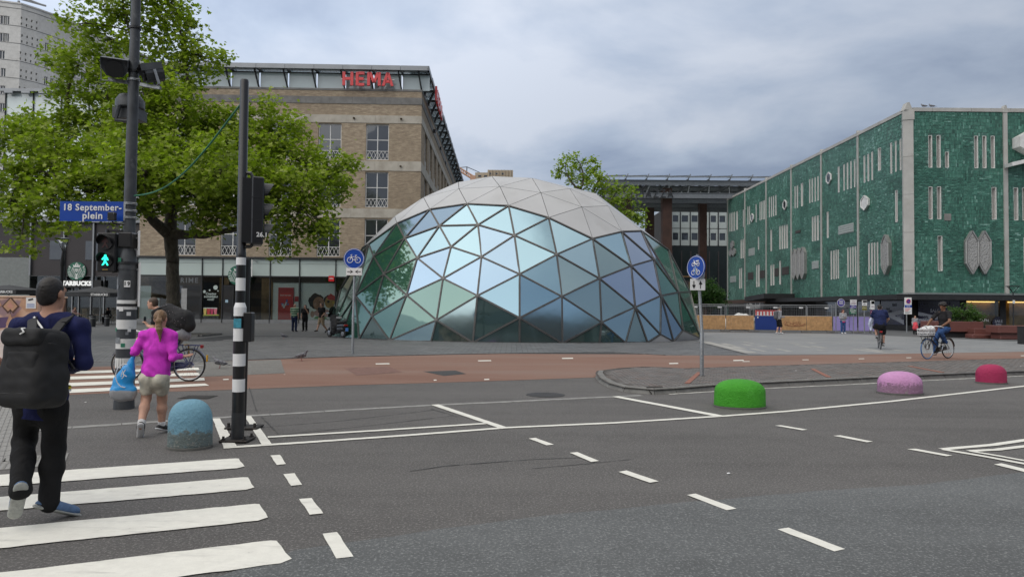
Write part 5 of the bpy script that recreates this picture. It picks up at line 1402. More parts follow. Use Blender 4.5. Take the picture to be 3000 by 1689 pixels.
# projecting hexagonal bay at the right edge
c_ = at(*zg(1968, 280), YA); pl = hexpoly(c_.x+.5, 1.35, c_.z-1.0, c_.z+1.35, .75)
obj('hexagon_bay', MB().prism([fA(u, v, 0) for u, v in pl], (0, -.9, 0)), M_HEXW, gst); obj('bay_sill', MB().bar((c_.x-1.7, YA-.7, c_.z-1.75), (c_.x+2.4, YA-.7, c_.z-.75), .9, .3), M_HEXW, gst)
# canopy and dark shop floor
M_CANO = P('canopy_black', (0.030, 0.030, 0.031), .5, .2, var=.2)
obj('canopy', MB().box(XB-2.2, XE+15, YA-2.2, YA+.05, 2.50, 2.90).box(XB-2.2, XB+.05, YA+.06, YB[3]+2, 2.50, 2.90), M_CANO, gst)
obj('canopy_top', MB().prism([(XB-2.25, YA-2.25, 2.91), (XE+15, YA-2.25, 2.91), (XE+15, YA-.02, 3.10), (XB-.02, YA-.02, 3.10)], (0, 0, .03)), M_ZINC, gst)
obj('entrance_canopy', MB().prism([(XB-3.6, YB[3]-1, 2.9), (XB-3.6, YB[3]+5.5, 2.6), (XB-.1, YB[3]+5.5, 2.6), (XB-.1, YB[3]-1, 2.9)], (0, 0, .55)), M_CANO, gst)
M_BRZ = P('bronze_fascia', (0.10, 0.055, 0.035), .5, .4, var=.25)
obj('bronze_fascia', MB().box(XB-1.0, XB+.1, YB[3]+5.6, YB[0], 2.45, 2.95), M_BRZ, gst)
M_NAVY = P('navy_film', (0.012, 0.014, 0.045), .12, var=.4, scale=.8, spec=.8)
obj('shop_plinth', MB().box(XB-.05, XE+15, YA-.1, YA+.3, 0, .42).box(XB-.02, XB+.4, YA+.3, YB[0], 0, .42), M_CANO, gst)
ax_ = lambda px: at(px, 920, YA).x
for a, b, m_ in ((2588, 2650, M_NAVY), (2690, 2812, M_NAVY), (2815, 2928, None), (2958, 3060, None)):
 xa, xb = max(XB-.02, ax_(a)) if a > 2655 else None, None
 if a < 2655: continue
 xa, xb = ax_(a), ax_(b)
 if m_ is None:
  obj('shop_window', MB().box(xa, xb, YA+.02, YA+.05, .44, 2.5), M_CLEAR, gst); obj('shop_interior', MB().box(xa, xb, YA+.55, YA+.58, .3, 2.5), P('warm_shop_back', (.20, .125, .045), .7, var=.5, scale=1.1), gst)
  obj('shop_light', MB().box(xa+.2, xb-.3, YA+.1, YA+.5, 2.36, 2.44), EM('shop_lamp', (1.0, .62, .2), 1.2), gst)
 else: obj('shop_window', MB().box(xa, xb, YA-.02, YA+.05, .44, 2.5), m_, gst)
 obj('pillar', MB().box(xb+.02, xb+.5, YA-.06, YA+.3, 0, 2.5), M_CANO, gst)
by_ = [YA+.5, YA+4.2, YA+8.2, YA+12, YA+17]
for a, b in zip(by_[:-1], by_[1:]): obj('shop_window', MB().box(XB-.03, XB+.05, a+.1, b-.1, .44, 2.5), [M_NAVY, M_WINB, M_NAVY, M_WINB][by_.index(a)], gst)
obj('shop_wall', MB().box(XB+.1, XB+.3, YA+17, YB[0], .42, 2.5), M_DARKIN, gst)
# printed bands and sale lettering on the navy film
M_SILV = P('silver_print', (0.36, 0.375, 0.42), .4, var=.08); M_DIMP = P('dim_print', (0.09, 0.10, 0.17), .4); M_NV = P('navy_print', (0.02, 0.02, 0.05), .5)
xa, xb = ax_(2690), ax_(2812)
obj('printed_band', MB().prism([(xa, YA-.034, 1.55), (xa, YA-.034, 1.25), (xb-.3, YA-.034, .55), (xb-.3, YA-.034, .85)], (0, .008, 0)), M_SILV, gst)
obj('printed_band', MB().prism([(xa, YA-.040, .95), (xa, YA-.040, .60), (xb, YA-.040, 1.42), (xb, YA-.040, 1.75)], (0, .004, 0)), M_SILV, gst)
for t_, px_, py_, sz, m_, sh in (('SALE', 2738, 910, .34, M_SILV, 0), ('SALE', 2775, 889, .34, M_DIMP, 0), ('SALE', 2783, 903, .32, M_DIMP, 0), ('50%', 2710, 930, .36, M_NV, 0), ('50%', 2722, 943, .36, M_NV, 0), ('TOT', 2698, 943, .3, M_DIMP, 0), ('KORTING', 2748, 938, .26, M_DIMP, 0), ('SALE', 2720, 955, .2, M_DIMP, 0), ('SALE', 2750, 955, .2, M_DIMP, 0), ('SALE', 2705, 892, .26, M_DIMP, 0)):
 p_ = at(px_, py_, YA-.05); obj('lettering', place(text_mb(t_, sz, .006, .008), p_), m_, gst)
for t_, yy, z, sz, m_ in (('SALE', YA+2.0, 2.1, .3, M_DIMP), ('SALE', YA+3.0, 1.75, .24, M_DIMP), ('SALE', YA+1.2, 1.1, .3, M_SILV), ('50%', YA+3.4, 1.28, .3, M_NV), ('60%', YA+2.6, 1.55, .3, M_NV), ('SALE', YA+10, 1.9, .35, M_DIMP)):
 obj('lettering', place(text_mb(t_, sz, .006, .008), (XB-.06, yy, z), R(-90)), m_, gst)
obj('printed_band', MB().prism([(XB-.042, YA+.6, 1.75), (XB-.042, YA+.6, 1.4), (XB-.042, YA+4.1, .95), (XB-.042, YA+4.1, 1.3)], (.006, 0, 0)).prism([(XB-.048, YA+.6, .85), (XB-.048, YA+.6, .5), (XB-.048, YA+4.1, 1.4), (XB-.048, YA+4.1, 1.75)], (.004, 0, 0)), M_SILV, gst)
p_ = at(2850, 938, YA-.0); obj('lettering', place(text_mb('SAMEN VIEREN', .3, .006, .006), (p_.x+.3, YA+.012, p_.z)), M_WHITE, gst)
p_ = at(2925, 945, YA-.03); rs = obj('round_sale_sign', MB().lathe([(.5, -.02), (.5, .02)], (p_.x, YA-.03, p_.z), 20, ax='y'), M_NAVY, gst)
obj('lettering', place(text_mb('SALE', .3, .006, .008), (p_.x, YA-.06, p_.z+.12)), M_SILV, rs); obj('lettering', place(text_mb('50%', .3, .006, .008), (p_.x, YA-.06, p_.z-.18)), M_SILV, rs)
# store name over the side entrance
yn = YB[3]+2.2; nb_ = thing('name_sign', 'dark wall sign reading de Bijenkorf over the side entrance', 'sign', (XB-3.72, yn, 2.0))
obj('board', MB().box(XB-3.68, XB-3.62, yn-3.3, yn+3.3, 1.55, 2.45), M_CANO, nb_)
c_ = at(2358, 892, 72); obj('lettering', place(text_mb('de Bijenkorf', .95, .02, .012), (XB-3.74, yn, 2.0), R(-90)), P('grey_letter', (.42, .42, .41), .5), nb_)

# ------------------------------------------------ shopping arcade behind: steel roof, rust columns, window wall
M_RUST = P('weathering_steel', (0.060, 0.030, 0.022), .8, var=.3, scale=.8)
M_STEEL = P('grey_steel', (0.20, 0.21, 0.22), .5, .5, var=.15)
arc = thing('arcade_canopy', 'grey steel lattice roof canopy on dark rust columns behind the dome', 'canopy', at(1960, 890, 104))
FY0, FY1 = 100.0, 114.0; ZR = at(1960, 535, FY0).z
xl, xr = at(1772, 535, FY0).x, at(2320, 535, FY0).x
def zc5(x, y): return (1700+.3173*x, 440+.3173*y)
for x0, x1, ytop, Y in ((388, 475, 345, 104), (610, 683, 540, 113), (762, 848, 435, 101), (1105, 1170, 485, 108)):
 a, b = at(*zc5(x0, 700), Y), at(*zc5(x1, 700), Y); w_ = b.x-a.x
 obj('column', MB().box(a.x, b.x, Y, Y+w_, 0, ZR-.6), M_RUST, arc)
for Y in (FY0, 104.7, 109.3, 114):
 for z, hh in ((ZR, .75), (ZR-1.9, .8)):
  obj('beam', MB().box(xl+(Y-FY0)*.05, xr, Y-.15, Y+.15, z-hh*.5, z-hh*.4).box(xl+(Y-FY0)*.05, xr, Y-.15, Y+.15, z+hh*.4, z+hh*.5).box(xl+(Y-FY0)*.05, xr, Y-.04, Y+.04, z-hh*.4, z+hh*.4), M_STEEL, arc)
n_ = 9
for k in range(n_+1):
 x = xl+(xr-xl)*k/n_
 obj('rafter', MB().box(x-.12, x+.12, FY0, FY1, ZR+.4, ZR+.55).box(x-.12, x+.12, FY0, FY1, ZR-.45, ZR-.32), M_STEEL, arc)
 for j in range(3): obj('brace', MB().bar((x, FY0+4.66*j, ZR-1.6), (x+1.4, FY0+4.66*j+4.66, ZR+.3), .16, .16), M_STEEL, arc)
 obj('upright', MB().bar((x, FY0-.1, ZR+.5), (x+.35, FY0-.1, ZR+1.25), .12, .2, (0, 1, 0)), M_STEEL, arc)
for j in range(4):
 y = FY0-1.2+4*j
 for k in range(n_):
  x = xl+(xr-xl)*k/n_; obj('glass_sheet', MB().prism([(x+.1, y, ZR+.75), (x+(xr-xl)/n_-.1, y, ZR+.85), (x+(xr-xl)/n_-.1, y+3.7, ZR+1.25), (x+.1, y+3.7, ZR+1.15)], (0, 0, .03)), M_CLGR, arc)
 obj('purlin', MB().box(xl, xr, y-.05, y+.05, ZR+.62, ZR+.78), M_STEEL, arc)
c_ = at(1918, 568, 99.6); t_ = text_mb('PIAZZA', 1.75, .1, .01, spacing=1.35); xs = [v[0] for v in t_.v]
wl2 = at(1972, 568, 99.6).x-at(1864, 568, 99.6).x
obj('lettering', place(t_, (c_.x, 99.6, c_.z), 0, (wl2/(max(xs)-min(xs)), 1, 1)), M_DKMET, arc, label='dark letters PIAZZA under the roof beam')
# window wall of the building behind
off = thing('office_block', 'pale panelled block with square dark windows under the steel canopy', 'building', at(2050, 890, 138))
OY = 138.0
ox = lambda px: at(px, 680, OY).x
oz = lambda py: at(2040, py, OY).z
M_PANEL = P('pale_panel', (0.40, 0.44, 0.42), .4, var=.06)
obj('core', MB().box(ox(1965), ox(2300), OY+.4, OY+20, 0, oz(600)), M_DARKIN, off)
xsP = [1967, 1993, 2022, 2050, 2078, 2104, 2131, 2158, 2186]
for r_, (ya, yb) in enumerate(((618, 668), (670, 719))):
 for a, b in zip(xsP[:-1], xsP[1:]):
  h = (ox(a+4), ox(b-6), oz(ya+(32 if r_ == 0 else 33)), oz(ya+(13 if r_ == 0 else 12)))
  pn = obj('facade_panel', holes_wall(ox(a)+.08, ox(b)-.08, oz(yb), oz(ya), [h], lambda u, v, w_: (u, OY+w_, v), .25), M_PANEL, off)
  obj('window', MB().box(h[0], h[1], OY+.2, OY+.24, h[2], h[3]), M_WIN, pn)
 for a in xsP: obj('mullion', MB().box(ox(a)-.1, ox(a)+.1, OY-.1, OY+.35, oz(yb), oz(ya)), M_DKMET, off)
obj('dark_base', MB().box(ox(1960), ox(2300), OY+.05, OY+.3, 0, oz(720)), M_WINB, off)
for a in range(1970, 2200, 27): obj('mullion', MB().box(ox(a)-.12, ox(a)+.12, OY-.05, OY+.04, 0, oz(735)), M_CHAR, off)
wing = thing('glazed_wing', 'white glazed wing receding between two rust columns', 'building', at(1920, 890, 150))
pA, pB = at(1912, 700, 170), at(1966, 700, 132)
for k in range(5):
 for j in range(4):
  a, b = pA.lerp(pB, k/5+.01), pA.lerp(pB, (k+1)/5-.01); z0_, z1_ = 4+5.2*j, 4+5.2*(j+1)-.2
  obj('glass_panel', MB().prism([(a.x, a.y, z0_), (b.x, b.y, z0_), (b.x, b.y, z1_), (a.x, a.y, z1_)], (.3, .3, 0)), P('wing_glass', (.50, .55, .57), .15, spec=.8), wing)
# timber hut under the canopy
hut = thing('timber_hut', 'small brown wooden kiosk behind the two-way cycle sign', 'kiosk', at(2012, 880, 95))
a, b = at(1998, 835, 95), at(2020, 835, 95); obj('wall', MB().box(a.x, b.x, 95, 97, 0, at(2010, 825, 95).z), M_WOOD, hut); obj('hatch', MB().box(a.x+.1, b.x-.1, 94.97, 95, at(2010, 822, 95).z-1.3, at(2010, 815, 95).z-.3), M_CHAR, hut); obj('roof', MB().box(a.x-.2, b.x+.2, 94.8, 97.2, at(2010, 811, 95).z, at(2010, 811, 95).z+.15), M_WOOD, hut)

# ------------------------------------------------ far skyline over the dome
M_BEI = P('beige_facade', (0.42, 0.35, 0.26), .8, var=.12)
far_b = thing('far_apartment_tower', 'distant beige tower top with fluted parapet peeking over the dome', 'building', at(1440, 880, 240))
FYb = 240; fx = lambda px: at(px, 510, FYb).x; fz = lambda py: at(1440, py, FYb).z
obj('wall', MB().box(fx(1392), fx(1430), FYb, FYb+20, 0, fz(505.5)).box(fx(1429), fx(1503), FYb-2, FYb+20, 0, fz(501)), M_BEI, far_b)
for px_ in range(1431, 1503, 9): obj('flute', MB().box(fx(px_), fx(px_+3), FYb-2.5, FYb-2, 0, fz(501.5)), M_BEI, far_b)
for px_ in (1401, 1418, 1435, 1452, 1467): obj('window', MB().box(fx(px_), fx(px_+9), FYb-2.1 if px_ > 1425 else FYb-.1, FYb-1.9 if px_ > 1425 else FYb+.1, fz(518 if px_ < 1425 else 514), fz(513.5 if px_ < 1425 else 509.5)), M_WIN, far_b)
cr2 = thing('tower_crane', 'distant pale orange crane jib with stay cables beside the brick store', 'crane', at(1380, 890, 200))
M_ORC = P('crane_orange', (.50, .30, .20), .6)
a, b = at(1335, 494, 200), at(1386, 525, 200)
obj('jib', MB().tube([a, b], .28, 5).tube([a+Vector((0, 0, 1.0)), b+Vector((0, 0, 1.0))], .22, 5), M_ORC, cr2)
lat = MB()
for k in range(10): p, q = a.lerp(b, k/10), a.lerp(b, (k+1)/10); lat.tube([p, q+Vector((0, 0, 1))], .13, 4).tube([p+Vector((0, 0, 1)), q], .13, 4)
obj('lattice', lat, M_ORC, cr2)
t_ = at(1368, 489, 200); obj('stay', MB().tube([at(1337, 492, 200), t_, at(1405, 505, 200)], .12, 4).tube([t_, at(1367, 512, 200)], .18, 4), M_DKMET, cr2)
obj('mast', MB().bar((b.x, 200, 0), (b.x, 200, b.z+1), 1.6, 1.6, (0, 1, 0)), M_ORC, cr2)
# row of buildings across the road, behind the viewer (they show in the lower dome panes)
for i, (x0, x1, h_, c) in enumerate(((-70, -28, 15, (.20, .15, .11)), (-26, 8, 19, (.24, .23, .21)), (10, 44, 14, (.16, .11, .085)), (46, 90, 17, (.22, .21, .19)))):
 bb = thing('street_building', ['brown brick block mirrored low in the dome panes', 'grey block mirrored low in the middle dome panes', 'dark red brick block mirrored low in the dome panes', 'pale grey block mirrored at the edge of the dome'][i], 'building', ((x0+x1)/2, -34, 0))
 obj('wall', MB().box(x0, x1, -54, -34, 0, h_), P('facade_%d' % i, c, .8, var=.2, scale=.5), bb); obj('roof', MB().box(x0-.3, x1+.3, -54.3, -33.7, h_, h_+.4), M_STG, bb)
 for f_ in range(int(h_/3.6)):
  obj('window_band', MB().box(x0+1, x1-1, -34, -33.9, 1.4+3.6*f_, 3.2+3.6*f_), M_WIN, bb)
# ================================================================== TREES
def leaf_mat(name, c0, c1, c2):
 b = NB(name); at_ = b.n('ShaderNodeAttribute', attribute_name='tint')
 c = b.ramp(at_.outputs['Fac'], [(0.0, c0), (0.55, c1), (1.0, c2)])
 b.set('Base Color', c); b.set('Roughness', 0.45); b.set('Specular IOR Level', 0.35)
 tr_ = b.n('ShaderNodeBsdfTranslucent'); b.l(b.mix(1.0, c, (1.0, 1.25, 0.45), 'MULTIPLY'), tr_.inputs[0])
 ms = b.n('ShaderNodeMixShader'); ms.inputs[0].default_value = 0.45; b.l(b.b.outputs[0], ms.inputs[1]); b.l(tr_.outputs[0], ms.inputs[2]); b.l(ms.outputs[0], b.o.inputs[0]); return b.m
def bark_mat(name, c0, c1, c2):
 b = NB(name); p = b.pos(); mp = b.n('ShaderNodeMapping'); mp.inputs['Scale'].default_value = (1, 1, .35); b.l(p, mp.inputs[0])
 n_ = b.noise(7, 6, .65, mp.outputs[0]); v = b.n('ShaderNodeTexVoronoi'); v.inputs['Scale'].default_value = 9; b.l(mp.outputs[0], v.inputs['Vector'])
 c = b.ramp(n_, [(.35, c0), (.55, c1), (.72, c2)]); c = b.mix(b.ramp(v.outputs['Distance'], [(.1, .5), (.4, 0.)]), c, c0)
 b.set('Base Color', c); b.set('Roughness', .9); b.bump(n_, .7, .04); return b.m
M_BARK = bark_mat('plane_bark', (0.055, 0.046, 0.035), (0.10, 0.085, 0.062), (0.17, 0.15, 0.115))
LEAF = np.array([(0, 0), (.30, .10), (.56, .02), (.42, .30), (.50, .62), (.20, .60), (0, 1.0), (-.20, .60), (-.50, .62), (-.42, .30), (-.56, .02), (-.30, .10)])
def leaves(pts, size, seed, cup=0.18, droop=0.4, n_star=True, tint=None, jitter=.35):
 """real leaf-sized faces: lobed outline, folded along the midrib, hanging outwards"""
 rs_ = np.random.RandomState(seed); N = len(pts); P_ = np.asarray(pts)
 L = LEAF if n_star else np.array([(0, 0), (.28, .35), (.2, .75), (0, 1.0), (-.2, .75), (-.28, .35)])
 k = len(L); S = size*rs_.uniform(1-jitter, 1+jitter, N)
 th = rs_.uniform(0, 2*math.pi, N); ph = rs_.normal(-droop, .45, N)
 fwd = np.stack([np.cos(th)*np.cos(ph), np.sin(th)*np.cos(ph), np.sin(ph)], 1)
 side = np.stack([-np.sin(th), np.cos(th), np.zeros(N)], 1); roll = rs_.normal(0, .5, N)
 up = np.cross(side, fwd)*-1
 s2 = side*np.cos(roll)[:, None]+up*np.sin(roll)[:, None]; u2 = np.cross(fwd, s2)
 V = P_[:, None, :]+S[:, None, None]*(L[None, :, 0, None]*s2[:, None, :]+L[None, :, 1, None]*fwd[:, None, :]+(np.abs(L[:, 0])*cup)[None, :, None]*u2[:, None, :])
 if n_star: tris = [(0, 1, 2, 3), (0, 3, 4, 5), (0, 5, 6), (0, 6, 7), (0, 7, 8, 9), (0, 9, 10, 11)]
 else: tris = [(0, 1, 2, 3), (0, 3, 4, 5)]
 lens = [len(t) for t in tris]; flat_ = np.concatenate([np.array(t) for t in tris])
 loops = (flat_[None, :]+(np.arange(N)*k)[:, None]).ravel(); ls = np.tile(lens, N)
 starts = np.concatenate([[0], np.cumsum(ls)[:-1]])
 me = bpy.data.meshes.new('crown'); me.vertices.add(N*k); me.vertices.foreach_set('co', V.reshape(-1).astype(np.float32))
 me.loops.add(len(loops)); me.loops.foreach_set('vertex_index', loops.astype(np.int32))
 me.polygons.add(len(ls)); me.polygons.foreach_set('loop_start', starts.astype(np.int32)); me.polygons.foreach_set('loop_total', ls.astype(np.int32))
 me.update(calc_edges=True)
 t = rs_.uniform(0, 1, N) if tint is None else np.clip(tint+rs_.normal(0, .16, N), 0, 1)
 a = me.attributes.new('tint', 'FLOAT', 'POINT'); a.data.foreach_set('value', np.repeat(t, k).astype(np.float32))
 return me
def limb(mb, a, b, ra, rb, seed, bend=.12, n=9, sides=8):
 q = random.Random(seed); a, b = Vector(a), Vector(b); L = (b-a).length; pts_ = []
 o1 = Vector((q.uniform(-1, 1), q.uniform(-1, 1), q.uniform(-.4, .8)))*L*bend
 for i in range(n):
  t = i/(n-1); j = Vector((q.uniform(-1, 1), q.uniform(-1, 1), q.uniform(-1, 1)))*L*.012*(0 if i in (0, n-1) else 1)
  pts_.append(a.lerp(b, t)+o1*math.sin(math.pi*t)+j)
 mb.tube(pts_, [ra+(rb-ra)*(i/(n-1))**.8 for i in range(n)], sides); return pts_
def tree(name, label, base, blobs, skeleton, leaf, mat, bark, nleaf, seed, droop=.4, trunk_r=(.36, .3), clump=.55, twig=True, star=True):
 """blobs: (centre, radius, weight, skeleton node it hangs from); skeleton: {node: (point, parent, radius)}"""
 t = thing(name, label, 'tree', base); q = random.Random(seed); nq = np.random.RandomState(seed)
 tr_ = MB(); br_ = MB()
 for k, (p, par, r_) in skeleton.items():
  if par is None: continue
  pp = skeleton[par]; limb(tr_ if k.startswith('t') else br_, pp[0], p, pp[2], r_, seed+len(k)+ord(k[-1]), .06 if k.startswith('t') else .10, 10 if k.startswith('t') else 8, 14 if k.startswith('t') else 8)
 pts_ = []; tin = []
 wsum = sum(b[1]**2.2*b[2] for b in blobs)
 zmin = min(b[0].z-b[1] for b in blobs); zmax = max(b[0].z+b[1] for b in blobs)
 for c, r_, w_, node in blobs:
  src, _, sr = skeleton[node]
  bp = limb(br_, src, c, max(.03, sr*.55), .025, q.random(), .12, 7, 6)
  n_ = int(nleaf*r_**2.2*w_/wsum)
  ncl = max(4, int(n_/26))
  # shoots: leaf clumps at the ends of twigs, mostly near the outside of the mass
  u = nq.normal(size=(ncl, 3)); u /= np.linalg.norm(u, axis=1)[:, None]; rad = r_*nq.uniform(.25, 1.0, ncl)**.55
  cc = np.array(c)+u*rad[:, None]*np.array([1.0, 1.0, .95])
  for i in range(ncl):
   if twig and i % 3 == 0:
    s_ = bp[q.randrange(2, 7)]; limb(br_, s_, cc[i], .022, .006, q.random(), .15, 4, 4)
   m_ = max(6, int(nq.normal(26, 8))); sp = clump*nq.uniform(.55, 1.15)
   pp = cc[i]+nq.normal(size=(m_, 3))*np.array([sp, sp, sp*.8])*.62
   pts_.append(pp); tin.append(np.full(m_, .22+.62*nq.beta(2, 2)+.12*((cc[i][2]-zmin)/(zmax-zmin)-.5)))
 obj('trunk', tr_, bark, t, smooth=True); obj('branches', br_, bark, t, smooth=True)
 me = leaves(np.concatenate(pts_), leaf, seed, droop=droop, tint=np.concatenate(tin), n_star=star)
 me.transform(Matrix.Translation((0, 0, 0))); me.materials.append(mat)
 o = bpy.data.objects.new('crown', me); COL.objects.link(o); o.parent = t; o.matrix_parent_inverse = Matrix.Translation(-Vector(base))
 return t
M_LEAF = leaf_mat('plane_leaf', (0.13, 0.185, 0.022), (0.265, 0.335, 0.04), (0.41, 0.47, 0.085))
TB = G(512, 982); TY = TB.y
def tp(px, py, dy=0.0): return at(px, py, TY+dy)
sk_ = {'t0': (Vector((TB.x, TB.y, -.05)), None, .44), 't1': (tp(510, 900), 't0', .34), 't2': (tp(506, 770), 't1', .31), 't3': (tp(500, 690), 't2', .34),
    'bl': (tp(430, 620, -1.5), 't3', .20), 'bl2': (tp(330, 560, -3), 'bl', .15), 'bl3': (tp(180, 520, -4), 'bl2', .10), 'bl4': (tp(70, 470, -3), 'bl3', .07),
    'br': (tp(600, 690, -.8), 't3', .17), 'br2': (tp(720, 665, -2), 'br', .12), 'br3': (tp(880, 610, -2.5), 'br2', .08),
    't5': (tp(520, 560, .5), 't3', .25), 'bu': (tp(560, 430, .8), 't5', .19), 'bu2': (tp(650, 400, 1.5), 'bu', .12), 'bu3': (tp(800, 420, 2), 'bu2', .09), 'bu4': (tp(950, 500, 1), 'bu3', .06),
    'bc': (tp(470, 380, 1.0), 't5', .19), 'bc2': (tp(420, 230, 1.5), 'bc', .13), 'bc3': (tp(380, 90, 1.5), 'bc2', .09), 'bc4': (tp(370, -60, 1.5), 'bc3', .05),
    'bd': (tp(550, 300, 2.0), 'bu', .12), 'bd2': (tp(545, 160, 2), 'bd', .08), 'bd3': (tp(520, 40, 2), 'bd2', .05),
    'be': (tp(330, 420, 2.5), 'bc', .13), 'be2': (tp(200, 330, 3), 'be', .09), 'be3': (tp(90, 390, 3), 'be2', .06), 'be4': (tp(230, 190, 2), 'be2', .06),
    'bf': (tp(420, 470, 5), 't5', .12), 'bg': (tp(640, 520, 5), 't5', .12), 'bh': (tp(420, 500, -5), 't5', .12), 'bi': (tp(650, 500, -5), 't5', .12)}
B = []
def bl(px, py, rpx, dy, node, w_=1.0): B.append((tp(px, py, dy), rpx*TY/2000.0, w_, node))
for a in ((60, 430, 85, -2, 'bl4'), (40, 540, 80, -4, 'bl4'), (150, 480, 95, -3, 'bl3'), (160, 600, 60, -5, 'bl3'), (60, 640, 45, -4, 'bl4'), (250, 560, 85, -4, 'bl2'), (330, 480, 100, -3, 'bl2'),
     (110, 380, 75, 3, 'be3'), (210, 400, 95, 3, 'be2'), (300, 330, 95, 3, 'be'), (200, 280, 60, 3, 'be4', .8), (230, 190, 70, 2, 'be4', .8), (160, 165, 42, 2, 'be4', .6),
     (310, 250, 80, 2, 'be'), (290, 120, 75, 2, 'bc3', .75), (230, 70, 55, 1, 'bc3', .7), (300, 20, 70, 1, 'bc4', .7), (400, 10, 75, 2, 'bc4', .7), (370, -80, 75, 2, 'bc4', .7), (480, -40, 70, 2, 'bd3', .7), (500, 40, 70, 2, 'bd3', .75), (430, 130, 85, 2, 'bc3', .75),
     (540, 110, 72, 2, 'bd2', .75), (600, 170, 60, 2, 'bd2', .7), (645, 185, 36, 2, 'bd2', .6), (520, 220, 80, 2, 'bd2', .8), (420, 270, 100, 0, 'bc2'), (400, 390, 110, -1, 'bc'), (520, 340, 95, 0, 'bd'),
     (610, 380, 85, 2, 'bu'), (690, 370, 75, 2, 'bu2', .85), (780, 345, 72, 2, 'bu3', .85), (860, 365, 58, 2, 'bu3', .8), (760, 440, 85, 1, 'bu3'), (860, 450, 80, 1, 'bu3'), (950, 480, 72, 1, 'bu4', .85), (1020, 495, 48, 1, 'bu4', .75), (960, 550, 70, 0, 'bu4', .85),
     (650, 470, 95, 0, 'bu2'), (750, 540, 95, -2, 'br3'), (860, 560, 90, -2, 'br3'), (930, 640, 68, -2, 'br3', .85), (860, 680, 50, -2, 'br3', .7), (790, 640, 62, -3, 'br2', .8), (660, 570, 80, -2, 'br2'), (720, 620, 50, -3, 'br2', .7),
     (540, 470, 95, -2, 'bu'), (450, 520, 95, -3, 'bl'), (560, 560, 80, -3, 'br', .8), (340, 620, 42, -5, 'bl2', .6), (450, 620, 40, -3, 'bl', .5),
     (560, 650, 45, -3, 'br', .6), (640, 640, 45, -3, 'br', .7), (380, 570, 60, -4, 'bl', .8), (820, 730, 40, -2, 'br3', .6), (930, 690, 40, -2, 'br3', .6), (60, 715, 34, -5, 'bl4', .6), (30, 600, 50, -5, 'bl4', .8), (110, 660, 36, -5, 'bl4', .7), (200, 680, 30, -6, 'bl3', .5),
     (420, 470, 110, 5, 'bf', .7), (640, 480, 110, 5, 'bg', .7), (400, 500, 100, -5, 'bh', .7), (640, 500, 90, -5, 'bi', .7), (500, 620, 50, 3, 'bf', .4)): bl(*a)
tree('plane_tree', 'big leafy plane tree with a thick mottled trunk in front of the brick store', TB, B, sk_, .20, M_LEAF, M_BARK, 56000, 11)
# low stone rim round the tree
tg = thing('tree_grate', 'low worn stone rim round the foot of the plane tree', 'tree surround', (TB.x, TB.y, 0))
for k in range(4):
 a = [(-1.9, -1.3), (1.9, -1.3), (1.9, 1.3), (-1.9, 1.3)]; p, q_ = Vector((*a[k], 0)), Vector((*a[(k+1) % 4], 0)); t_ = (q_-p).normalized()*.07
 obj('edge_stone', MB().bar(Vector((TB.x, TB.y, .05))+p+t_, Vector((TB.x, TB.y, .05))+q_-t_, .14, .09), M_KERB, tg)
obj('soil', MB().box(TB.x-1.83, TB.x+1.83, TB.y-1.23, TB.y+1.23, .0, .045), P('soil', (.07, .06, .045), .95, var=.4, scale=3), tg)

# young plane tree behind the dome
M_LEAF2 = leaf_mat('young_leaf', (0.16, 0.23, 0.03), (0.27, 0.36, 0.05), (0.40, 0.46, 0.09))
Y2 = 56.0; T2 = at(1745, 930, Y2); T2 = Vector((T2.x, Y2, 0))
def t2(px, py, dy=0): return at(px, py, Y2+dy)
sk2 = {'t0': (T2, None, .26), 't1': (t2(1740, 760), 't0', .2), 't2': (t2(1735, 640), 't1', .16), 'ba': (t2(1700, 560), 't2', .1), 'bb': (t2(1660, 510), 'ba', .06), 'bc': (t2(1700, 480, 1), 'ba', .06), 'bd': (t2(1790, 590), 't2', .1), 'be': (t2(1840, 600), 'bd', .07), 'bf': (t2(1760, 520, .5), 't2', .07)}
B = []
for px, py, rp, dy, nd in ((1628, 500, 20, 0, 'bb'), (1660, 480, 26, 0, 'bb'), (1690, 470, 24, 1, 'bc'), (1665, 515, 22, 0, 'bb'), (1700, 510, 34, 1, 'bc'), (1735, 470, 10, 1, 'bc'), (1740, 495, 18, 1, 'bf'), (1755, 525, 28, 0, 'bf'), (1720, 545, 34, 0, 'ba'), (1780, 545, 26, 0, 'bf'),
         (1800, 580, 30, 0, 'bd'), (1835, 600, 32, 0, 'be'), (1870, 625, 24, 0, 'be'), (1880, 650, 14, 0, 'be'), (1845, 640, 26, 0, 'be'), (1760, 600, 34, 1, 'bd'), (1800, 640, 34, 1, 'bd'), (1850, 560, 12, 0, 'be'), (1815, 545, 14, 0, 'bd')):
 B.append((t2(px, py, dy), rp*Y2/2000, 1.0, nd))
tree('young_tree', 'sparse yellow-green young plane tree rising behind the dome roof', T2, B, sk2, .20, M_LEAF2, M_BARK, 3600, 23, clump=.42)
# dark round bush tree by the arcade
M_LEAF3 = leaf_mat('dark_leaf', (0.018, 0.050, 0.012), (0.040, 0.100, 0.022), (0.075, 0.155, 0.035))
Y3 = 68.0; T3 = Vector((at(2080, 930, Y3).x, Y3, 0))
B = []; r3 = random.Random(5)
for k in range(20):
 px = r3.uniform(2022, 2122); py = 838+abs(px-2075)*.35+r3.uniform(-4, 36); B.append((at(px, py, Y3+r3.uniform(-1.5, 1.5)), r3.uniform(.5, .95), 1.0, 't1'))
tree('bushy_tree', 'low dark green bushy tree behind the cycle sign and fence', T3, B, {'t0': (T3, None, .16), 't1': (T3+Vector((0, 0, 1.4)), 't0', .12)}, .17, M_LEAF3, M_BARK, 9000, 31, star=False, clump=.35)
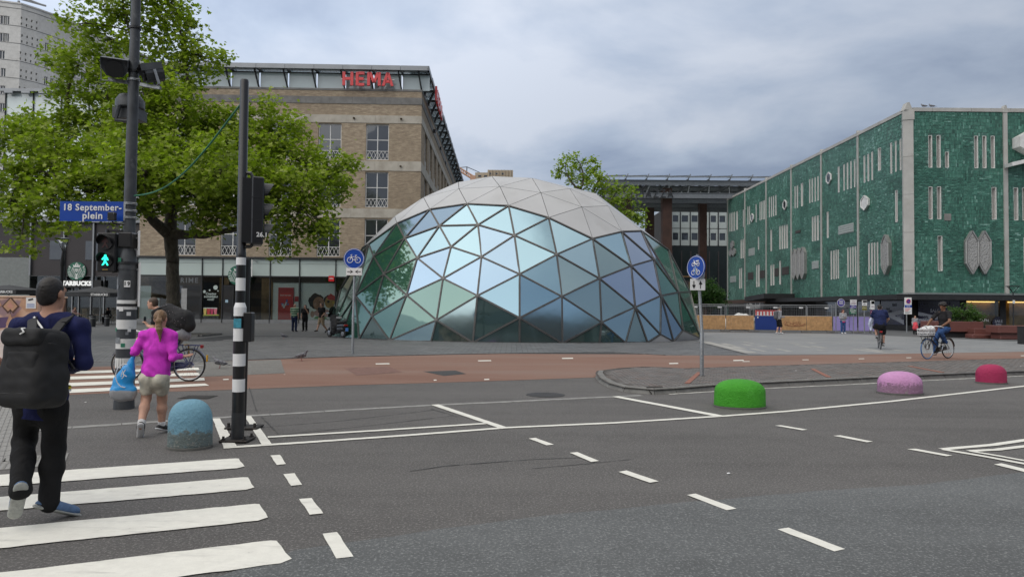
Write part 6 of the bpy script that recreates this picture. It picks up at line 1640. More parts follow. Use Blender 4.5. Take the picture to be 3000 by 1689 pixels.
# ================================================================== STREET FURNITURE
M_BLACK = P('black_coat', (0.012, 0.012, 0.013), .35, var=.1, coat=.2)
M_MAST = P('grey_mast_paint', (0.055, 0.060, 0.066), .5, .1, var=.3, scale=6, dirt=(.12, .125, .13), dscale=7, damt=(.6, .72))
M_BANDW = P('band_white', (0.72, 0.72, 0.70), .5, var=.05, dirt=(.42, .41, .38), dscale=6, damt=(.58, .8))
M_BANDC = P('band_clean_white', (0.78, 0.78, 0.78), .4, var=.02)
M_GALV = P('galvanised', (0.30, 0.315, 0.325), .45, .6, var=.25, scale=30)
M_SBLUE = P('sign_blue', (0.008, 0.060, 0.36), .3, var=.03)
M_SWHITE = P('sign_white', (0.76, 0.76, 0.75), .4, var=.03)
def skew_pole(t, name, mat, pts, n=20, smooth=True, lab=None): return obj(name, MB().tube([p for p, r_ in pts], [r_ for p, r_ in pts], n), mat, t, smooth='auto', label=lab)
# ---- tall lamp and signal mast
b_ = G(363, 1196); MX, MY = b_.x, b_.y
def ms_(py, px=None):       # height on the mast for a picture row
 return at(385, py, MY).z
mast = thing('signal_mast', 'tall grey lamp mast with white bands, floodlights and signals', 'mast', (MX, MY, 0))
lean = Vector((0, 0, 1))
# slight lean follows the photograph: top moves a little
tx = at(404, 0, MY).x
def mp(z): return Vector((MX+(tx-MX)*(z/ms_(0))*0.55+0.0, MY, z))
zj = ms_(790); z2 = ms_(735)
skew_pole(mast, 'lower_shaft', M_MAST, [(mp(0), .148), (mp(.25), .140), (mp(zj-.02), .132), (mp(zj+.0), .134)])
skew_pole(mast, 'collar', M_MAST, [(mp(zj), .140), (mp(zj+.02), .143), (mp(zj+.10), .13), (mp(z2), .098), (mp(z2+.06), .096)])
skew_pole(mast, 'upper_shaft', M_MAST, [(mp(z2+.04), .090), (mp(ms_(300)), .078), (mp(ms_(-60)), .066), (mp(ms_(-260)), .06)])
for y0, y1 in ((879, 906), (936, 963), (991, 1020), (1047, 1076)):
 a, b = ms_(y1), ms_(y0); obj('white_band', MB().tube([mp(a), mp(b)], .1385, 24), M_BANDW, mast, smooth='auto')
for y0 in (893, 771): obj('strap', MB().tube([mp(ms_(y0)-.02), mp(ms_(y0)+.02)], .146, 24), M_DKMET, mast, smooth='auto')
for y0 in (597, 618, 638, 235, 83, 210): obj('clamp', MB().tube([mp(ms_(y0)-.018), mp(ms_(y0)+.018)], .102 if y0 > 500 else .088, 20).cyl(mp(ms_(y0))+Vector((.07, -.06, 0)), mp(ms_(y0))+Vector((.14, -.06, 0)), .012, n=6), M_GALV if y0 > 230 else M_DKMET, mast, smooth='auto')
p_ = mp(ms_(832)); obj('number_plate', MB().box(p_.x+.025, p_.x+.115, MY-.143, MY-.128, p_.z-.05, p_.z+.05), M_SWHITE, mast)
obj('number', place(text_mb('19', .085, .003, .002, spacing=1.3), (p_.x+.07, MY-.146, p_.z)), M_BLACK, mast)
obj('junction_box', MB().cbox(p_.x-.10, p_.x+.115, MY-.13, MY+.12, ms_(727), ms_(682), .02), M_BLACK, mast)
rr_ = random.Random(8)
for k in range(9):
 z = rr_.uniform(.9, 2.3); a = rr_.uniform(-2.4, -.7); q = mp(z)+Vector((math.cos(a)*.139, math.sin(a)*.139, 0)); t_ = Vector((-math.sin(a), math.cos(a), 0)); s_ = rr_.uniform(.02, .045)
 obj('sticker', MB().prism([q-t_*s_+Vector((0, 0, -s_)), q+t_*s_+Vector((0, 0, -s_)), q+t_*s_+Vector((0, 0, s_)), q-t_*s_+Vector((0, 0, s_))], Vector((math.cos(a), math.sin(a), 0))*.004), [M_SWHITE, M_GALV, P('sticker_green', (.03, .2, .12), .5)][k % 3], mast)
# floodlights
def flood(parent, c, w_, h_, d_, yaw, tilt, name='floodlight'):
 M_ = Matrix.Translation(c) @ Matrix.Rotation(yaw, 4, 'Z') @ Matrix.Rotation(tilt, 4, 'X')
 hs_ = MB().prism([(-w_/2, d_*.5, h_*.5), (w_/2, d_*.5, h_*.5), (w_/2, d_*.5, -h_*.1), (w_*.3, d_*.5, -h_*.5), (-w_*.3, d_*.5, -h_*.5), (-w_/2, d_*.5, -h_*.1)], (0, -d_, 0))
 o = obj(name, xform(hs_, M_), M_MAST, parent)
 obj('visor', xform(MB().box(-w_*.52, w_*.52, -d_*.75, d_*.55, h_*.5, h_*.54).box(-w_*.52, -w_*.49, -d_*.7, d_*.5, h_*.1, h_*.5).box(w_*.49, w_*.52, -d_*.7, d_*.5, h_*.1, h_*.5), M_), M_MAST, o)
 obj('lens', xform(MB().lathe([(w_*.36, -.01), (w_*.36, .01), (w_*.2, .05), (.001, .06)], (0, -d_*.5-.03, -.02), 18, ax='y'), M_), M_BLACK, o)
 obj('yoke', xform(MB().box(-w_*.56, -w_*.53, -.02, .02, -h_*.8, h_*.1).box(w_*.53, w_*.56, -.02, .02, -h_*.8, h_*.1).box(-w_*.56, w_*.56, -.02, .02, -h_*.85, -h_*.8), M_), M_GALV, o)
flood(mast, at(338, 198, MY-.1), .36, .26, .24, R(25), R(20)); flood(mast, at(450, 215, MY-.05), .27, .24, .26, R(-55), R(18))
obj('arm', MB().bar(at(318, 232, MY-.05), at(375, 242, MY), .05, .05), M_GALV, mast); obj('arm', MB().bar(at(412, 248, MY), at(470, 258, MY-.05), .05, .05), M_GALV, mast)
c_ = at(381, 318, MY+.22); obj('lantern', MB().lathe([(.02, .22), (.16, .20), (.21, .12), (.215, 0), (.2, -.02)], c_, 22).box(c_.x-.19, c_.x+.19, c_.y-.16, c_.y+.16, c_.z-.19, c_.z-.02), M_MAST, mast, smooth='auto')
obj('lantern_arm', MB().tube([at(392, 356, MY), at(340, 352, MY), at(349, 308, MY)], [.03, .03, .035], 10), M_MAST, mast, smooth='auto')
# pedestrian signal head
SY = MY-.06
def pe(px, py): return at(px, py, SY)
a, b = pe(286, 797), pe(346, 682)
sgn = obj('pedestrian_signal', MB().cbox(a.x, b.x, SY-.05, SY+.16, a.z, b.z, .02), M_BLACK, mast)
for py, on in ((711, 0), (762, 1)):
 c = pe(316, py); r_ = .108
 obj('visor', MB().tube([(c.x+r_*math.cos(R(t)), SY-.05, c.z+r_*math.sin(R(t))) for t in range(-20, 201, 10)], .008, 5).lathe([(r_*1.04, -.02), (r_*1.06, 0)], (c.x, SY-.05, c.z), 24, ax='y'), M_BLACK, sgn)
 hood = MB(); n_ = 16
 v_ = []
 for k in range(n_+1):
  t = R(-10+200*k/n_); v_ += [(c.x+r_*1.03*math.cos(t), SY-.05, c.z+r_*1.03*math.sin(t)), (c.x+r_*1.03*math.cos(t), SY-.05-.13*max(.1, math.sin(t)*.5+.5), c.z+r_*1.03*math.sin(t))]
 hood.add(v_, [(2*k, 2*k+2, 2*k+3, 2*k+1) for k in range(n_)]); obj('hood', hood, M_BLACK, sgn)
 obj('lens', MB().lathe([(r_, 0), (r_*.95, -.012), (.001, -.016)], (c.x, SY-.052, c.z), 24, ax='y'), P('lens_dark', (.010, .008, .009), .2), sgn)
 fig = [(0, .09), (.018, .085), (.02, .06), (.045, .03), (.055, -.005), (.04, -.008), (.02, .02), (.016, -.02), (.036, -.05), (.055, -.085), (.035, -.092), (.005, -.04), (-.03, -.085), (-.055, -.088), (-.045, -.07), (-.02, -.03), (-.018, .015), (-.045, .0), (-.06, .012), (-.035, .04), (-.018, .055), (-.018, .08)]
 obj('walking_figure', MB().prism([(c.x+x*.95, SY-.075, c.z+z*.95) for x, z in fig], (0, .006, 0)), EM('walk_green', (0.03, 0.95, 0.62), 1.15) if on else P('red_off', (.06, .02, .02), .4), sgn)
obj('signal_bracket', MB().bar(pe(318, 680)+Vector((0, 0, .02)), pe(375, 677), .03, .03).bar(pe(330, 797), pe(372, 793), .03, .03).lathe([(.03, 0), (.03, .05)], pe(316, 682), 10), M_BLACK, mast)
obj('label_plate', MB().box(pe(306, 788).x, pe(322, 788).x, SY-.056, SY-.051, pe(306, 791).z, pe(306, 788).z), P('brass', (.4, .26, .08), .4, .5), sgn)
# street name plate
SN = MY-.08
a, b = at(176, 647, SN), at(364, 591, SN)
sp = thing('street_sign', 'blue street name plate 18 Septemberplein on the tall mast', 'street sign', (a.x+1, SN, a.z))
obj('plate', MB().box(a.x, b.x, SN-.012, SN+.012, a.z, b.z), M_SBLUE, sp); obj('edge', MB().box(b.x, b.x+.03, SN-.016, SN+.03, a.z+.01, b.z-.0), M_GALV, sp)
for t_, px, py, wpx in (('18 September-', 270, 607, 168), ('plein', 271, 631, 58)):
 tm_ = text_mb(t_, .16, .004, .0035, spacing=1.1); xs = [v[0] for v in tm_.v]; W_ = max(xs)-min(xs); tgt = wpx*SN/2000
 obj('lettering', place(tm_, at(px, py+1, SN-.018), 0, (tgt/W_, 1, tgt/W_ if t_ == 'plein' else tgt/W_*1.02)), M_SWHITE, sp)
obj('clamps', MB().box(b.x+.03, mp(2).x+.0, SN, SN+.02, b.z-.05, b.z-.03).box(b.x+.03, mp(2).x, SN, SN+.02, a.z+.05, a.z+.07), M_GALV, sp)
# small detector in front of the plate
dt = thing('traffic_sensor', 'small black sensor box on a rod in front of the street name plate', 'sensor', at(330, 660, MY-.16))
a, b = at(318, 646, MY-.2), at(341, 622, MY-.2); obj('housing', MB().cbox(a.x, b.x, MY-.24, MY-.18, a.z, b.z, .008), M_BLACK, dt); obj('bolts', MB().cyl((a.x+.015, MY-.245, a.z+.02), (a.x+.015, MY-.235, a.z+.02), .006, n=6).cyl((b.x-.015, MY-.245, b.z-.02), (b.x-.015, MY-.235, b.z-.02), .006, n=6), M_GALV, dt)
obj('rod', MB().tube([at(330, 650, MY-.16), at(333, 654, MY-.1), at(384, 659, MY-.05)], .014, 8), M_BLACK, dt)
# sign plates seen edge-on, on the right of the mast
eo = thing('traffic_plate', 'white traffic plate seen nearly edge-on strapped to the tall mast', 'traffic sign', mp(1.9)+Vector((.17, 0, 0)))
for y0, y1, xo in ((770, 897, .165), (678, 749, .14)):
 z0_, z1_ = ms_(y1), ms_(y0); x_ = mp(z0_).x+xo
 vd = Vector((x_, MY, 0)).normalized(); vd = Vector((vd.x*math.cos(R(3))-vd.y*math.sin(R(3)), vd.x*math.sin(R(3))+vd.y*math.cos(R(3)), 0)); c0p = Vector((x_, MY, 0)); nr_ = Vector((vd.y, -vd.x, 0))
 pa, pb = c0p-vd*.20, c0p+vd*.20
 po_ = obj('plate', MB().prism([pa+Vector((0, 0, z0_)), pb+Vector((0, 0, z0_)), pb+Vector((0, 0, z1_)), pa+Vector((0, 0, z1_))], nr_*.022), M_SWHITE, eo)
 pa, pb = pa+vd*.07+nr_*.023, pb-vd*.07+nr_*.023
 obj('print', MB().prism([pa+Vector((0, 0, z0_+.08)), pb+Vector((0, 0, z0_+.08)), pb+Vector((0, 0, z1_-.08)), pa+Vector((0, 0, z1_-.08))], nr_*.003), P('faded_red_print', (.25, .10, .10), .6, var=.6, scale=9), po_)
 obj('strap', MB().bar((x_-.06, MY, z1_-.1), (x_, MY, z1_-.1), .02, .03).bar((x_-.06, MY, z0_+.1), (x_, MY, z0_+.1), .02, .03), M_GALV, eo)

# ---- striped signal pole
c_ = G(696, 1291); PX, PY = c_.x, c_.y
def pz(py): return at(700, py, PY).z
ptop = at(716, 236, PY)
def pp(z): return Vector((PX+(ptop.x-PX)*.45*z/ptop.z, PY, z))
sp2 = thing('striped_signal_pole', 'black and white striped traffic light pole with dark signal seen from the side', 'traffic light', (PX, PY, 0))
obj('base_sleeve', MB().tube([pp(0.02), pp(pz(1207))], .074, 24), P('black_sleeve', (.03, .031, .034), .45, var=.2, scale=12, dirt=(.09, .09, .09), dscale=8, damt=(.6, .75)), sp2, smooth='auto')
rows_ = [(1207, 1146, 'b'), (1146, 1109, 'w'), (1109, 1071, 'b'), (1071, 1035, 'w'), (1035, 998, 'b'), (998, 961, 'w'), (961, 925, 'b'), (925, 899, 'w')]
for y0, y1, k in rows_: obj('white_band' if k == 'w' else 'black_band', MB().tube([pp(pz(y0)), pp(pz(y1))], .0705 if k == 'b' else .0725, 24), M_BANDC if k == 'w' else M_BLACK, sp2, smooth='auto')
obj('shoulder', MB().tube([pp(pz(899)), pp(pz(895)), pp(pz(886))], [.0715, .066, .054], 24), M_BANDC, sp2, smooth='auto')
for y0, y1, k in ((886, 851, 'b'), (851, 814, 'w'), (814, 776, 'b'), (776, 754, 'w')): obj('white_band' if k == 'w' else 'black_band', MB().tube([pp(pz(y0)), pp(pz(y1))], .0545 if k == 'b' else .056, 24), M_BANDC if k == 'w' else M_BLACK, sp2, smooth='auto')
obj('upper_tube', MB().tube([pp(pz(754)), pp(pz(740)), pp(pz(738)), pp(pz(240)), pp(pz(234))], [.057, .057, .0535, .050, .044], 28), M_BLACK, sp2, smooth='auto')
obj('base_plate', MB().cbox(PX-.165, PX+.165, PY-.15, PY+.15, 0.008, .034, .006), M_IRON, sp2)
for sx in (-1, 1):
 for sy in (-1, 1): obj('bolt', MB().cyl((PX+sx*.125, PY+sy*.11, .03), (PX+sx*.125, PY+sy*.11, .075), .016, n=6).cyl((PX+sx*.125, PY+sy*.11, .03), (PX+sx*.125, PY+sy*.11, .045), .028, n=6), M_IRON, sp2)
# signal head, side view, lenses to the right
a, b = at(727, 716, PY), at(769, 519, PY); q = pp(2.4)
HR = Matrix.Translation(q) @ Matrix.Rotation(R(23), 4, 'Z') @ Matrix.Translation(-q); hx = lambda m_: xform(m_, HR)
hd = obj('signal_head', hx(MB().cbox(a.x+.02, b.x, PY-.13, PY+.17, a.z, b.z, .015).box(q.x, a.x+.06, PY-.10, PY+.14, a.z+.02, b.z-.02)), M_BLACK, sp2)
for py in (557, 617, 677):
 c = at(769, py, PY); r_ = .105; hood = MB(); v_ = []; n_ = 14
 for k in range(n_+1):
  t = R(-20+220*k/n_); v_ += [(c.x, PY+.02+r_*math.cos(t), c.z+r_*math.sin(t)), (c.x+.02+.10*max(.05, .45+.55*math.sin(t)), PY+.02+r_*math.cos(t), c.z+r_*math.sin(t)*.97)]
 hood.add(v_, [(2*k, 2*k+1, 2*k+3, 2*k+2) for k in range(n_)]); obj('hood', hx(hood), P('hood_grey', (.055, .057, .06), .5), hd)
 obj('lens', hx(MB().lathe([(r_*.92, .0), (r_*.9, .012), (.001, .02)], (c.x, PY+.02, c.z), 20, ax='x')), P('lens_dark', (.010, .008, .009), .2), hd)
obj('head_seam', hx(MB().box(a.x+.015, b.x+.003, PY-.134, PY-.129, at(750, 580, PY).z-.004, at(750, 580, PY).z+.004)), M_DKMET, hd); obj('head_seam', hx(MB().box(a.x+.015, b.x+.003, PY-.134, PY-.129, at(750, 645, PY).z-.004, at(750, 645, PY).z+.004)), M_DKMET, hd)
obj('number', hx(place(text_mb('26.1', .075, .003, .002), at(750, 685, PY-.136))), M_SWHITE, hd)
obj('bracket', MB().tube([pp(pz(505)), at(735, 508, PY), at(740, 520, PY)], .022, 8).tube([pp(pz(722)), at(733, 722, PY), at(740, 716, PY)], .022, 8), M_BLACK, sp2)
obj('push_button', MB().cbox(pp(1).x+.06, at(739, 950, PY).x+.01, PY-.06, PY+.06, pz(1000), pz(914), .01), M_BLACK, sp2)
p_ = pp(pz(946)); obj('sticker', MB().prism([(p_.x-.045, PY-.067, p_.z-.055), (p_.x+.045, PY-.067, p_.z-.055), (p_.x+.045, PY-.067, p_.z+.055), (p_.x-.045, PY-.067, p_.z+.055)], (0, -.008, 0)), P('sticker_teal', (.05, .27, .36), .5, var=.25, scale=30), sp2)
# second pole right behind it
c2 = G(709, 1254); sp3 = thing('signal_pole', 'second black pole on a bolted plate hidden behind the striped pole', 'pole', (c2.x, c2.y, 0))
obj('shaft', MB().cyl((c2.x, c2.y, .02), (c2.x+.02, c2.y, at(710, 760, c2.y).z), .05, n=18), M_BLACK, sp3, smooth='auto'); obj('base_plate', MB().cbox(c2.x-.18, c2.x+.24, c2.y-.14, c2.y+.14, .008, .034, .006), M_IRON, sp3)
for sx in (-.14, .2): obj('bolt', MB().cyl((c2.x+sx, c2.y-.09, .03), (c2.x+sx, c2.y-.09, .085), .02, n=6), M_IRON, sp3)
# green cable strung between the two poles
A, Bq = at(394, 573, MY-.09), at(703, 308, PY)
cb_ = []
for k in range(25):
 t = k/24; p = A.lerp(Bq, t); p.z -= .32*math.sin(math.pi*t)*(1-.25*t); cb_.append(p)
tag(obj('green_cable', MB().tube(cb_, .012, 6), P('cable_green', (.02, .16, .075), .5), smooth=True), 'thin green cable hanging between the tall mast and the striped pole', 'cable')

# ---- bollards
def bollard_mat(name, c, c2_, chip, low, amt):
 b = NB(name); p = b.pos(); n1_ = b.noise(5, 8, .7, p); n2_ = b.noise(26, 6, .7, p); s_ = b.n('ShaderNodeSeparateXYZ'); b.l(p, s_.inputs[0])
 base = b.mix(b.ramp(b.noise(2.2, 4, .6, p), [(.35, 0.), (.7, 1.)]), c, c2_)
 hgt = b.math('MULTIPLY', b.math('SUBTRACT', low, s_.outputs[2]), 1.3)
 f = b.math('ADD', b.math('ADD', b.math('MULTIPLY', n1_, .6), b.math('MULTIPLY', n2_, .4)), hgt)
 base = b.mix(b.ramp(f, [(amt, 0.), (amt+.06, 1.)]), base, chip)
 base = b.mix(b.ramp(b.math('ADD', n2_, b.math('MULTIPLY', hgt, .5)), [(.72, 0.), (.78, .7)]), base, (.32, .31, .28))
 base = b.mix(b.ramp(b.noise(9, 7, .75, p), [(.52, 0.), (.70, .35)]), base, tuple(x*.55 for x in c)); base = b.mix(b.ramp(b.noise(3, 8, .7, p, .6), [(.56, 0.), (.64, .3)]), base, tuple(min(1, x*1.25+.05) for x in c2_))
 b.set('Base Color', base); b.set('Roughness', .75); b.bump(b.math('ADD', n1_, n2_), .8, .03); return b.m
def bollard(px0, px1, pyb, h_, flatk, label, mat, sy=.8, wob=1):
 gl, gr = G(px0, pyb), G(px1, pyb); c = (gl+gr)/2; r_ = (gr-gl).length/2; c.y += r_*sy*.75
 k = c.y/(c.y-r_*sy*.75); c.x *= k; r_ *= k*.99
 prof_ = [(r_*1.01, 0), (r_*1.0, .05), (r_*.99, h_-flatk*.98)]
 n_ = 10
 for i in range(1, n_+1):
  t = i/n_*math.pi/2; e_ = .78
  prof_.append((max(.001, r_*.99*math.cos(t)**e_), h_-flatk+flatk*math.sin(t)**.92))
 mb = MB().lathe(prof_, (0, 0, 0), 40, sx=1, sy=sy)
 q = random.Random(px0); vv = []
 for x, y, z in mb.v:
  d = 1+.012*mnoise.noise(Vector((x*3, y*3, z*3+px0)))+.006*mnoise.noise(Vector((x*14, y*14, z*14))); vv.append((x*d, y*d, z*(1+.01*mnoise.noise(Vector((x*4, y*4, 3))))))
 mb.v = vv
 t = thing('bollard', label, 'bollard', c, 0.0, 'painted stone bollards along the road')
 obj('body', mb, mat, t, smooth=True, world=False)
 obj('foot', MB().lathe([(r_*1.03, .002), (r_*1.03, .025), (r_*1.0, .03)], (0, 0, 0), 32, sy=sy), P('bollard_foot', (.12, .12, .11), .9), t, world=False)
bollard(492, 620, 1318, .545, .25, 'weathered light blue round-topped concrete bollard', bollard_mat('bollard_blue', (.155, .33, .44), (.20, .40, .50), (.14, .175, .17), .36, .66), .82)
bollard(2094, 2240, 1197, .455, .21, 'bright green wide concrete bollard', bollard_mat('bollard_green', (.045, .30, .012), (.06, .37, .02), (.025, .12, .015), .06, .62))
bollard(2576, 2696, 1156, .43, .24, 'pale pink wide concrete bollard', bollard_mat('bollard_pink', (.56, .27, .50), (.62, .32, .56), (.30, .17, .26), .30, .62))
bollard(2865, 2943, 1124, .425, .23, 'crimson concrete bollard at the kerb', bollard_mat('bollard_crimson', (.36, .018, .085), (.40, .03, .10), (.2, .02, .05), .0, .64))

# ---- cycle signs
def stroke_icon(mb, segs, r_, depth, tf):
 for s_ in segs: mb.tube([tf(*p) for p in s_], r_, 5)
def bike_icon(scale, cx_, cz_, y):
 """line drawing of a bicycle, wheels at +-0.5"""
 L = []
 for w_ in (-.52, .52): L.append([(w_+.36*math.cos(2*math.pi*k/18), -.15+.36*math.sin(2*math.pi*k/18)) for k in range(19)])
 L += [[(-.52, -.15), (-.34, .42), (-.46, .52), (-.24, .56)], [(-.38, .28), (.2, .28), (-.02, -.15), (-.38, .28)], [(-.02, -.15), (.52, -.15), (.2, .28)], [(.2, .28), (.26, .46)], [(.12, .47), (.40, .47)]]
 return [[(cx_+x*scale, y, cz_+z*scale) for x, z in s_] for s_ in L]
def post(t, base, top, r_):
 obj('post', MB().tube([base, Vector((base.x, base.y, top.z*.38)), Vector((base.x, base.y, top.z*.39)), Vector((top.x, base.y, top.z))], [r_*1.25, r_*1.25, r_, r_*.95], 16), M_GALV, t, smooth='auto')
b1 = G(1033, 1038); Y1 = b1.y
s1 = thing('cycle_sign', 'round blue bicycle sign with facing arrows plate on a thin post left of the dome', 'traffic sign', b1)
c = at(1037, 757.5, Y1-.06); r_ = 30.5*Y1/2000
post(s1, b1, Vector((b1.x+.03, Y1, c.z+r_*.9)), .034)
ds = obj('disc', MB().lathe([(r_, 0), (r_, .02)], (c.x, c.y, c.z), 36, ax='y'), M_SBLUE, s1); M_OUT = P('sign_back', (.3, .32, .34), .5, .5)
ic = MB().ring((c.x, c.y-.004, c.z), r_*.93, r_*.022, 40, 5)
for s_ in bike_icon(r_*.72, c.x, c.z-r_*.02, c.y-.004): ic.tube(s_, r_*.032, 5)
obj('pictogram', ic, M_SWHITE, ds)
a, b = at(1014, 806, Y1-.06), at(1061, 785, Y1-.06); pl_ = obj('sub_plate', MB().cbox(a.x, b.x, Y1-.07, Y1-.05, a.z, b.z, .006), M_SWHITE, s1)
ar = MB(); zc_ = (a.z+b.z)/2; xm = (a.x+b.x)/2; w_ = (b.x-a.x)
for s_ in (-1, 1):
 ar.box(min(xm+s_*w_*.42, xm+s_*w_*.24), max(xm+s_*w_*.42, xm+s_*w_*.24), Y1-.075, Y1-.0705, zc_-.012, zc_+.012)
 ar.prism([(xm+s_*w_*.05, Y1-.075, zc_), (xm+s_*w_*.26, Y1-.075, zc_+.06), (xm+s_*w_*.20, Y1-.075, zc_), (xm+s_*w_*.26, Y1-.075, zc_-.06)], (0, .004, 0))
obj('arrows', ar, M_BLACK, pl_)
b2 = G(2056, 1100, .1); Y2s = b2.y
s2 = thing('moped_cycle_sign', 'oval-looking blue moped and bicycle sign with up and down arrows plate on the traffic island', 'traffic sign', b2)
topz = at(2041, 745, Y2s).z
post(s2, b2, Vector((at(2043, 790, Y2s).x, Y2s, topz)), .036)
cc = at(2041, 783, Y2s-.05); r_ = 34.5*Y2s/2000; yaw = R(-58)
M_ = Matrix.Translation(cc) @ Matrix.Rotation(yaw, 4, 'Z')
ds = obj('disc', xform(MB().lathe([(r_, 0), (r_, .02)], (0, -.03, 0), 36, ax='y'), M_), M_SBLUE, s2)
ic = MB().ring((0, -.034, 0), r_*.94, r_*.02, 40, 5)
for s_ in bike_icon(r_*.52, 0, -r_*.36, -.034): ic.tube(s_, r_*.03, 5)
for w__ in (-.26, .26): ic.ring((w__*r_, -.034, r_*.26), r_*.15, r_*.03, 16, 5)
ic.tube([(-.26*r_, -.034, r_*.26), (-.14*r_, -.034, .56*r_), (-.22*r_, -.034, .60*r_)], r_*.035, 5).tube([(-.16*r_, -.034, .48*r_), (-.04*r_, -.034, .28*r_), (.14*r_, -.034, .28*r_), (.26*r_, -.034, .26*r_)], r_*.06, 5).tube([(.05*r_, -.034, .52*r_), (.36*r_, -.034, .54*r_)], r_*.06, 5)
obj('pictogram', xform(ic, M_), M_SWHITE, ds)
c3 = at(2052, 795, Y2s+.12); M3 = Matrix.Translation(c3) @ Matrix.Rotation(R(52), 4, 'Z'); d2_ = obj('rear_disc', xform(MB().lathe([(r_, 0), (r_, .02)], (0, 0, 0), 36, ax='y'), M3), M_OUT, s2); obj('rim', xform(MB().ring((0, .02, 0), r_, .012, 36, 6), M3), P('rim_blue', (.10, .25, .6), .4), d2_)
a, b = at(2022, 850, Y2s-.06), at(2066, 817, Y2s-.06); pl_ = obj('sub_plate', MB().cbox(a.x, b.x, Y2s-.07, Y2s-.05, a.z, b.z, .006), M_SWHITE, s2)
ar = MB(); zc_ = (a.z+b.z)/2; w_ = b.x-a.x; h_ = b.z-a.z
for fx_, s_ in ((.24, -1), (.68, 1)):
 x = a.x+w_*fx_; ar.box(x-.010, x+.010, Y2s-.075, Y2s-.0705, zc_-h_*.32, zc_+h_*.32); ar.prism([(x, Y2s-.076, zc_+s_*h_*.36), (x-.042, Y2s-.076, zc_+s_*h_*.02), (x+.042, Y2s-.076, zc_+s_*h_*.02)], (0, .004, 0))
obj('arrows', ar, M_BLACK, pl_)

# ---- site fence panels
fence_tops = 1.96
M_FTUBE = P('fence_tube', (.32, .33, .335), .4, .7)
M_PINE = P('pine_board', (.50, .29, .13), .7, var=.22, scale=5, dirt=(.30, .15, .06), dscale=7, damt=(.62, .7))
M_BLUEP = P('blue_board', (.008, .035, .20), .5, var=.05); M_LILAC = P('lilac_board', (.36, .30, .62), .5, var=.05)
def fence_y(px): return 49.9-(px-2040)/520*1.2
FENCE = [(2022, 2041, 'p', 'first pine fence panel, half hidden behind the dome'), (2042, 2125, 'p', 'knotty pine-boarded fence panel beside the two-way sign post'), (2127, 2208, 'p', 'pine-boarded fence panel in front of the white rubble bags'),
     (2211, 2287, 'b', 'dark blue fence panel beside the man in grey hoodie'), (2288, 2362, 'g', 'pine-boarded fence panel with red scrawled graffiti'), (2363, 2437, 'p', 'pine-boarded fence panel in front of the pallets'),
     (2440, 2511, 'l', 'lilac fence panel behind the woman looking at her phone'), (2514, 2563, 'l', 'lilac fence panel behind the cyclist in navy')]
for k, (xa, xb, kind, lab) in enumerate(FENCE):
 Ya, Yb = fence_y(xa), fence_y(xb); A_ = at(xa, 930, Ya); B_ = at(xb, 930, Yb); A_.z = B_.z = 0
 f_ = thing('fence_panel', lab, 'fence', A_, None, 'site fence panels')
 d = (B_-A_).normalized(); L = (B_-A_).length
 def fp(s_, z, o=0.0): return A_+d*s_+Vector((d.y, -d.x, 0))*o+Vector((0, 0, z))
 fr = MB()
 for s_ in (0.02, L-.02): fr.cyl(fp(s_, 0), fp(s_, fence_tops), .024, n=8)
 for z in (fence_tops, 1.18, .14): fr.cyl(fp(0.02, z), fp(L-.02, z), .02, n=8)
 obj('frame', fr, M_FTUBE, f_, smooth='auto')
 wr_ = MB()
 for q in range(14): wr_.tube([fp(.04+(L-.08)*q/13, 1.18), fp(.04+(L-.08)*q/13, fence_tops)], .0035, 4)
 for q in range(3): wr_.tube([fp(.02, 1.38+q*.2), fp(L-.02, 1.38+q*.2)], .004, 4)
 obj('wire_mesh', wr_, M_FTUBE, f_)
 obj('foot', MB().cbox(fp(L, 0).x-.34, fp(L, 0).x+.34, Yb-.12, Yb+.12, 0, .12, .02), M_STG, f_)
 obj('clip', MB().box(fp(L*.8, 0).x-.14, fp(L*.8, 0).x+.14, (Ya+Yb)/2-.05, (Ya+Yb)/2-.03, fence_tops-.24, fence_tops-.14), M_SWHITE, f_)
 if kind in 'pg':
  n_ = max(3, round(L/.125))
  for q in range(n_):
   a, b = L*q/n_+.004, L*(q+1)/n_-.004; z1_ = 1.17+random.uniform(-.004, .004)
   obj('board', MB().prism([fp(a, .16, .02), fp(b, .16, .02), fp(b, z1_, .02), fp(a, z1_, .02)], Vector((d.y, -d.x, 0))*(.022+random.uniform(0, .006))), M_PINE, f_)
  if kind == 'g':
   gmb = MB(); M_SCR = P('graffiti_red', (.22, .045, .03), .6)
   for s_ in ([(.1, .72), (.2, .82), (.32, .74), (.18, .62), (.12, .52), (.36, .55)], [(.4, .75), (.55, .7), (.48, .5), (.6, .68), (.72, .55)], [(.75, .55), (.72, .75), (.85, .68), (.98, .76), (1.0, .62), (.85, .48), (.75, .6)], [(1.05, .5), (1.1, .78), (1.28, .72), (1.15, .6), (1.35, .5), (1.5, .62), (1.6, .56)], [(.3, .5), (.7, .44), (1.1, .46), (1.5, .5)]):
    gmb.tube([fp(.1+x, z, .058) for x, z in s_], .013, 4)
   obj('graffiti', gmb, M_SCR, f_)
 else:
  n_ = 3 if kind == 'l' else 1
  for q in range(n_):
   a, b = L*q/n_+.02, L*(q+1)/n_-.02; obj('board', MB().prism([fp(a, .16, .02), fp(b, .16, .02), fp(b, 1.16, .02), fp(a, 1.16, .02)], Vector((d.y, -d.x, 0))*.025), M_BLUEP if kind == 'b' else M_LILAC, f_)
  if kind == 'b': obj('notice', MB().prism([fp(.16, 1.0, .05), fp(.25, 1.0, .05), fp(.25, 1.1, .05), fp(.16, 1.1, .05)], Vector((d.y, -d.x, 0))*.004), M_SWHITE, f_)
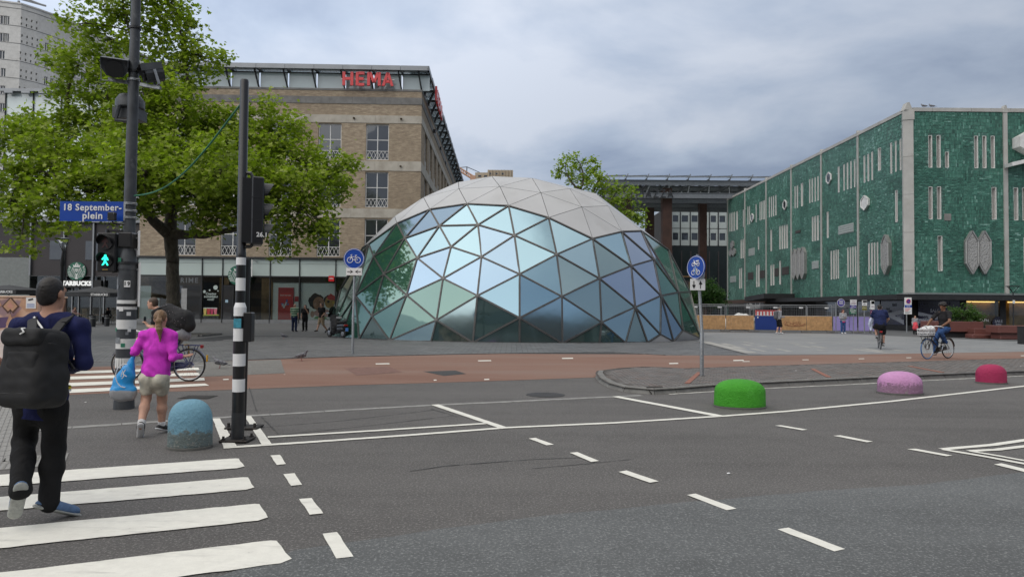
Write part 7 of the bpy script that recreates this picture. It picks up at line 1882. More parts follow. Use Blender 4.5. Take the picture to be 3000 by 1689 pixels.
# second fence row farther back
for k in range(6):
 xa, xb = 2030+k*84, 2030+(k+1)*84-3; Y = 57.0; A_ = at(xa, 930, Y); B_ = at(xb, 930, Y)
 f_ = thing('wire_fence', ['plain wire fence panel behind the pine boards near the dome', 'plain wire fence panel behind the rubble bags', 'plain wire fence panel behind the dark blue panel', 'plain wire fence panel behind the graffiti panel', 'plain wire fence panel behind the pallets', 'plain wire fence panel behind the lilac boards'][k], 'fence', (A_.x, Y, 0), None, 'rear wire fence panels')
 fr = MB()
 for x in (A_.x, B_.x): fr.cyl((x, Y, 0), (x, Y, 1.9), .024, n=8)
 for z in (.15, 1.88): fr.cyl((A_.x, Y, z), (B_.x, Y, z), .02, n=8)
 obj('frame', fr, M_FTUBE, f_); wr_ = MB()
 for q in range(10): wr_.tube([(A_.x, Y, .3+q*.16), (B_.x, Y, .3+q*.16)], .005, 4)
 for q in range(12): wr_.tube([(A_.x+(B_.x-A_.x)*q/11, Y, .15), (A_.x+(B_.x-A_.x)*q/11, Y, 1.88)], .004, 4)
 obj('wire_mesh', wr_, M_FTUBE, f_)
# rubble bags, pallets, barrier boards behind the fence
sd = SD(); rs = random.Random(12)
for k in range(16):
 px = rs.uniform(2135, 2202); sd.ell((at(px, 920, 52.5).x, 52.5+rs.uniform(-.5, .5), .45+.72*(1-abs(px-2172)/42)+rs.uniform(-.1, .1)), (rs.uniform(.25, .45), .35, rs.uniform(.18, .32)), .08)
sd.cone((at(2140, 920, 52.5).x, 52.5, .4), (at(2200, 920, 52.5).x, 52.5, .4), .45, .45, .1); sd.wr = (.02, 9.0)
tag(obj('rubble_bags', sd.mesh(.05), P('bag_white', (.62, .62, .60), .7, var=.1, dirt=(.42, .34, .26), dscale=3), smooth=True), 'heap of white plastic rubble sacks behind the pine fence', 'rubble bags')
M_PALL = P('pallet_wood', (.34, .24, .14), .8, var=.3, scale=3)
for k in range(4):
 x0 = at(2350+k*3, 920, 53).x; pt = thing('pallet', ['bottom pallet of the stack behind the pine fence', 'second pallet from the bottom of the stack behind the fence', 'third pallet up in the stack behind the fence', 'topmost pallet of the stack behind the fence'][k], 'pallet', (x0, 53, .6+.145*k), 0.02*k, 'stacked pallets')
 if k == 0: obj('support', MB().box(0.2, 1.6, .1, .7, -.6, 0), M_DKMET, pt, world=False)
 for q in range(6): obj('top_slat', MB().box(0, 1.7, q*.14, q*.14+.1, .11, .132), M_PALL, pt, world=False)
 for q in range(3): obj('block', MB().box(.02+q*.78, .12+q*.78, 0, .8, .02, .11), M_PALL, pt, world=False)
 obj('bottom_slat', MB().box(0, 1.7, 0, .1, 0, .02).box(0, 1.7, .7, .8, 0, .02), M_PALL, pt, world=False)
M_BARR = P('barrier_red', (.55, .03, .03), .5)
br = thing('barrier_board', 'red and white barrier boards behind the blue fence panel', 'barrier', at(2240, 980, 52.0)); br.location.z = 0
a, b = at(2213, 912, 52).x, at(2290, 912, 52).x
obj('board', MB().box(a, b, 52, 52.04, .9, 1.5), M_SWHITE, br)
for k in range(8): x = a+(b-a)*k/8; obj('stripe', MB().box(x, x+.1, 51.985, 51.998, .9, 1.48), M_BARR, br)
obj('rail', MB().box(a, b, 51.98, 52.05, 1.5, 1.58), M_BARR, br); obj('leg', MB().box(a+.1, a+.2, 52, 52.1, 0, .9).box(b-.2, b-.1, 52, 52.1, 0, .9), M_DKMET, br)

# ---- information boards at the fence
def board(name, label, px, Y, rects, post_r=.03, zbase=0.0):
 c = at(px, 930, Y); t = thing(name, label, 'sign', (c.x, Y, 0))
 zt_ = max(at(px, r[2], Y).z for r in rects)
 obj('post', MB().cyl((c.x, Y, zbase), (c.x, Y, zt_-.05), post_r, n=10), M_GALV, t)
 for (xa, xb, ya, yb, col, texts) in rects:
  a, b = at(xa, yb, Y-.05), at(xb, ya, Y-.05)
  o = obj('plate', MB().cbox(a.x, b.x, Y-.06, Y-.035, a.z, b.z, .005), col, t)
  for (tt, fx_, fz_, hfrac, tc_) in texts:
   h_ = (b.z-a.z)*hfrac; tm_ = text_mb(tt, h_*1.35, .004, h_*.02); xs = [v[0] for v in tm_.v]; W_ = max(xs)-min(xs); mx = (b.x-a.x)*.9
   obj('lettering', place(tm_, (a.x+(b.x-a.x)*fx_, Y-.066, a.z+(b.z-a.z)*fz_), 0, (min(1, mx/W_), 1, 1)), tc_, o)
 return t
M_PURP = P('sign_purple', (.06, .045, .28), .4); M_OLIV = P('sign_olive', (.20, .18, .03), .5); M_DGRN = P('sign_green', (.01, .12, .06), .4); M_MAUV = P('sign_mauve', (.18, .05, .12), .5); M_SKY = P('sign_sky', (.03, .20, .50), .4); M_PLUM = P('print_plum', (.16, .05, .13), .5)
ZG = lambda x, y: (2400+.1724*x, 820+.1724*y)
def zr(x0, x1, y0, y1): a, b = ZG(x0, y0), ZG(x1, y1); return (a[0], b[0], a[1], b[1])
Yb_ = 48.2
t = board('info_board', 'white and purple board reading OPEN above a green SHOPS plate', ZG(580, 0)[0], Yb_, [(*zr(527, 637, 333, 424), M_SWHITE, (('WINKELS', .5, .78, .14, M_PLUM), ('OPEN', .5, .32, .30, M_PLUM))), (*zr(525, 630, 424, 478), M_PURP, (('PLEIN 18', .5, .7, .22, M_SWHITE), ('BEREIKBAAR', .5, .3, .22, M_SWHITE))), (*zr(512, 633, 492, 578), M_DGRN, (('SHOPS', .5, .68, .3, M_SWHITE), ('OPEN', .5, .3, .26, M_SWHITE)))])
board('info_board', 'narrow white board with sky blue head and olive plate below', ZG(770, 0)[0], Yb_, [(*zr(728, 812, 343, 436), M_SWHITE, (('OPEN', .5, .22, .14, M_GALV), ('INFO', .5, .42, .12, M_GALV))), (*zr(738, 811, 348, 382), M_SKY, ()), (*zr(730, 810, 444, 510), M_OLIV, (('WINKELS', .5, .6, .2, M_SWHITE),))])
board('info_board', 'tall narrow white board with olive head and mauve plate below', ZG(902, 0)[0], Yb_, [(*zr(870, 938, 348, 498), M_SWHITE, (('OPEN', .5, .4, .07, M_PLUM), ('HORECA', .5, .25, .07, M_PLUM))), (*zr(884, 936, 356, 408), M_OLIV, ()), (*zr(868, 936, 510, 575), M_MAUV, (('OPEN', .5, .5, .2, M_SWHITE),))])
c = at(*ZG(366, 384), 48.3); rs_ = thing('round_sign', 'round purple notice sign on a post behind the lilac fence', 'sign', (c.x-.2, 48.3, 0))
obj('post', MB().cyl((c.x-.25, 48.5, 0), (c.x-.25, 48.5, c.z), .03, n=10), M_GALV, rs_); dd = obj('disc', MB().lathe([(.27, 0), (.27, .03)], (c.x, 48.25, c.z), 28, ax='y'), M_PURP, rs_); obj('rim', MB().ring((c.x, 48.25, c.z), .265, .012, 28, 5), M_SWHITE, dd)
for k in range(4): obj('lettering', MB().box(c.x-.15+.02*(k % 2), c.x+.15, 48.235, 48.248, c.z+.12-k*.075, c.z+.15-k*.075), M_SWHITE, dd)
# parking zone sign
Yk = 50.5; c = at(*ZG(1487, 880), Yk)
pk_ = thing('parking_sign', 'tall no-parking zone sign with blue roundel in front of the dark shop corner', 'traffic sign', (c.x, Yk, 0))
obj('post', MB().cyl((c.x, Yk, 0), (c.x, Yk, at(*ZG(1487, 560), Yk).z), .04, n=10), M_GALV, pk_)
a, b = at(*ZG(1443, 464), Yk), at(*ZG(1563, 296), Yk); p1_ = obj('plate', MB().cbox(a.x, b.x, Yk-.06, Yk-.03, a.z, b.z, .005), M_SWHITE, pk_)
cc = at(*ZG(1507, 360), Yk); obj('roundel', MB().lathe([(.16, 0), (.16, .012)], (cc.x, Yk-.075, cc.z), 22, ax='y'), M_SBLUE, p1_); obj('roundel_ring', MB().ring((cc.x, Yk-.078, cc.z), .155, .018, 24, 5).bar((cc.x-.10, Yk-.078, cc.z+.10), (cc.x+.10, Yk-.078, cc.z-.10), .02, .03), M_REDS, p1_)
a2, b2_ = at(*ZG(1447, 464), Yk), at(*ZG(1563, 424), Yk); zn = obj('zone_plate', MB().box(a2.x, b2_.x, Yk-.07, Yk-.061, a2.z, b2_.z), M_SBLUE, p1_); obj('lettering', place(text_mb('zone', .14, .004, .002), ((a2.x+b2_.x)/2, Yk-.075, (a2.z+b2_.z)/2)), M_SWHITE, zn)
a, b = at(*ZG(1435, 580), Yk), at(*ZG(1567, 464), Yk); p2_ = obj('plate', MB().cbox(a.x, b.x, Yk-.06, Yk-.03, a.z, b.z, .005), M_SWHITE, pk_)
for k in range(5): obj('lettering', MB().box(a.x+.08, b.x-.1-.08*(k % 3), Yk-.066, Yk-.0605, b.z-.10-k*.085, b.z-.07-k*.085), M_REDS if k < 3 else M_GALV, p2_)

# ---- lamp post, planter and granite seats
Yl = 47.0; c = at(2969, 930, Yl); lp_ = thing('street_lamp', 'slim dark street lamp with triangular head by the granite seats', 'street lamp', (c.x, Yl, 0)); zt_ = at(2969, 838, Yl).z; z1_ = at(2969, 858, Yl).z
obj('pole', MB().tube([(c.x, Yl, 0), (c.x, Yl, 1.6), (c.x, Yl, z1_)], [.06, .045, .035], 12), M_DKMET, lp_, smooth='auto'); obj('head', MB().lathe([(.42, 0), (.44, .03), (.40, .05)], (c.x, Yl, zt_-.03), 22), M_DKMET, lp_)
[obj('arm', MB().bar((c.x, Yl, z1_), (c.x+dx, Yl+dy, zt_-.02), .03, .03), M_DKMET, lp_) for dx, dy in ((-.4, 0), (.4, 0), (0, .4))]
obj('camera', MB().box(c.x-.06, c.x+.06, Yl-.09, Yl-.03, at(2969, 884, Yl).z-.1, at(2969, 884, Yl).z+.12), M_SWHITE, lp_)
M_GRAN = P('red_granite', (.155, .062, .052), .35, var=.22, scale=22, bump=.0, dirt=(.10, .04, .035), dscale=2)
R5 = lambda x, y: (2450+.2413*x, 800+.2413*y)
Yp = 42.0
def blk(t, x0, x1, y0, y1, Ya_, dep, name='block'):
 a, b = at(*R5(x0, y1), Ya_), at(*R5(x1, y0), Ya_); obj(name, MB().cbox(a.x, b.x, Ya_, Ya_+dep, max(0.0, a.z), b.z, .02), M_GRAN, t)
pl_ = thing('planter', 'red granite planter holding a green shrub in front of the lit shop window', 'planter', (at(2810, 950, Yp).x, Yp, 0))
blk(pl_, 1210, 1790, 588, 708, Yp, 1.6, 'trough'); a = at(*R5(1260, 0), Yp+.2); b = at(*R5(1700, 0), Yp+.2)
obj('plinth', MB().box(a.x, b.x, Yp+.25, Yp+1.4, 0, .45), M_CANO, pl_)
obj('soil', MB().box(at(*R5(1230, 0), Yp).x, at(*R5(1770, 0), Yp).x, Yp+.1, Yp+1.5, at(*R5(0, 590), Yp).z-.03, at(*R5(0, 590), Yp).z+.02), P('soil', (.07, .06, .045), .95), pl_)
st = thing('granite_seat', 'stepped red granite seat beside the planter', 'bench', (at(2900, 980, 41).x, 41, 0))
blk(st, 1680, 1970, 672, 782, 41.4, 1.2, 'step'); blk(st, 1655, 1900, 745, 790, 40.7, .69, 'step')
st2 = thing('granite_seat', 'long red granite bench block at the right edge', 'bench', (at(2970, 980, 39.5).x, 39.5, 0))
blk(st2, 1972, 2600, 640, 725, 39.5, 1.1, 'seat'); blk(st2, 1990, 2600, 728, 800, 39.7, .8, 'plinth')
M_LEAF4 = leaf_mat('shrub_leaf', (0.03, 0.075, 0.02), (0.07, 0.15, 0.035), (0.14, 0.23, 0.06))
sb = Vector((at(2832, 930, Yp+.7).x, Yp+.7, at(*R5(0, 590), Yp).z)); B = []
for k in range(12): B.append((sb+Vector((random.uniform(-.85, .85), random.uniform(-.4, .4), random.uniform(.15, .85))), random.uniform(.22, .4), 1, 't1'))
tree('shrub', 'round green shrub growing in the granite planter', sb, B, {'t0': (sb, None, .04), 't1': (sb+Vector((0, 0, .2)), 't0', .03)}, .10, M_LEAF4, M_BARK, 3500, 77, star=False, clump=.2)
dk = thing('dark_pillar', 'narrow dark upright pillar cut by the right frame edge', 'pillar', at(3000, 1010, 34)); dk.location.z = 0
a = at(2997.5, 960, 34); obj('shaft', MB().box(a.x, a.x+.4, 34, 34.4, 0, at(2997, 958, 34).z), M_CANO, dk); obj('cap', MB().box(a.x-.01, a.x+.41, 33.99, 34.41, at(2997, 958, 34).z, at(2997, 958, 34).z+.04), M_DKMET, dk)

# ---- coffee terrace: parasols, tables, chairs, lamp, stools
M_PARA = P('parasol_cloth', (.045, .047, .050), .85, var=.12)
def parasol(c, w_, ze, zp, label, txt_side):
 t = thing('parasol', label, 'parasol', (c.x, c.y, 0), None, 'coffee terrace parasols'); hw = w_/2
 cor = [(-hw, -hw), (hw, -hw), (hw, hw), (-hw, hw)]
 mb = MB(); ap = (c.x, c.y, zp)
 for k in range(4):
  a, b = cor[k], cor[(k+1) % 4]; m_ = ((a[0]+b[0])/2, (a[1]+b[1])/2)
  A_, B_, M__ = (c.x+a[0], c.y+a[1], ze), (c.x+b[0], c.y+b[1], ze), (c.x+m_[0]*1.02, c.y+m_[1]*1.02, ze+.04)
  mb.add([A_, M__, ap], [(0, 1, 2)]); mb.add([M__, B_, ap], [(0, 1, 2)])
 obj('canopy', mb, M_PARA, t)
 vl = MB()
 for k in range(4):
  a, b = cor[k], cor[(k+1) % 4]; vl.prism([(c.x+a[0], c.y+a[1], ze), (c.x+b[0], c.y+b[1], ze), (c.x+b[0], c.y+b[1], ze-.28), (c.x+a[0], c.y+a[1], ze-.28)], (0.004, 0.004, 0))
 v_ = obj('valance', vl, M_PARA, t)
 tm_ = text_mb('STARBUCKS', .24, .004, .008); obj('lettering', place(tm_, (c.x+txt_side*hw*.55, c.y-hw-.012, ze-.15)), M_SWHITE, v_)
 obj('pole', MB().cyl((c.x, c.y, .1), (c.x, c.y, zp), .035, n=10), M_GALV, t)
 rb_ = MB()
 for a in cor: rb_.bar((c.x, c.y, zp-.1), (c.x+a[0], c.y+a[1], ze+.0), .03, .03)
 obj('ribs', rb_, M_DKMET, t); obj('base', MB().cbox(c.x-.4, c.x+.4, c.y-.4, c.y+.4, 0.005, .1, .02), M_STG, t)
Yt = 54.0
p_ = at(294, 880, Yt); parasol(Vector((p_.x, Yt, 0)), (at(360, 860, Yt).x-at(222, 860, Yt).x)*.97, at(290, 858, Yt).z, at(290, 838, Yt).z, 'dark grey square parasol right of the coffee shop sign', 1)
p_ = at(25, 880, Yt-2); parasol(Vector((p_.x, Yt-2, 0)), 4.0, at(30, 850, Yt-2).z, at(30, 834, Yt-2).z, 'dark grey square parasol partly behind the painted box', 1)
def cafe_table(x, y, lab):
 t = thing('cafe_table', lab, 'table', (x, y, 0), 0.0, 'terrace tables'); obj('top', MB().cbox(-.35, .35, -.35, .35, .72, .75, .01), M_WOOD, t, world=False); obj('leg', MB().cyl((0, 0, 0.02), (0, 0, .72), .03, n=8), M_DKMET, t, world=False); obj('foot', MB().lathe([(.24, 0), (.24, .02), (.05, .03)], (0, 0, 0), 14), M_DKMET, t, world=False)
def cafe_chair(x, y, rz, lab):
 t = thing('cafe_chair', lab, 'chair', (x, y, 0), rz, 'terrace chairs'); M_C = P('chair_metal', (.22, .225, .23), .4, .6)
 obj('seat', MB().cbox(-.2, .2, -.2, .2, .44, .47, .01), M_WOOD, t, world=False)
 for sx in (-.18, .18):
  for sy in (-.18, .18): obj('leg', MB().cyl((sx, sy, 0), (sx*.95, sy*.95, .44), .014, n=6), M_C, t, world=False)
 obj('backrest', MB().bar((-.19, .19, .70), (.19, .19, .70), .02, .16).bar((-.18, .19, .44), (-.18, .2, .82), .02, .02, (0, 1, 0)).bar((.18, .19, .44), (.18, .2, .82), .02, .02, (0, 1, 0)), M_C, t, world=False)
tx_ = [at(px, 940, 55).x for px in (238, 285, 330)]
for k, x in enumerate(tx_):
 cafe_table(x, 55+.4*k, ['terrace table nearest the coffee shop entrance', 'middle terrace table under the right parasol', 'terrace table beside the tall mast'][k])
 nm_ = ['table nearest the coffee shop entrance', 'middle terrace table', 'terrace table beside the tall mast'][k]
 cafe_chair(x-.65, 55+.4*k, R(90), 'grey metal chair on the left of the '+nm_); cafe_chair(x+.65, 55+.4*k, R(-90), 'grey metal chair on the right of the '+nm_)
for px, lab in ((272, 'left of two small black stub posts on the paving'), (313, 'right of two small black stub posts on the paving')):
 c = G(px, 957 if px < 300 else 955); t = thing('stub_post', lab+' by the coffee terrace', 'bollard', c, None, 'black stub posts'); obj('shaft', MB().lathe([(.17, 0), (.16, .75), (.15, .78), (.001, .79)], c, 14), M_BLACK, t); obj('ring', MB().ring((c.x, c.y, .6), .165, .012, 16, 5, 'z'), M_GALV, t)
Yz = 48.0; c = at(178, 930, Yz); l_ = thing('conical_lamp', 'street lamp with an inverted glass cone head beside the coffee shop sign', 'street lamp', (c.x, Yz, 0)); za, zb = at(182, 735, Yz).z, at(182, 700, Yz).z
obj('pole', MB().tube([(c.x, Yz, 0), (c.x, Yz, za-1.1), (c.x, Yz, za-1.0), (c.x+.05, Yz, za)], [.11, .10, .15, .10], 14), M_BLACK, l_, smooth='auto'); obj('glass_cone', MB().lathe([(.08, 0), (.42, zb-za)], (c.x+.05, Yz, za), 20), clear_glass('lamp_glass', (.75, .78, .8), .15), l_, smooth=True); obj('lid', MB().lathe([(.45, 0), (.45, .04), (.2, .09)], (c.x+.05, Yz, zb), 20), M_ZINC, l_)
rbs = MB()
for k in range(6): a = k*math.pi/3; rbs.bar((c.x+.05+.08*math.cos(a), Yz+.08*math.sin(a), za), (c.x+.05+.42*math.cos(a), Yz+.42*math.sin(a), zb), .02, .02)
obj('ribs', rbs, M_ZINC, l_)

# ---- painted utility box on the far left
def mural():
 b = NB('mural_paint'); p = b.pos(); mp_ = b.n('ShaderNodeMapping'); mp_.inputs['Rotation'].default_value = (0, R(40), 0); b.l(p, mp_.inputs[0])
 wv = b.n('ShaderNodeTexWave', wave_type='RINGS'); wv.inputs['Scale'].default_value = 1.1; wv.inputs['Distortion'].default_value = 5; wv.inputs['Detail'].default_value = 2; b.l(p, wv.inputs['Vector'])
 c = b.ramp(wv.outputs[0], [(0.0, (.06, .03, .02)), (.2, (.20, .10, .06)), (.5, (.40, .22, .14)), (.8, (.55, .35, .24)), (1.0, (.62, .42, .32))])
 n_ = b.noise(1.2, 3, .5, p); c = b.mix(b.ramp(n_, [(.6, 0.), (.64, .6)]), c, (.10, .07, .16)); b.set('Base Color', c); b.set('Roughness', .55); return b.m
Yu = 15.5; a = at(-130, 862, Yu); b = at(112, 862, Yu)
ub = thing('utility_box', 'big utility box painted with brown folded hands, behind the man with the black backpack', 'utility box', ((a.x+b.x)/2, Yu, 0))
zt_ = at(50, 866, Yu).z; M_MUR = mural()
obj('cabinet', MB().cbox(a.x, b.x, Yu, Yu+1.0, .08, zt_-.04, .015), M_MUR, ub); obj('lid', MB().cbox(a.x-.02, b.x+.02, Yu-.02, Yu+1.02, zt_-.04, zt_, .01), P('mural_lid', (.55, .40, .30), .5), ub); obj('plinth', MB().box(a.x+.05, b.x-.05, Yu+.05, Yu+.95, 0, .08), M_STG, ub)
xm = at(31, 900, Yu).x; obj('door_joint', MB().box(xm-.004, xm+.004, Yu-.004, Yu+.01, .1, zt_-.05), M_BLACK, ub)
# painted praying hands: flat painted shapes on the door
M_H1, M_H2, M_H3 = P('mural_tan', (.46, .27, .17), .6, var=.15, scale=8), P('mural_dark', (.09, .045, .03), .6), P('mural_pale', (.62, .55, .52), .6)
def mur(poly, m_, y): obj('paint', MB().prism([(xm+x, Yu-y, zt_+z) for x, z in poly], (0, .001, 0)), m_, ub)
mur([(0, -.02), (-.2, -.24), (-.06, -.40), (0, -.34), (.06, -.40), (.2, -.24)], M_H2, .006); mur([(0, -.06), (-.16, -.24), (-.05, -.35), (0, -.30), (.05, -.35), (.16, -.24)], M_H1, .008); mur([(0, -.14), (-.07, -.24), (0, -.29), (.07, -.24)], P('mural_rose', (.55, .28, .22), .6), .010)
mur([(-.28, -.05), (-.62, -.12), (-.66, -.30), (-.36, -.34), (-.2, -.22)], M_H1, .006); mur([(.26, -.05), (.5, -.10), (.6, -.30), (.36, -.36), (.2, -.22)], M_H1, .006)
mur([(-.7, -.52), (-.04, -.48), (-.1, -.72), (-.6, -.78)], P('mural_violet', (.10, .06, .14), .6), .006); mur([(0, -.40), (-.09, -.64), (0, -.70), (.09, -.64)], M_H1, .010); mur([(-.4, -.84), (-.05, -.74), (.1, -.80), (.1, -1.5), (-.4, -1.5)], M_H3, .008); mur([(.14, -.50), (.6, -.46), (.6, -.56), (.2, -.58)], M_H1, .010)
a_, b_2 = at(77, 903, Yu), at(107, 871, Yu); nt_ = obj('notice', MB().box(a_.x, b_2.x, Yu-.016, Yu-.012, a_.z, b_2.z), M_SWHITE, ub)
for k in range(5): obj('lettering', MB().box(a_.x+.025, b_2.x-.03, Yu-.018, Yu-.0165, a_.z+.02+k*.02, a_.z+.028+k*.02), P('print_blue', (.1, .2, .5), .5), nt_)
obj('camera_icon', MB().bar((a_.x+.05, Yu-.019, b_2.z-.06), (a_.x+.16, Yu-.019, b_2.z-.035), .004, .035, (0, 0, 1)), M_BLACK, nt_)
# scraps of litter on the road
rs3 = random.Random(33)
for k, (px, py) in enumerate(((2130, 1390), (245, 1180), (830, 1098), (2330, 1098), (2990, 1084))):
 c = G(px, py); z0_ = .11 if (py < 1100 and px > 2000) else .012
 o = obj('litter', MB().add([(c.x, c.y, z0_), (c.x+rs3.uniform(.02, .05), c.y+rs3.uniform(-.01, .02), z0_+.003), (c.x+.03, c.y+.03, z0_+.006), (c.x+.005, c.y+.025, z0_+.003)], [(0, 1, 2), (0, 2, 3)]), M_SWHITE)
 tag(o, ['scrap of white paper in mid road below the green bollard', 'cigarette end beside the foot of the tall mast', 'white scrap beside the pigeon on the red path', 'white scrap on the island bricks behind the green bollard', 'pale scrap on the island bricks by the crimson bollard'][k], 'litter', 'scraps of litter')
# ================================================================== PEOPLE, CYCLES, BIRDS
V3 = lambda *a: np.array(a, float)
def skin_mat(name, c): return P(name, c, .5, var=.12, scale=14, spec=.35)
SK_L, SK_M, SK_D = skin_mat('skin_light', (.52, .30, .215)), skin_mat('skin_tan', (.42, .225, .15)), skin_mat('skin_brown', (.20, .098, .058))
def cloth(name, c, rough=.85):
 """woven cloth: soft creases running in drapes, fine weave"""
 if name in MATS: return MATS[name]
 b = NB(name); p = b.pos(); mp = b.n('ShaderNodeMapping'); mp.inputs['Rotation'].default_value = (.5, .3, .2); mp.inputs['Scale'].default_value = (1.6, 1.6, .8); b.l(p, mp.inputs[0])
 n_ = b.noise(4.5, 3, .5, mp.outputs[0], 1.3); f = b.noise(150, 2, .5, p)
 b.set('Base Color', b.mix(b.ramp(n_, [(.35, 0.), (.7, 1.)]), tuple(x*.78 for x in c), tuple(min(1, x*1.18) for x in c))); b.set('Roughness', rough); b.set('Specular IOR Level', .25)
 b.bump(b.math('ADD', n_, b.math('MULTIPLY', f, .06)), .38, .05); return b.m
def pose(H, **ov):
 J = dict(pel=(0, 0, .53), che=(0, .005, .72), neck=(0, -.002, .835), head=(0, .012, .925), look=(0, 1, 0), hup=(0, 0, 1),
      shR=(.108, 0, .812), elR=(.130, -.01, .635), wrR=(.135, .03, .490), shL=(-.108, 0, .812), elL=(-.130, -.01, .635), wrL=(-.135, .03, .490),
      hiR=(.052, 0, .515), knR=(.058, .012, .285), anR=(.058, -.008, .045), toR=(.066, .095, .018), hiL=(-.052, 0, .515), knL=(-.058, .012, .285), anL=(-.058, -.008, .045), toL=(-.066, .095, .018),
      hdR=(0, .25, -1), hdL=(0, .25, -1), pnR=(-1, 0, 0), pnL=(1, 0, 0))
 raw = ('look', 'hup', 'hdR', 'hdL', 'pnR', 'pnL')
 out_ = {k: (np.array(v, float) if k in raw else np.array(v, float)*H) for k, v in J.items()}
 for k, v in ov.items(): out_[k] = np.array(v, float)
 return out_
def nrm_(v): return v/max(1e-9, np.linalg.norm(v))
def hand(sd, w_, d, pn, side, s_=1.0, curl=.35, fine=True):
 d = nrm_(d); pn = nrm_(pn-d*(pn@d)); lat = np.cross(d, pn)*side
 if not fine: sd.cone(w_, w_+d*.13*s_, .03*s_, .022*s_, .01, pn, 1.6); return
 sd.cone(w_, w_+d*.085*s_, .030*s_, .034*s_, .012, pn, 2.1)
 for i, (o_, L) in enumerate(((.028, .068), (.0095, .078), (-.0095, .072), (-.027, .056))):
  p = w_+d*.085*s_+lat*o_*s_; dd = d
  for q in range(3):
   a = curl*(.6+.5*q); dd = nrm_(d*math.cos(a)+pn*math.sin(a)); p2 = p+dd*L*s_*(.44, .32, .24)[q]
   sd.cone(p, p2, .0088*s_, .0078*s_, .004); p = p2
 p = w_+d*.03*s_+lat*.03*s_; p1 = p+nrm_(lat*.8+d*.7+pn*.3)*.04*s_; p2 = p1+nrm_(lat*.25+d+pn*.5)*.032*s_
 sd.cone(p-lat*.012*s_, p1, .013*s_, .0105*s_, .008); sd.cone(p1, p2, .0105*s_, .008*s_, .004)
def person(label, loc, rotz, H, J, h, skin, top, bottom, shoe, hair, build=1.0, sleeve='short', legs='long', hairstyle='short', topdz=0.0, loose=.014, wr=(.006, 24), bust=0.0, group=None, sock=None, hands=True, belly=0.0, curlR=.35, curlL=.35, legw=1.0, hem=None):
 t = thing('person', label, 'person', loc, rotz, group); fine = h < .014; k = H/1.75*1.0
 lat = nrm_(J['shR']-J['shL']); sp = nrm_(J['neck']-J['pel']); fr = nrm_(np.cross(sp, lat))*-1
 if fr@J['look'] < -.2: fr = -fr
 def torso(sd, e):
  w_ = build*k
  sd.cone(J['pel']-sp*.03*k, J['pel']+sp*.06*k, .165*w_+e, .150*w_+e, .05, fr, 1.45)
  sd.cone(J['pel']+sp*.06*k, J['che'], (.146+belly)*w_+e, .168*w_+e, .06, fr, 1.45-belly*2)
  sd.cone(J['che'], J['che']+(J['neck']-J['che'])*.55, .170*w_+e, .118*w_+e, .05, fr, 1.5)
  for s_ in 'RL': sd.cone(J['sh'+s_]*.93+J['neck']*.07-sp*.01*k, J['sh'+s_], .066*w_+e, .062*w_+e, .05)
  sd.cone(J['shL'], J['shR'], .055*k+e*.7, .055*k+e*.7, .05)
  sd.cone(J['shL']*.5+J['neck']*.5, J['shR']*.5+J['neck']*.5, .06*k+e*.5, .06*k+e*.5, .05)
  if bust:
   for s_ in (-1, 1): sd.ell(J['che']+lat*s_*.075*k+fr*.095*k-sp*.02*k, (.07*k+e, .06*k+e, .07*k+e), .04)
 def arm(sd, s_, e, upto=1.0):
  a, b, c = J['sh'+s_], J['el'+s_], J['wr'+s_]
  if upto >= 1: sd.cone(a, b, .056*k*build+e, .043*k+e, .03); sd.cone(b, c, .043*k+e, .029*k+e*.9, .02)
  else: sd.cone(a, a+(b-a)*upto, .060*k*build+e, .056*k+e, .03)
 def leg(sd, s_, e, upto='an', taper=1.0):
  a, b, c = J['hi'+s_], J['kn'+s_], J['an'+s_]
  if upto == 'thigh': sd.cone(a, a+(b-a)*.55, .093*k*build+e, .083*k*build+e*1.1, .04); return
  if upto == 'knee': sd.cone(a, a+(b-a)*.95, .093*k*build+e, .072*k*build+e*1.6, .04); return
  sd.cone(a, b, .090*k*build*legw+e, .060*k*legw+e*taper, .05); sd.cone(b, b+(c-b)*.35, .058*k*legw+e*taper, .060*k*legw+e*taper, .03); sd.cone(b+(c-b)*.35, c, .058*k*legw+e*taper, .040*k+e*taper*1.3, .03)
 # ---- body: one continuous skin surface
 sd = SD(); torso(sd, 0)
 for s_, sg in (('R', 1), ('L', -1)):
  arm(sd, s_, 0); leg(sd, s_, 0)
  sd.cone(J['an'+s_], J['to'+s_], .042*k, .030*k, .03)
  if hands: hand(sd, J['wr'+s_], J['hd'+s_], J['pn'+s_], sg, k, curlR if s_ == 'R' else curlL, fine)
 f_ = nrm_(J['look']); hu = nrm_(J['hup']-f_*(J['hup']@f_)); hl = np.cross(f_, hu); hc = J['head']
 Rm = Matrix(((hl[0], f_[0], hu[0]), (hl[1], f_[1], hu[1]), (hl[2], f_[2], hu[2])))
 def hp(x, y, z): return hc+(hl*x+f_*y+hu*z)*k
 sd.cone(J['neck']-sp*.03*k, hp(0, -.015, -.05), .058*k, .053*k, .03)
 sd.ell(hp(0, -.008, .022), (.074*k, .094*k, .098*k), .02, Rm); sd.ell(hp(0, .022, -.055), (.056*k, .066*k, .066*k), .04, Rm)
 sd.cone(hp(0, .082, .012), hp(0, .104, -.022), .011*k, .016*k, .016); sd.ell(hp(0, .078, -.088), (.024*k, .020*k, .018*k), .02, Rm)
 sd.cone(hp(-.035, .076, .034), hp(.035, .076, .034), .014*k, .014*k, .02)
 sd.cone(hp(-.02, .084, -.052), hp(.02, .084, -.052), .010*k, .010*k, .012)
 for s_ in (-1, 1): sd.ell(hp(s_*.078, -.012, -.005), (.012*k, .024*k, .034*k), .012, Rm)
 obj('body', sd.mesh(h), skin, t, smooth=True, world=False)
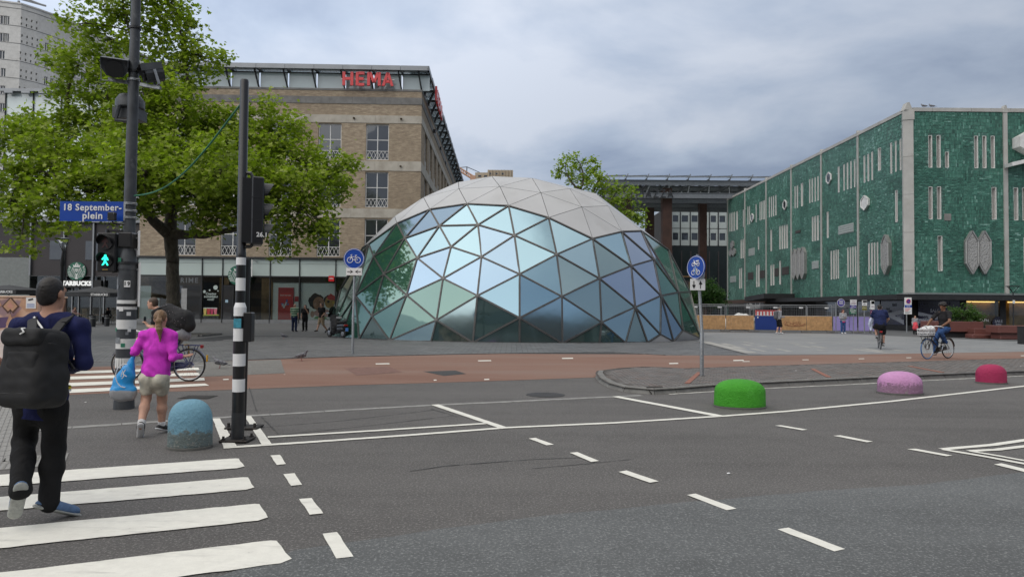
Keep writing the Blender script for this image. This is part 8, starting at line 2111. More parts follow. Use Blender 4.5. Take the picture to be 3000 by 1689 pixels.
 if h < .03:
  e_ = MB()
  for s_ in (-1, 1): c = Vector(hp(s_*.031, .081, .012)); e_.lathe([(.001, -.008*k), (.012*k, -.004*k), (.013*k, .002*k), (.001, .008*k)], c, 8)
  obj('eyes', e_, P('eye_dark', (.02, .015, .012), .25), t, world=False)
  obj('mouth', MB().tube([Vector(hp(-.022, .090, -.053)), Vector(hp(0, .096, -.051)), Vector(hp(.022, .090, -.053))], .0045*k, 5), P('lip', (.26, .10, .08), .5), t, world=False)
 # ---- clothes
 sd = SD(); torso(sd, loose)
 up = {'long': 1.0, 'short': .62, 'none': .12}[sleeve]
 for s_ in 'RL': arm(sd, s_, loose*.9, up)
 dz = topdz; hm = J['pel']-sp*(.045+dz)*k if hem is None else np.array(hem)
 sd.cone(J['pel']-sp*(.02+dz)*k, J['pel']+sp*.05*k, .162*build*k+loose*1.3, .155*build*k+loose*1.2, .05, fr, 1.4)
 # neck opening and hem
 sd.plane(J['neck']+sp*.05*k, nrm_(sp*1.0+fr*.3)); sd.wr = wr
 tops = sd
 # hem cut applies to torso only: keep arms by cutting with a tilted plane only when the arms are above it
 low = min(J['wrR']@sp, J['wrL']@sp, J['elR']@sp, J['elL']@sp) if sleeve == 'long' else 9
 if sleeve != 'long' or low > hm@sp+.05: sd.plane(hm, -sp)
 obj('top', sd.mesh(h), top, t, smooth=True, world=False)
 sd = SD(); lo_e = loose*.8
 sd.cone(J['pel']-sp*.05*k, J['pel']+sp*.06*k, .168*build*k+lo_e*.4, .152*build*k+lo_e*.4, .05, fr, 1.42)
 for s_ in 'RL':
  sd.ell(J['hi'+s_]-fr*.05*k-sp*.0, (.085*k*build, .085*k*build, .09*k*build), .05)
  leg(sd, s_, lo_e, {'long': 'an', 'shorts': 'thigh', 'knee': 'knee'}[legs], 1.5)
  if legs == 'long': sd.cone(J['an'+s_]+(J['kn'+s_]-J['an'+s_])*.10, J['an'+s_]+(J['kn'+s_]-J['an'+s_])*.04, .050*k+lo_e*1.5, .054*k+lo_e*1.5, .02)
 sd.plane(J['pel']+sp*.07*k, sp); sd.wr = (wr[0]*.9, wr[1]*.8)
 obj('trousers' if legs == 'long' else 'shorts', sd.mesh(h), bottom, t, smooth=True, world=False)
 for s_ in 'RL':
  a, b = J['an'+s_], J['to'+s_]; d = nrm_(b-a); kn = J['kn'+s_]; shin = nrm_(a-kn)
  heel = a-nrm_(d+shin*-.25)*.05*k
  dn = nrm_(np.cross(np.cross(d, shin), d)); dn = dn if dn@shin > 0 else -dn
  sd = SD(); sd.cone(heel+dn*.012*k, b, .042*k, .036*k, .03); sd.cone(a-shin*.02*k, a+dn*.012*k, .044*k, .045*k, .03); sd.cone(a+d*.02*k, b-d*.03*k, .043*k, .036*k, .03)
  sd.plane(b+dn*.020*k, dn)
  so = obj('shoe', sd.mesh(h), shoe[0], t, smooth=True, world=False)
  s2 = SD(); lt = nrm_(np.cross(d, dn)); s2.cone(heel-d*.004*k+dn*.022*k, b+d*.016*k+dn*.018*k, .045*k, .046*k, .02, dn, 2.8); obj('sole', s2.mesh(h), shoe[1], so, smooth=True, world=False)
  if sock is not None:
   s3 = SD(); s3.cone(a+dn*.0, a-shin*.085*k, .047*k, .050*k, .02); s3.plane(a-shin*.085*k, -shin); obj('sock', s3.mesh(h), sock, t, smooth=True, world=False)
 # ---- hair
 sd = SD()
 if hairstyle == 'bald': sd = None
 elif hairstyle == 'short': sd.ell(hp(0, -.022, .036), (.081*k, .094*k, .093*k), .02, Rm); sd.ell(hp(0, -.05, -.025), (.070*k, .055*k, .075*k), .03, Rm); sd.plane(hp(0, .05, .045), f_*.85-hu*.5); sd.plane(hp(0, -.03, -.072), -hu+f_*.45); sd.wr = (.0015, 120)
 elif hairstyle == 'afro': sd.ell(hp(0, -.02, .075), (.125*k, .13*k, .10*k), .02, Rm); sd.plane(hp(0, .06, .05), f_*.6-hu*.8); sd.wr = (.012, 55)
 elif hairstyle == 'pony':
  sd.ell(hp(0, -.020, .032), (.084*k, .098*k, .098*k), .02, Rm); sd.plane(hp(0, .05, .03), f_*.9-hu*.4); sd.plane(hp(0, -.05, -.075), -hu)
  s5 = SD(); s5.cone(hp(0.015, -.095, .04), hp(.03, -.135, -.04), .028*k, .040*k, .02); s5.cone(hp(.03, -.135, -.04), hp(.045, -.135, -.16), .040*k, .036*k, .02); s5.cone(hp(.045, -.135, -.16), hp(.06, -.12, -.32), .036*k, .010*k, .02); s5.wr = (.004, 70); obj('ponytail', s5.mesh(max(h*.8, .006)), hair, t, smooth=True, world=False); sd.wr = (.002, 90)
 elif hairstyle == 'long':
  sd.ell(hp(0, -.020, .032), (.086*k, .098*k, .098*k), .02, Rm)
  for s_ in (-1, 1): sd.cone(hp(s_*.062, -.02, .0), hp(s_*.085, -.015, -.2), .035*k, .04*k, .03)
  sd.cone(hp(0, -.07, .0), hp(0, -.07, -.22), .06*k, .06*k, .03); sd.plane(hp(0, .055, .02), f_*.9-hu*.25); sd.wr = (.005, 60)
 if sd is not None: obj('hair', sd.mesh(max(h*.8, .006)), hair, t, smooth=True, world=False)
 return t
H_BLK, H_BRN, H_LBR, H_RED, H_GRY = (P(n, c, .55, var=.3, scale=60) for n, c in (('hair_black', (.014, .011, .010)), ('hair_brown', (.06, .035, .02)), ('hair_blond_brown', (.19, .11, .055)), ('hair_auburn', (.12, .03, .02)), ('hair_grey', (.13, .115, .10))))
C_NAVY, C_BLK, C_MAG, C_CREAM, C_DBLK, C_JEAN, C_GREY, C_KHA, C_WHT = (cloth(n, c) for n, c in (('cloth_navy', (.012, .016, .075)), ('cloth_black', (.012, .012, .013)), ('cloth_magenta', (.66, .05, .58)), ('cloth_cream', (.60, .56, .46)), ('cloth_charcoal', (.02, .02, .022)), ('cloth_denim', (.035, .085, .22)), ('cloth_grey', (.30, .30, .32)), ('cloth_khaki', (.36, .27, .18)), ('cloth_white', (.72, .72, .72))))
SH_BLUE, SH_SOLE, SH_BLK, SH_WHT, SH_GSOLE = P('shoe_blue', (.09, .16, .29), .7, var=.2, scale=25), P('sole_pale', (.52, .54, .56), .6), P('shoe_black', (.015, .015, .016), .6), P('sole_white', (.75, .75, .75), .6), P('sole_grey', (.36, .37, .35), .7, var=.2, scale=40, bump=.5, bscale=90)

# ---- man in the foreground with the black backpack
Y0 = 5.15; mpx = Y0/2000; OX = at(126, 1210, Y0).x
def q1(px, py, dy=0.0):
 p = at(px, py, Y0+dy); return (p.x-OX, dy, p.z)
J = pose(1.78, pel=q1(124, 1165), che=q1(140, 1030, .02), neck=q1(152, 918, .0), head=q1(153, 861, .03), look=(.10, 1, -.05),
     shR=q1(232, 958), elR=q1(247, 1062, -.03), wrR=q1(205, 1078, .26), hdR=(-.4, 1, .25), pnR=(-.4, 0, .9), shL=q1(60, 958), elL=q1(36, 1062, .0), wrL=q1(92, 1075, .27), hdL=(.4, 1, .2), pnL=(.4, 0, .9),
     hiR=q1(160, 1190), knR=q1(158, 1310, .06), anR=q1(143, 1476, .0), toR=(q1(150, 1480)[0]+.095, .13, .030), hiL=q1(88, 1190), knL=q1(75, 1300, .10), anL=q1(62, 1430, -.28), toL=q1(48, 1490, -.24))
J['toL'][2] = .05; J['anL'] = V3(q1(58, 1430, -.28)[0], -.28, .295); J['toL'] = V3(q1(44, 1480, -.24)[0], -.235, .145); J['knL'] = V3(q1(72, 1300, .08)[0], .08, .58)
pman = person('man in navy jacket and black trousers walking away with a big black backpack', (OX, Y0, 0), 0, 1.78, J, .0085, SK_M, C_NAVY, C_BLK, (SH_BLUE, SH_GSOLE), H_BLK, .91, 'long', 'long', 'short', .10, .014, (.005, 21), legw=1.02)
# shirt hem under the jacket
for nm, y0, y1, m_ in (('yellow_edge', 1139, 1131, cloth('cloth_yellow', (.70, .55, .04))), ('white_edge', 1146, 1139, C_WHT)):
 z0_, z1_ = at(160, y0, Y0).z, at(160, y1, Y0).z; mbh = MB(); n_ = 40; cxh = J['pel'][0]
 vv = []
 for k in range(n_): a = 2*math.pi*k/n_; vv += [(cxh+.192*math.cos(a)+.006, .138*math.sin(a), z0_), (cxh+.190*math.cos(a)+.006, .136*math.sin(a), z1_)]
 mbh.add(vv, [(2*k, (2*k+2) % (2*n_), (2*k+3) % (2*n_), 2*k+1) for k in range(n_)]); obj(nm, mbh, m_, pman, smooth=True, world=False)
# his backpack
M_BAG = P('backpack_black', (.010, .010, .011), .75, var=.2, scale=12, bump=.2, bscale=220); M_STRAP = P('strap_black', (.018, .018, .019), .7)
bp = thing('backpack', 'big black rectangular backpack on the man in the navy jacket', 'backpack', (OX, Y0-.3, at(95, 1188, Y0-.3).z), 0.0)
bx = lambda px, py, dy: Vector((at(px, py, Y0+dy).x-OX, dy+.3, at(px, py, Y0+dy).z-at(95, 1188, Y0-.3).z))
tl_ = Matrix.Rotation(R(-7), 4, 'X') @ Matrix.Rotation(R(-10), 4, 'Z')
c_ = bx(102, 1076, -.27); sd = SD(); sd.rbox(c_, (.108, .065, .195), .072, tl_, .03); sd.rbox(c_+Vector((0, -.015, -.13)), (.115, .07, .07), .075, tl_, .05); sd.wr = (.0035, 27); obj('bag_body', sd.mesh(.011), M_BAG, bp, smooth=True, world=False)
sd = SD(); sd.rbox(c_+Vector((-.005, -.03, .215)), (.118, .075, .020), .042, tl_, .03); sd.wr = (.004, 31); obj('lid', sd.mesh(.011), M_BAG, bp, smooth=True, world=False)
sd = SD(); sd.rbox(c_+Vector((0, -.105, -.02)), (.095, .016, .12), .03, tl_, .03); sd.wr = (.003, 35); obj('front_pocket', sd.mesh(.010), M_BAG, bp, smooth=True, world=False)
for dz, hw in ((.165, .168), (-.185, .168)):
 q_ = [Matrix.Translation(c_) @ tl_ @ Vector((x, y, dz)) for x, y in ((-hw, .06), (-hw-.012, -.08), (-hw+.04, -.148), (hw-.04, -.148), (hw+.012, -.08), (hw, .06))]; obj('seam', MB().tube(q_, .006, 5), M_STRAP, bp, world=False)
for path in ([(95, 970, -.20), (95, 938, -.10), (103, 925, .0), (110, 935, .10)], [(150, 985, -.18), (182, 945, -.11), (205, 925, -.02), (215, 935, .10)]):
 pts_ = [bx(*p) for p in path]; mbq = MB()
 for p, q in zip(pts_[:-1], pts_[1:]): mbq.bar(p, q, .062, .018, (0, -1, .6))
 obj('strap', mbq, M_STRAP, bp, world=False)
obj('side_strap', MB().tube([bx(160, 1050, -.24), bx(190, 1040, -.20), bx(205, 1062, -.12), bx(217, 1080, -.12)], .010, 6), M_STRAP, bp, world=False)
obj('buckle', MB().cbox(*sorted((bx(180, 1040, -.2).x, bx(196, 1040, -.2).x)), .06, .085, bx(185, 1054, -.2).z, bx(185, 1034, -.2).z, .004), M_GALV, bp, world=False)
obj('zip_pull', MB().tube([bx(64, 962, -.42), bx(70, 972, -.43), bx(58, 978, -.43)], .006, 5).tube([bx(62, 962, -.41), bx(74, 960, -.41)], .005, 5), M_SWHITE, bp, world=False)
obj('white_piping', MB().bar(bx(100, 928, -.08), bx(125, 962, -.16), .012, .008, (0, -1, .6)), M_SWHITE, bp, world=False)
# phone in his hands is hidden; arm of a passer-by at the very edge
OX2 = at(-150, 1210, 5.3).x
J = pose(1.80); J['elR'] = V3(.33, -.04, 1.20); J['wrR'] = V3(at(-6, 1050, 5.3).x-OX2, .03, at(0, 1062, 5.3).z); J['hdR'] = V3(.05, .15, -1)
person('passer-by mostly outside the frame, bare forearm showing at the left edge', (OX2, 5.3, 0), 0.0, 1.80, J, .012, SK_M, C_DBLK, C_BLK, (SH_BLK, SH_WHT), H_BLK, sleeve='short')

# ---- woman in magenta with the blue carrier bag
Y0 = 8.5; OXw = at(455, 1100, Y0).x
def qw(px, py, dy=0.0): p = at(px, py, Y0+dy); return (p.x-OXw, dy, p.z)
J = pose(1.56, pel=qw(455, 1092), che=qw(464, 1018, .0), neck=qw(468, 966, .0), head=qw(471, 934, .02), look=(-.10, 1, -.12),
     shR=qw(502, 986), elR=qw(507, 1046, -.06), wrR=qw(530, 1043, .12), hdR=(.75, .6, .05), pnR=(0, -.4, .9), shL=qw(424, 984), elL=qw(396, 1030, -.04), wrL=qw(391, 1022, .14), hdL=(-.1, .6, -.7), pnL=(.9, .2, 0),
     hiR=qw(474, 1108), knR=qw(475, 1166, .14), anR=qw(474, 1236, .16), toR=(qw(480, 1250, .16)[0]+.02, .30, .020), hiL=qw(434, 1108), knL=qw(428, 1166, .05), anL=qw(414, 1236, -.16), toL=(qw(408, 1270, -.1)[0], -.02, .03))
J['anR'][2] = .075; J['anL'] = V3(qw(413, 1236, -.2)[0], -.20, .15); J['toL'] = V3(qw(409, 1270, -.14)[0], -.12, .028)
person('woman in a magenta long-sleeved top and cream shorts walking away', (OXw, Y0, 0), 0, 1.56, J, .0085, SK_L, C_MAG, C_CREAM, (SH_BLK, SH_WHT), H_LBR, 1.0, 'long', 'shorts', 'pony', .04, .014, (.006, 22), sock=C_WHT, curlL=.9, legw=1.05, hem=qw(455, 1100))
M_BAGB = NB('carrier_bag')
def bagm(b):
 p = b.pos(); s_ = b.n('ShaderNodeSeparateXYZ'); b.l(p, s_.inputs[0]); n_ = b.noise(6, 4, .6, p)
 zz = b.math('ADD', s_.outputs[2], b.math('MULTIPLY', n_, .06))
 c = b.ramp(zz, [(0.0, (.33, .33, .34)), (.175, (.36, .36, .37)), (.19, (.02, .30, .68)), (1.0, (.015, .26, .62))]); b.set('Base Color', c); b.set('Roughness', .28); b.bump(b.noise(8, 4, .55, p), .5, .03)
bagm(M_BAGB)
bz0 = at(365, 1178, 8.45).z; BX = at(365, 1100, 8.45).x
cb = thing('carrier_bag', 'blue and grey plastic carrier bag hanging from the woman in magenta', 'bag', (BX, 8.45, bz0), 0.0)
bq = lambda px, py, dy=0: np.array((at(px, py, 8.45).x-BX, dy, at(px, py, 8.45).z-bz0))
sd = SD(); sd.cone(bq(388, 1050), bq(372, 1095), .03, .085, .05, V3(0, 1, 0), 1.6); sd.cone(bq(372, 1095), bq(360, 1140), .085, .115, .06, V3(0, 1, 0), 1.4); sd.cone(bq(350, 1150), bq(378, 1150), .11, .10, .06, V3(0, 1, 0), 1.3); sd.cone(bq(345, 1110), bq(352, 1140), .05, .07, .05); sd.wr = (.005, 22)
obj('bag_body', sd.mesh(.010), M_BAGB.m, cb, smooth=True, world=False)
obj('handles', MB().tube([Vector(bq(390, 1052, .02)), Vector(bq(389, 1030, .05)), Vector(bq(390, 1022, .12))], .012, 6), P('bag_blue', (.015, .26, .62), .3), cb, world=False)
lg = MB(); arc_ = []
for k in range(14): a = R(75+k*15); arc_.append(Vector(bq(378+26*math.cos(a)*.9, 1098-34*math.sin(a), -.085-.03*math.sin(k/13*math.pi))))
lg.tube(arc_, .006, 5); lg.tube([Vector(bq(368, 1100, -.10)), Vector(bq(372, 1082, -.09)), Vector(bq(376, 1100, -.10)), Vector(bq(370, 1106, -.10))], .006, 5).tube([Vector(bq(380, 1080, -.09)), Vector(bq(374, 1092, -.1)), Vector(bq(384, 1100, -.1))], .006, 5)
obj('printed_logo', lg, M_SWHITE, cb, world=False)

# ---- bicycles
M_CHR, M_TYR = P('chrome', (.45, .45, .46), .25, .9, var=.05), P('tyre_rubber', (.016, .016, .017), .75)
def bicycle(label, loc, rotz, fcol, wb=1.12, wr_=.345, hb=1.08, bar_m=None, ftyre=None, basket=False, rack=True, step=True, lampm=None, case_m=None, sad_y=-.27, sad_z=.93, hb_y=.40):
 t = thing('bicycle', label, 'bicycle', loc, rotz); ry, fy = -.48, -.48+wb; bar_m = bar_m or M_BLACK; case_m = case_m or M_BLACK
 for y, tm in ((ry, M_TYR), (fy, ftyre or M_TYR)):
  c = Vector((0, y, wr_)); rim = obj('wheel', MB().ring(c, wr_-.032, .012, 36, 6, 'x'), M_CHR, t, smooth=True, world=False); obj('tyre', MB().ring(c, wr_-.018, .020, 40, 8, 'x'), tm, rim, smooth=True, world=False)
  s_ = MB()
  for k in range(18): a = 2*math.pi*k/18; s_.tube([c+Vector(((-1)**k*.02, .02*math.cos(a+1), .02*math.sin(a+1))), c+Vector((0, (wr_-.035)*math.cos(a), (wr_-.035)*math.sin(a)))], .0022, 3)
  obj('spokes', s_, M_CHR, rim, world=False); obj('hub', MB().cyl(c-Vector((.05, 0, 0)), c+Vector((.05, 0, 0)), .025, n=10), M_CHR, rim, world=False)
  gm = MB(); pts_ = [c+Vector((0, (wr_+.02)*math.cos(R(a)), (wr_+.02)*math.sin(R(a)))) for a in (range(20, 171, 10) if y == ry else range(30, 161, 10))]
  for p, q in zip(pts_[:-1], pts_[1:]): gm.bar(p, q, .045, .005, (p-c))
  obj('mudguard', gm, fcol, t, world=False)
 bb = Vector((0, ry+.44, .29)); hd0, hd1 = Vector((0, fy-.30+.06, .66)), Vector((0, fy-.33+.05, .92)); st_ = Vector((0, sad_y, sad_z-.06))
 f_ = MB().tube([bb, hd0], .019, 8).tube([bb, st_], .017, 8).tube([hd0-Vector((0, .01, .03)), hd1], .021, 8)
 if step: f_.tube([hd1-Vector((0, 0, .06)), Vector((0, (hd1.y+st_.y)/2-.02, .55)), bb.lerp(st_, .42)], .016, 8)
 else: f_.tube([hd1-Vector((0, 0, .05)), bb.lerp(st_, .82)], .016, 8)
 for sx in (-.05, .05): f_.tube([bb+Vector((sx*.6, 0, 0)), Vector((sx, ry, wr_))], .010, 6).tube([bb.lerp(st_, .75)+Vector((sx*.3, 0, 0)), Vector((sx, ry, wr_))], .008, 6)
 obj('frame', f_, fcol, t, smooth='auto', world=False)
 k_ = MB()
 for sx in (-.05, .05): k_.tube([Vector((sx*.5, hd0.y+.02, hd0.z-.02)), Vector((sx, fy-.02, wr_+.12)), Vector((sx, fy, wr_))], .012, 6)
 obj('fork', k_, fcol, t, smooth='auto', world=False)
 hbp = Vector((0, hb_y, hb)); obj('handlebar', MB().tube([(-.27, hb_y-.20, hb-.03), (-.29, hb_y-.05, hb), (-.18, hb_y+.04, hb+.01), (0, hb_y+.03, hb-.02), (.18, hb_y+.04, hb+.01), (.29, hb_y-.05, hb), (.27, hb_y-.20, hb-.03)], .013, 8).tube([hd1, (0, hb_y+.03, hb-.02)], .016, 8), bar_m, t, smooth='auto', world=False)
 for sx in (-1, 1): obj('grip', MB().cyl((sx*.27, hb_y-.21, hb-.032), (sx*.283, hb_y-.10, hb-.012), .017, n=8), bar_m if bar_m is not M_BLACK else M_TYR, t, world=False)
 sd = SD(); sd.cone((0, sad_y-.08, sad_z), (0, sad_y+.15, sad_z-.005), .085, .025, .03, V3(0, 0, 1), 2.2); obj('saddle', sd.mesh(.016), M_BLACK, t, smooth=True, world=False)
 obj('chain_case', MB().prism([(.055, bb.y+.13, .29+.02), (.055, bb.y+.08, .29+.10), (.055, ry-.02, .345+.06), (.055, ry-.08, .345), (.055, ry-.02, .345-.06), (.055, bb.y+.08, .29-.08)], (.025, 0, 0)), case_m, t, world=False)
 cr_ = obj('crank', MB().bar((.09, bb.y, .29), (.09, bb.y+.06, .13), .02, .02, (1, 0, 0)).bar((-.07, bb.y, .29), (-.07, bb.y-.06, .45), .02, .02, (1, 0, 0)).cyl((-.08, bb.y, .29), (.1, bb.y, .29), .02, n=8), M_CHR, t, world=False)
 obj('pedal', MB().cbox(.09, .19, bb.y+.02, bb.y+.10, .115, .14, .005), M_BLACK, cr_, world=False); obj('pedal', MB().cbox(-.17, -.07, bb.y-.10, bb.y-.02, .44, .465, .005), M_BLACK, cr_, world=False)
 if rack:
  rk = MB()
  for sx in (-.07, 0, .07): rk.tube([(sx, ry+.22, .76), (sx, ry-.24, .76)], .008, 6)
  rk.tube([(-.07, ry-.24, .76), (.07, ry-.24, .76)], .008, 6); rk.tube([(-.07, ry+.22, .76), (.07, ry+.22, .76)], .008, 6)
  for sx in (-.07, .07): rk.tube([(sx, ry-.16, .76), (sx*.9, ry-.01, wr_)], .007, 6).tube([(sx, ry+.12, .76), (sx*.9, ry, wr_)], .007, 6)
  obj('rear_rack', rk, fcol, t, world=False)
  obj('rear_light', MB().cbox(-.05, .05, ry-.28, ry-.245, .70, .77, .008), P('rear_red', (.32, .012, .015), .3), t, world=False)
 obj('headlight', MB().cyl((0, hd1.y+.03, .86), (0, hd1.y+.12, .86), .03, .042, n=12), bar_m, t, world=False)
 if basket:
  cy_ = fy+.02; z0_, z1_ = .80, 1.02; M_CR = P('crate_white', (.68, .69, .70), .5); cr2_ = obj('crate', MB().box(-.17, .17, cy_-.14, cy_+.20, z0_, z0_+.015), M_CR, t, world=False)
  for k in range(5):
   y = cy_-.14+.34*k/4
   for sx in (-.185, .185): obj('crate_slat', MB().bar((sx*.92, y, z0_), (sx*1.05, y, z1_), .03, .008, (1, 0, 0)), M_CR, cr2_, world=False)
  for z in (z0_+.09, z1_-.015): obj('crate_rim', MB().bar((-.195, cy_-.15, z), (.195, cy_-.15, z), .012, .035).bar((-.195, cy_+.21, z), (.195, cy_+.21, z), .012, .035).bar((-.195, cy_-.15, z), (-.195, cy_+.21, z), .012, .035).bar((.195, cy_-.15, z), (.195, cy_+.21, z), .012, .035), M_CR, cr2_, world=False)
  obj('front_rack', MB().tube([(-.12, cy_-.1, z0_-.01), (-.06, fy, wr_)], .009, 6).tube([(.12, cy_-.1, z0_-.01), (.06, fy, wr_)], .009, 6).tube([(-.12, cy_+.15, z0_-.01), (-.06, fy, wr_)], .009, 6).tube([(.12, cy_+.15, z0_-.01), (.06, fy, wr_)], .009, 6).tube([(-.15, cy_+.15, z0_-.01), (.15, cy_+.15, z0_-.01), (.15, cy_-.1, z0_-.01), (-.15, cy_-.1, z0_-.01)], .009, 6), M_BLACK, t, world=False)
 return t
def rider(seat, bar, H, lean, headv, topc, hands_w=.27, pedR=(.14, .0, .15), pedL=(-.12, -.08, .47), elb=.10, ped_y=0.0):
 """seat, bar: (y, z) in bicycle coordinates"""
 pel = V3(0, seat[0]-.02, seat[1]+.12); L = .30*H; sp = V3(0, math.sin(lean), math.cos(lean)); nk = pel+sp*L; che = pel+sp*L*.62
 J = pose(H, pel=pel, che=che, neck=nk, head=nk+nrm_(sp*.75+V3(0, .15, .45))*.088*H/.93, look=headv)
 for s_, sg in (('R', 1), ('L', -1)):
  J['sh'+s_] = nk-sp*.022*H+V3(sg*.108*H, 0, 0); J['wr'+s_] = V3(sg*hands_w, bar[0]-.20, bar[1]+.035); m_ = (J['sh'+s_]+J['wr'+s_])/2; J['el'+s_] = m_+V3(sg*elb, -.02, -.07)
  J['hd'+s_] = V3(-.15*sg, 1, -.25); J['pn'+s_] = V3(0, -.3, -1)
  J['hi'+s_] = pel+V3(sg*.052*H, .0, -.03); ft = V3(*(pedR if sg > 0 else pedL)); an = ft+V3(0, -.06, .075); J['an'+s_] = an; J['to'+s_] = ft+V3(0, .08, .035)
  a, b = J['hi'+s_], an; d = b-a; D = np.linalg.norm(d); l1, l2 = .245*H, .245*H; D = min(D, l1+l2-.01); x_ = (l1*l1-l2*l2+D*D)/(2*D); hh = math.sqrt(max(.0, l1*l1-x_*x_)); dn = nrm_(d); pr_ = nrm_(V3(sg*.08, 1, .25)-dn*(V3(sg*.08, 1, .25)@dn)); J['kn'+s_] = a+dn*x_+pr_*hh
 return J
# left cyclist
rb_ = G(554, 1117); FXm = P('bike_navy', (.012, .018, .10), .35, coat=.4); gY = rb_.y
loc = (at(554, 1069, gY).x-.48, gY, 0.0045)
bicycle('navy city bicycle with yellow trim crossing behind the woman in magenta', loc, R(90), FXm, 1.30, .347, 1.06, M_SWHITE, case_m=FXm, sad_z=.92, sad_y=-.28, hb_y=.52)
bk = bpy.data.objects[[o.name for o in bpy.data.objects if o.name.startswith('bicycle')][-1]]
obj('yellow_lock', MB().cbox(-.09, .09, .50, .60, .72, .92, .01), P('bike_yellow', (.72, .40, .015), .4), bk, world=False); obj('reflector', MB().cbox(-.03, .03, -.865, -.85, .42, .56, .004), P('bike_yellow', (.72, .40, .015), .4), bk, world=False)
obj('rack_strap', MB().bar((.075, -.42, .775), (-.075, -.42, .775), .05, .012).bar((.08, -.42, .77), (.075, -.44, .50), .03, .008, (1, 0, 0)), P('strap_tan', (.40, .26, .08), .6), bk, world=False)
J = rider((-.28, .92), (.52, 1.06), 1.80, R(42), (0, 1, -.08), None, .25, (.14, .0, .15), (-.12, -.08, .46))
# right hand on the bar, left holding a phone up
J['wrL'] = V3(-.10, .36, 1.17); J['elL'] = V3(-.24, .16, 1.12); J['hdL'] = V3(.1, .5, .6); J['pnL'] = V3(.2, .8, -.4)
J['head'] = V3(0, .32, 1.635); J['neck'] = V3(0, .20, 1.50); J['shR'] = V3(.19, .15, 1.44); J['shL'] = V3(-.19, .15, 1.44); J['che'] = V3(0, .02, 1.33)
person('cyclist in a black T-shirt and grey shorts leaning forward with a phone', loc, R(90), 1.80, J, .011, SK_L, C_DBLK, C_GREY, (SH_BLK, SH_WHT), H_BRN, .98, 'short', 'knee', 'short', curlR=.9, curlL=.8)
ph = thing('phone', 'black phone held up by the leaning cyclist', 'phone', loc, R(90)); obj('body', MB().cbox(-.11, -.03, .435, .445, 1.20, 1.36, .004), M_BLACK, ph, world=False); obj('screen', MB().box(-.105, -.035, .428, .434, 1.21, 1.35), M_WINB, ph, world=False)
M_PAT = NB('patterned_pack')
def patm(b):
 p = b.pos(); v = b.n('ShaderNodeTexVoronoi'); v.inputs['Scale'].default_value = 26; b.l(p, v.inputs['Vector']); c = b.ramp(v.outputs['Distance'], [(.10, (.42, .36, .40)), (.16, (.014, .014, .016))]); b.set('Base Color', c); b.set('Roughness', .8)
patm(M_PAT)
cp = thing('backpack', 'bulky patterned black backpack on the leaning cyclist', 'backpack', loc, R(90))
sd = SD(); sd.cone((0, -.02, 1.47), (0, -.30, 1.30), .17, .20, .08); sd.cone((0, -.30, 1.30), (0, -.36, 1.20), .20, .17, .08); sd.wr = (.006, 22); obj('bag_body', sd.mesh(.016), M_PAT.m, cp, smooth=True, world=False)
sd = SD(); sd.cone((0, -.38, 1.34), (0, -.44, 1.18), .17, .15, .05); obj('lower_pocket', sd.mesh(.016), M_BAG, cp, smooth=True, world=False)
for sx in (-.13, .13): obj('strap', MB().tube([(sx, -.04, 1.58), (sx, .14, 1.53), (sx*1.05, .20, 1.40), (sx, .06, 1.24)], .022, 6), M_STRAP, cp, world=False)
# navy cyclist from behind
rb_ = G(2580, 1023); rz = R(-24); loc = (rb_.x+math.sin(-rz)*.48, rb_.y+math.cos(rz)*.48, .008)
bicycle('dark bicycle seen from behind, ridden over the pale paving', loc, rz, M_BLACK)
J = rider((-.27, .93), (.40, 1.08), 1.82, R(12), (.1, 1, -.05), None)
person('cyclist in a navy shirt and black shorts riding away', loc, rz, 1.82, J, .018, SK_L, cloth('cloth_navy_shirt', (.014, .022, .075)), C_BLK, (P('shoe_grey', (.1, .1, .12), .7), SH_WHT), H_BLK, 1.22, 'short', 'knee', 'short', .02, .02, belly=.02)
jb = thing('jacket', 'pale blue jacket hanging over the arm of the navy cyclist', 'jacket', loc, rz); sd = SD(); sd.cone((-.26, -.05, 1.40), (-.34, .0, 1.05), .07, .10, .04, V3(0, 1, 0), 1.5); sd.cone((-.34, 0, 1.05), (-.32, -.06, .80), .08, .06, .04, V3(0, 1, 0), 1.5); sd.wr = (.01, 20); obj('cloth', sd.mesh(.02), cloth('cloth_pale_blue', (.50, .55, .68)), jb, smooth=True, world=False); obj('sleeve', MB().tube([(-.28, -.06, 1.36), (-.37, -.05, 1.1), (-.35, -.04, .88)], [.05, .045, .035], 8), cloth('cloth_pale_blue', (.50, .55, .68)), jb, smooth=True, world=False)
# young man on the crate bicycle
rb_ = G(2757, 1051); rz = R(116); loc = (rb_.x, rb_.y+.1, .0045)
bicycle('black bicycle with a white front crate and blue front tyre on the red path', loc, rz, M_BLACK, 1.12, .345, 1.10, M_SWHITE, ftyre=P('tyre_blue', (.07, .15, .32), .7), basket=True, rack=False)
J = rider((-.27, .93), (.40, 1.10), 1.80, R(4), (.05, 1, -.25), None, .26, (.14, .02, .15), (-.12, -.10, .47))
person('young man with curly hair in a black T-shirt and jeans riding towards the road', loc, rz, 1.80, J, .014, SK_D, C_DBLK, C_JEAN, (SH_BLK, SH_WHT), H_BLK, .95, 'short', 'long', 'afro', .0, .012)
cbg = thing('crate_bundle', 'white cloth bundle with black print in the bicycle crate', 'bundle', loc, rz); sd = SD(); sd.ell((.02, .62, 1.00), (.17, .17, .09), .05); sd.ell((-.05, .54, 1.03), (.13, .12, .09), .05); sd.ell((.08, .72, .98), (.12, .10, .08), .05); sd.wr = (.012, 28); obj('cloth', sd.mesh(.016), C_WHT, cbg, smooth=True, world=False)
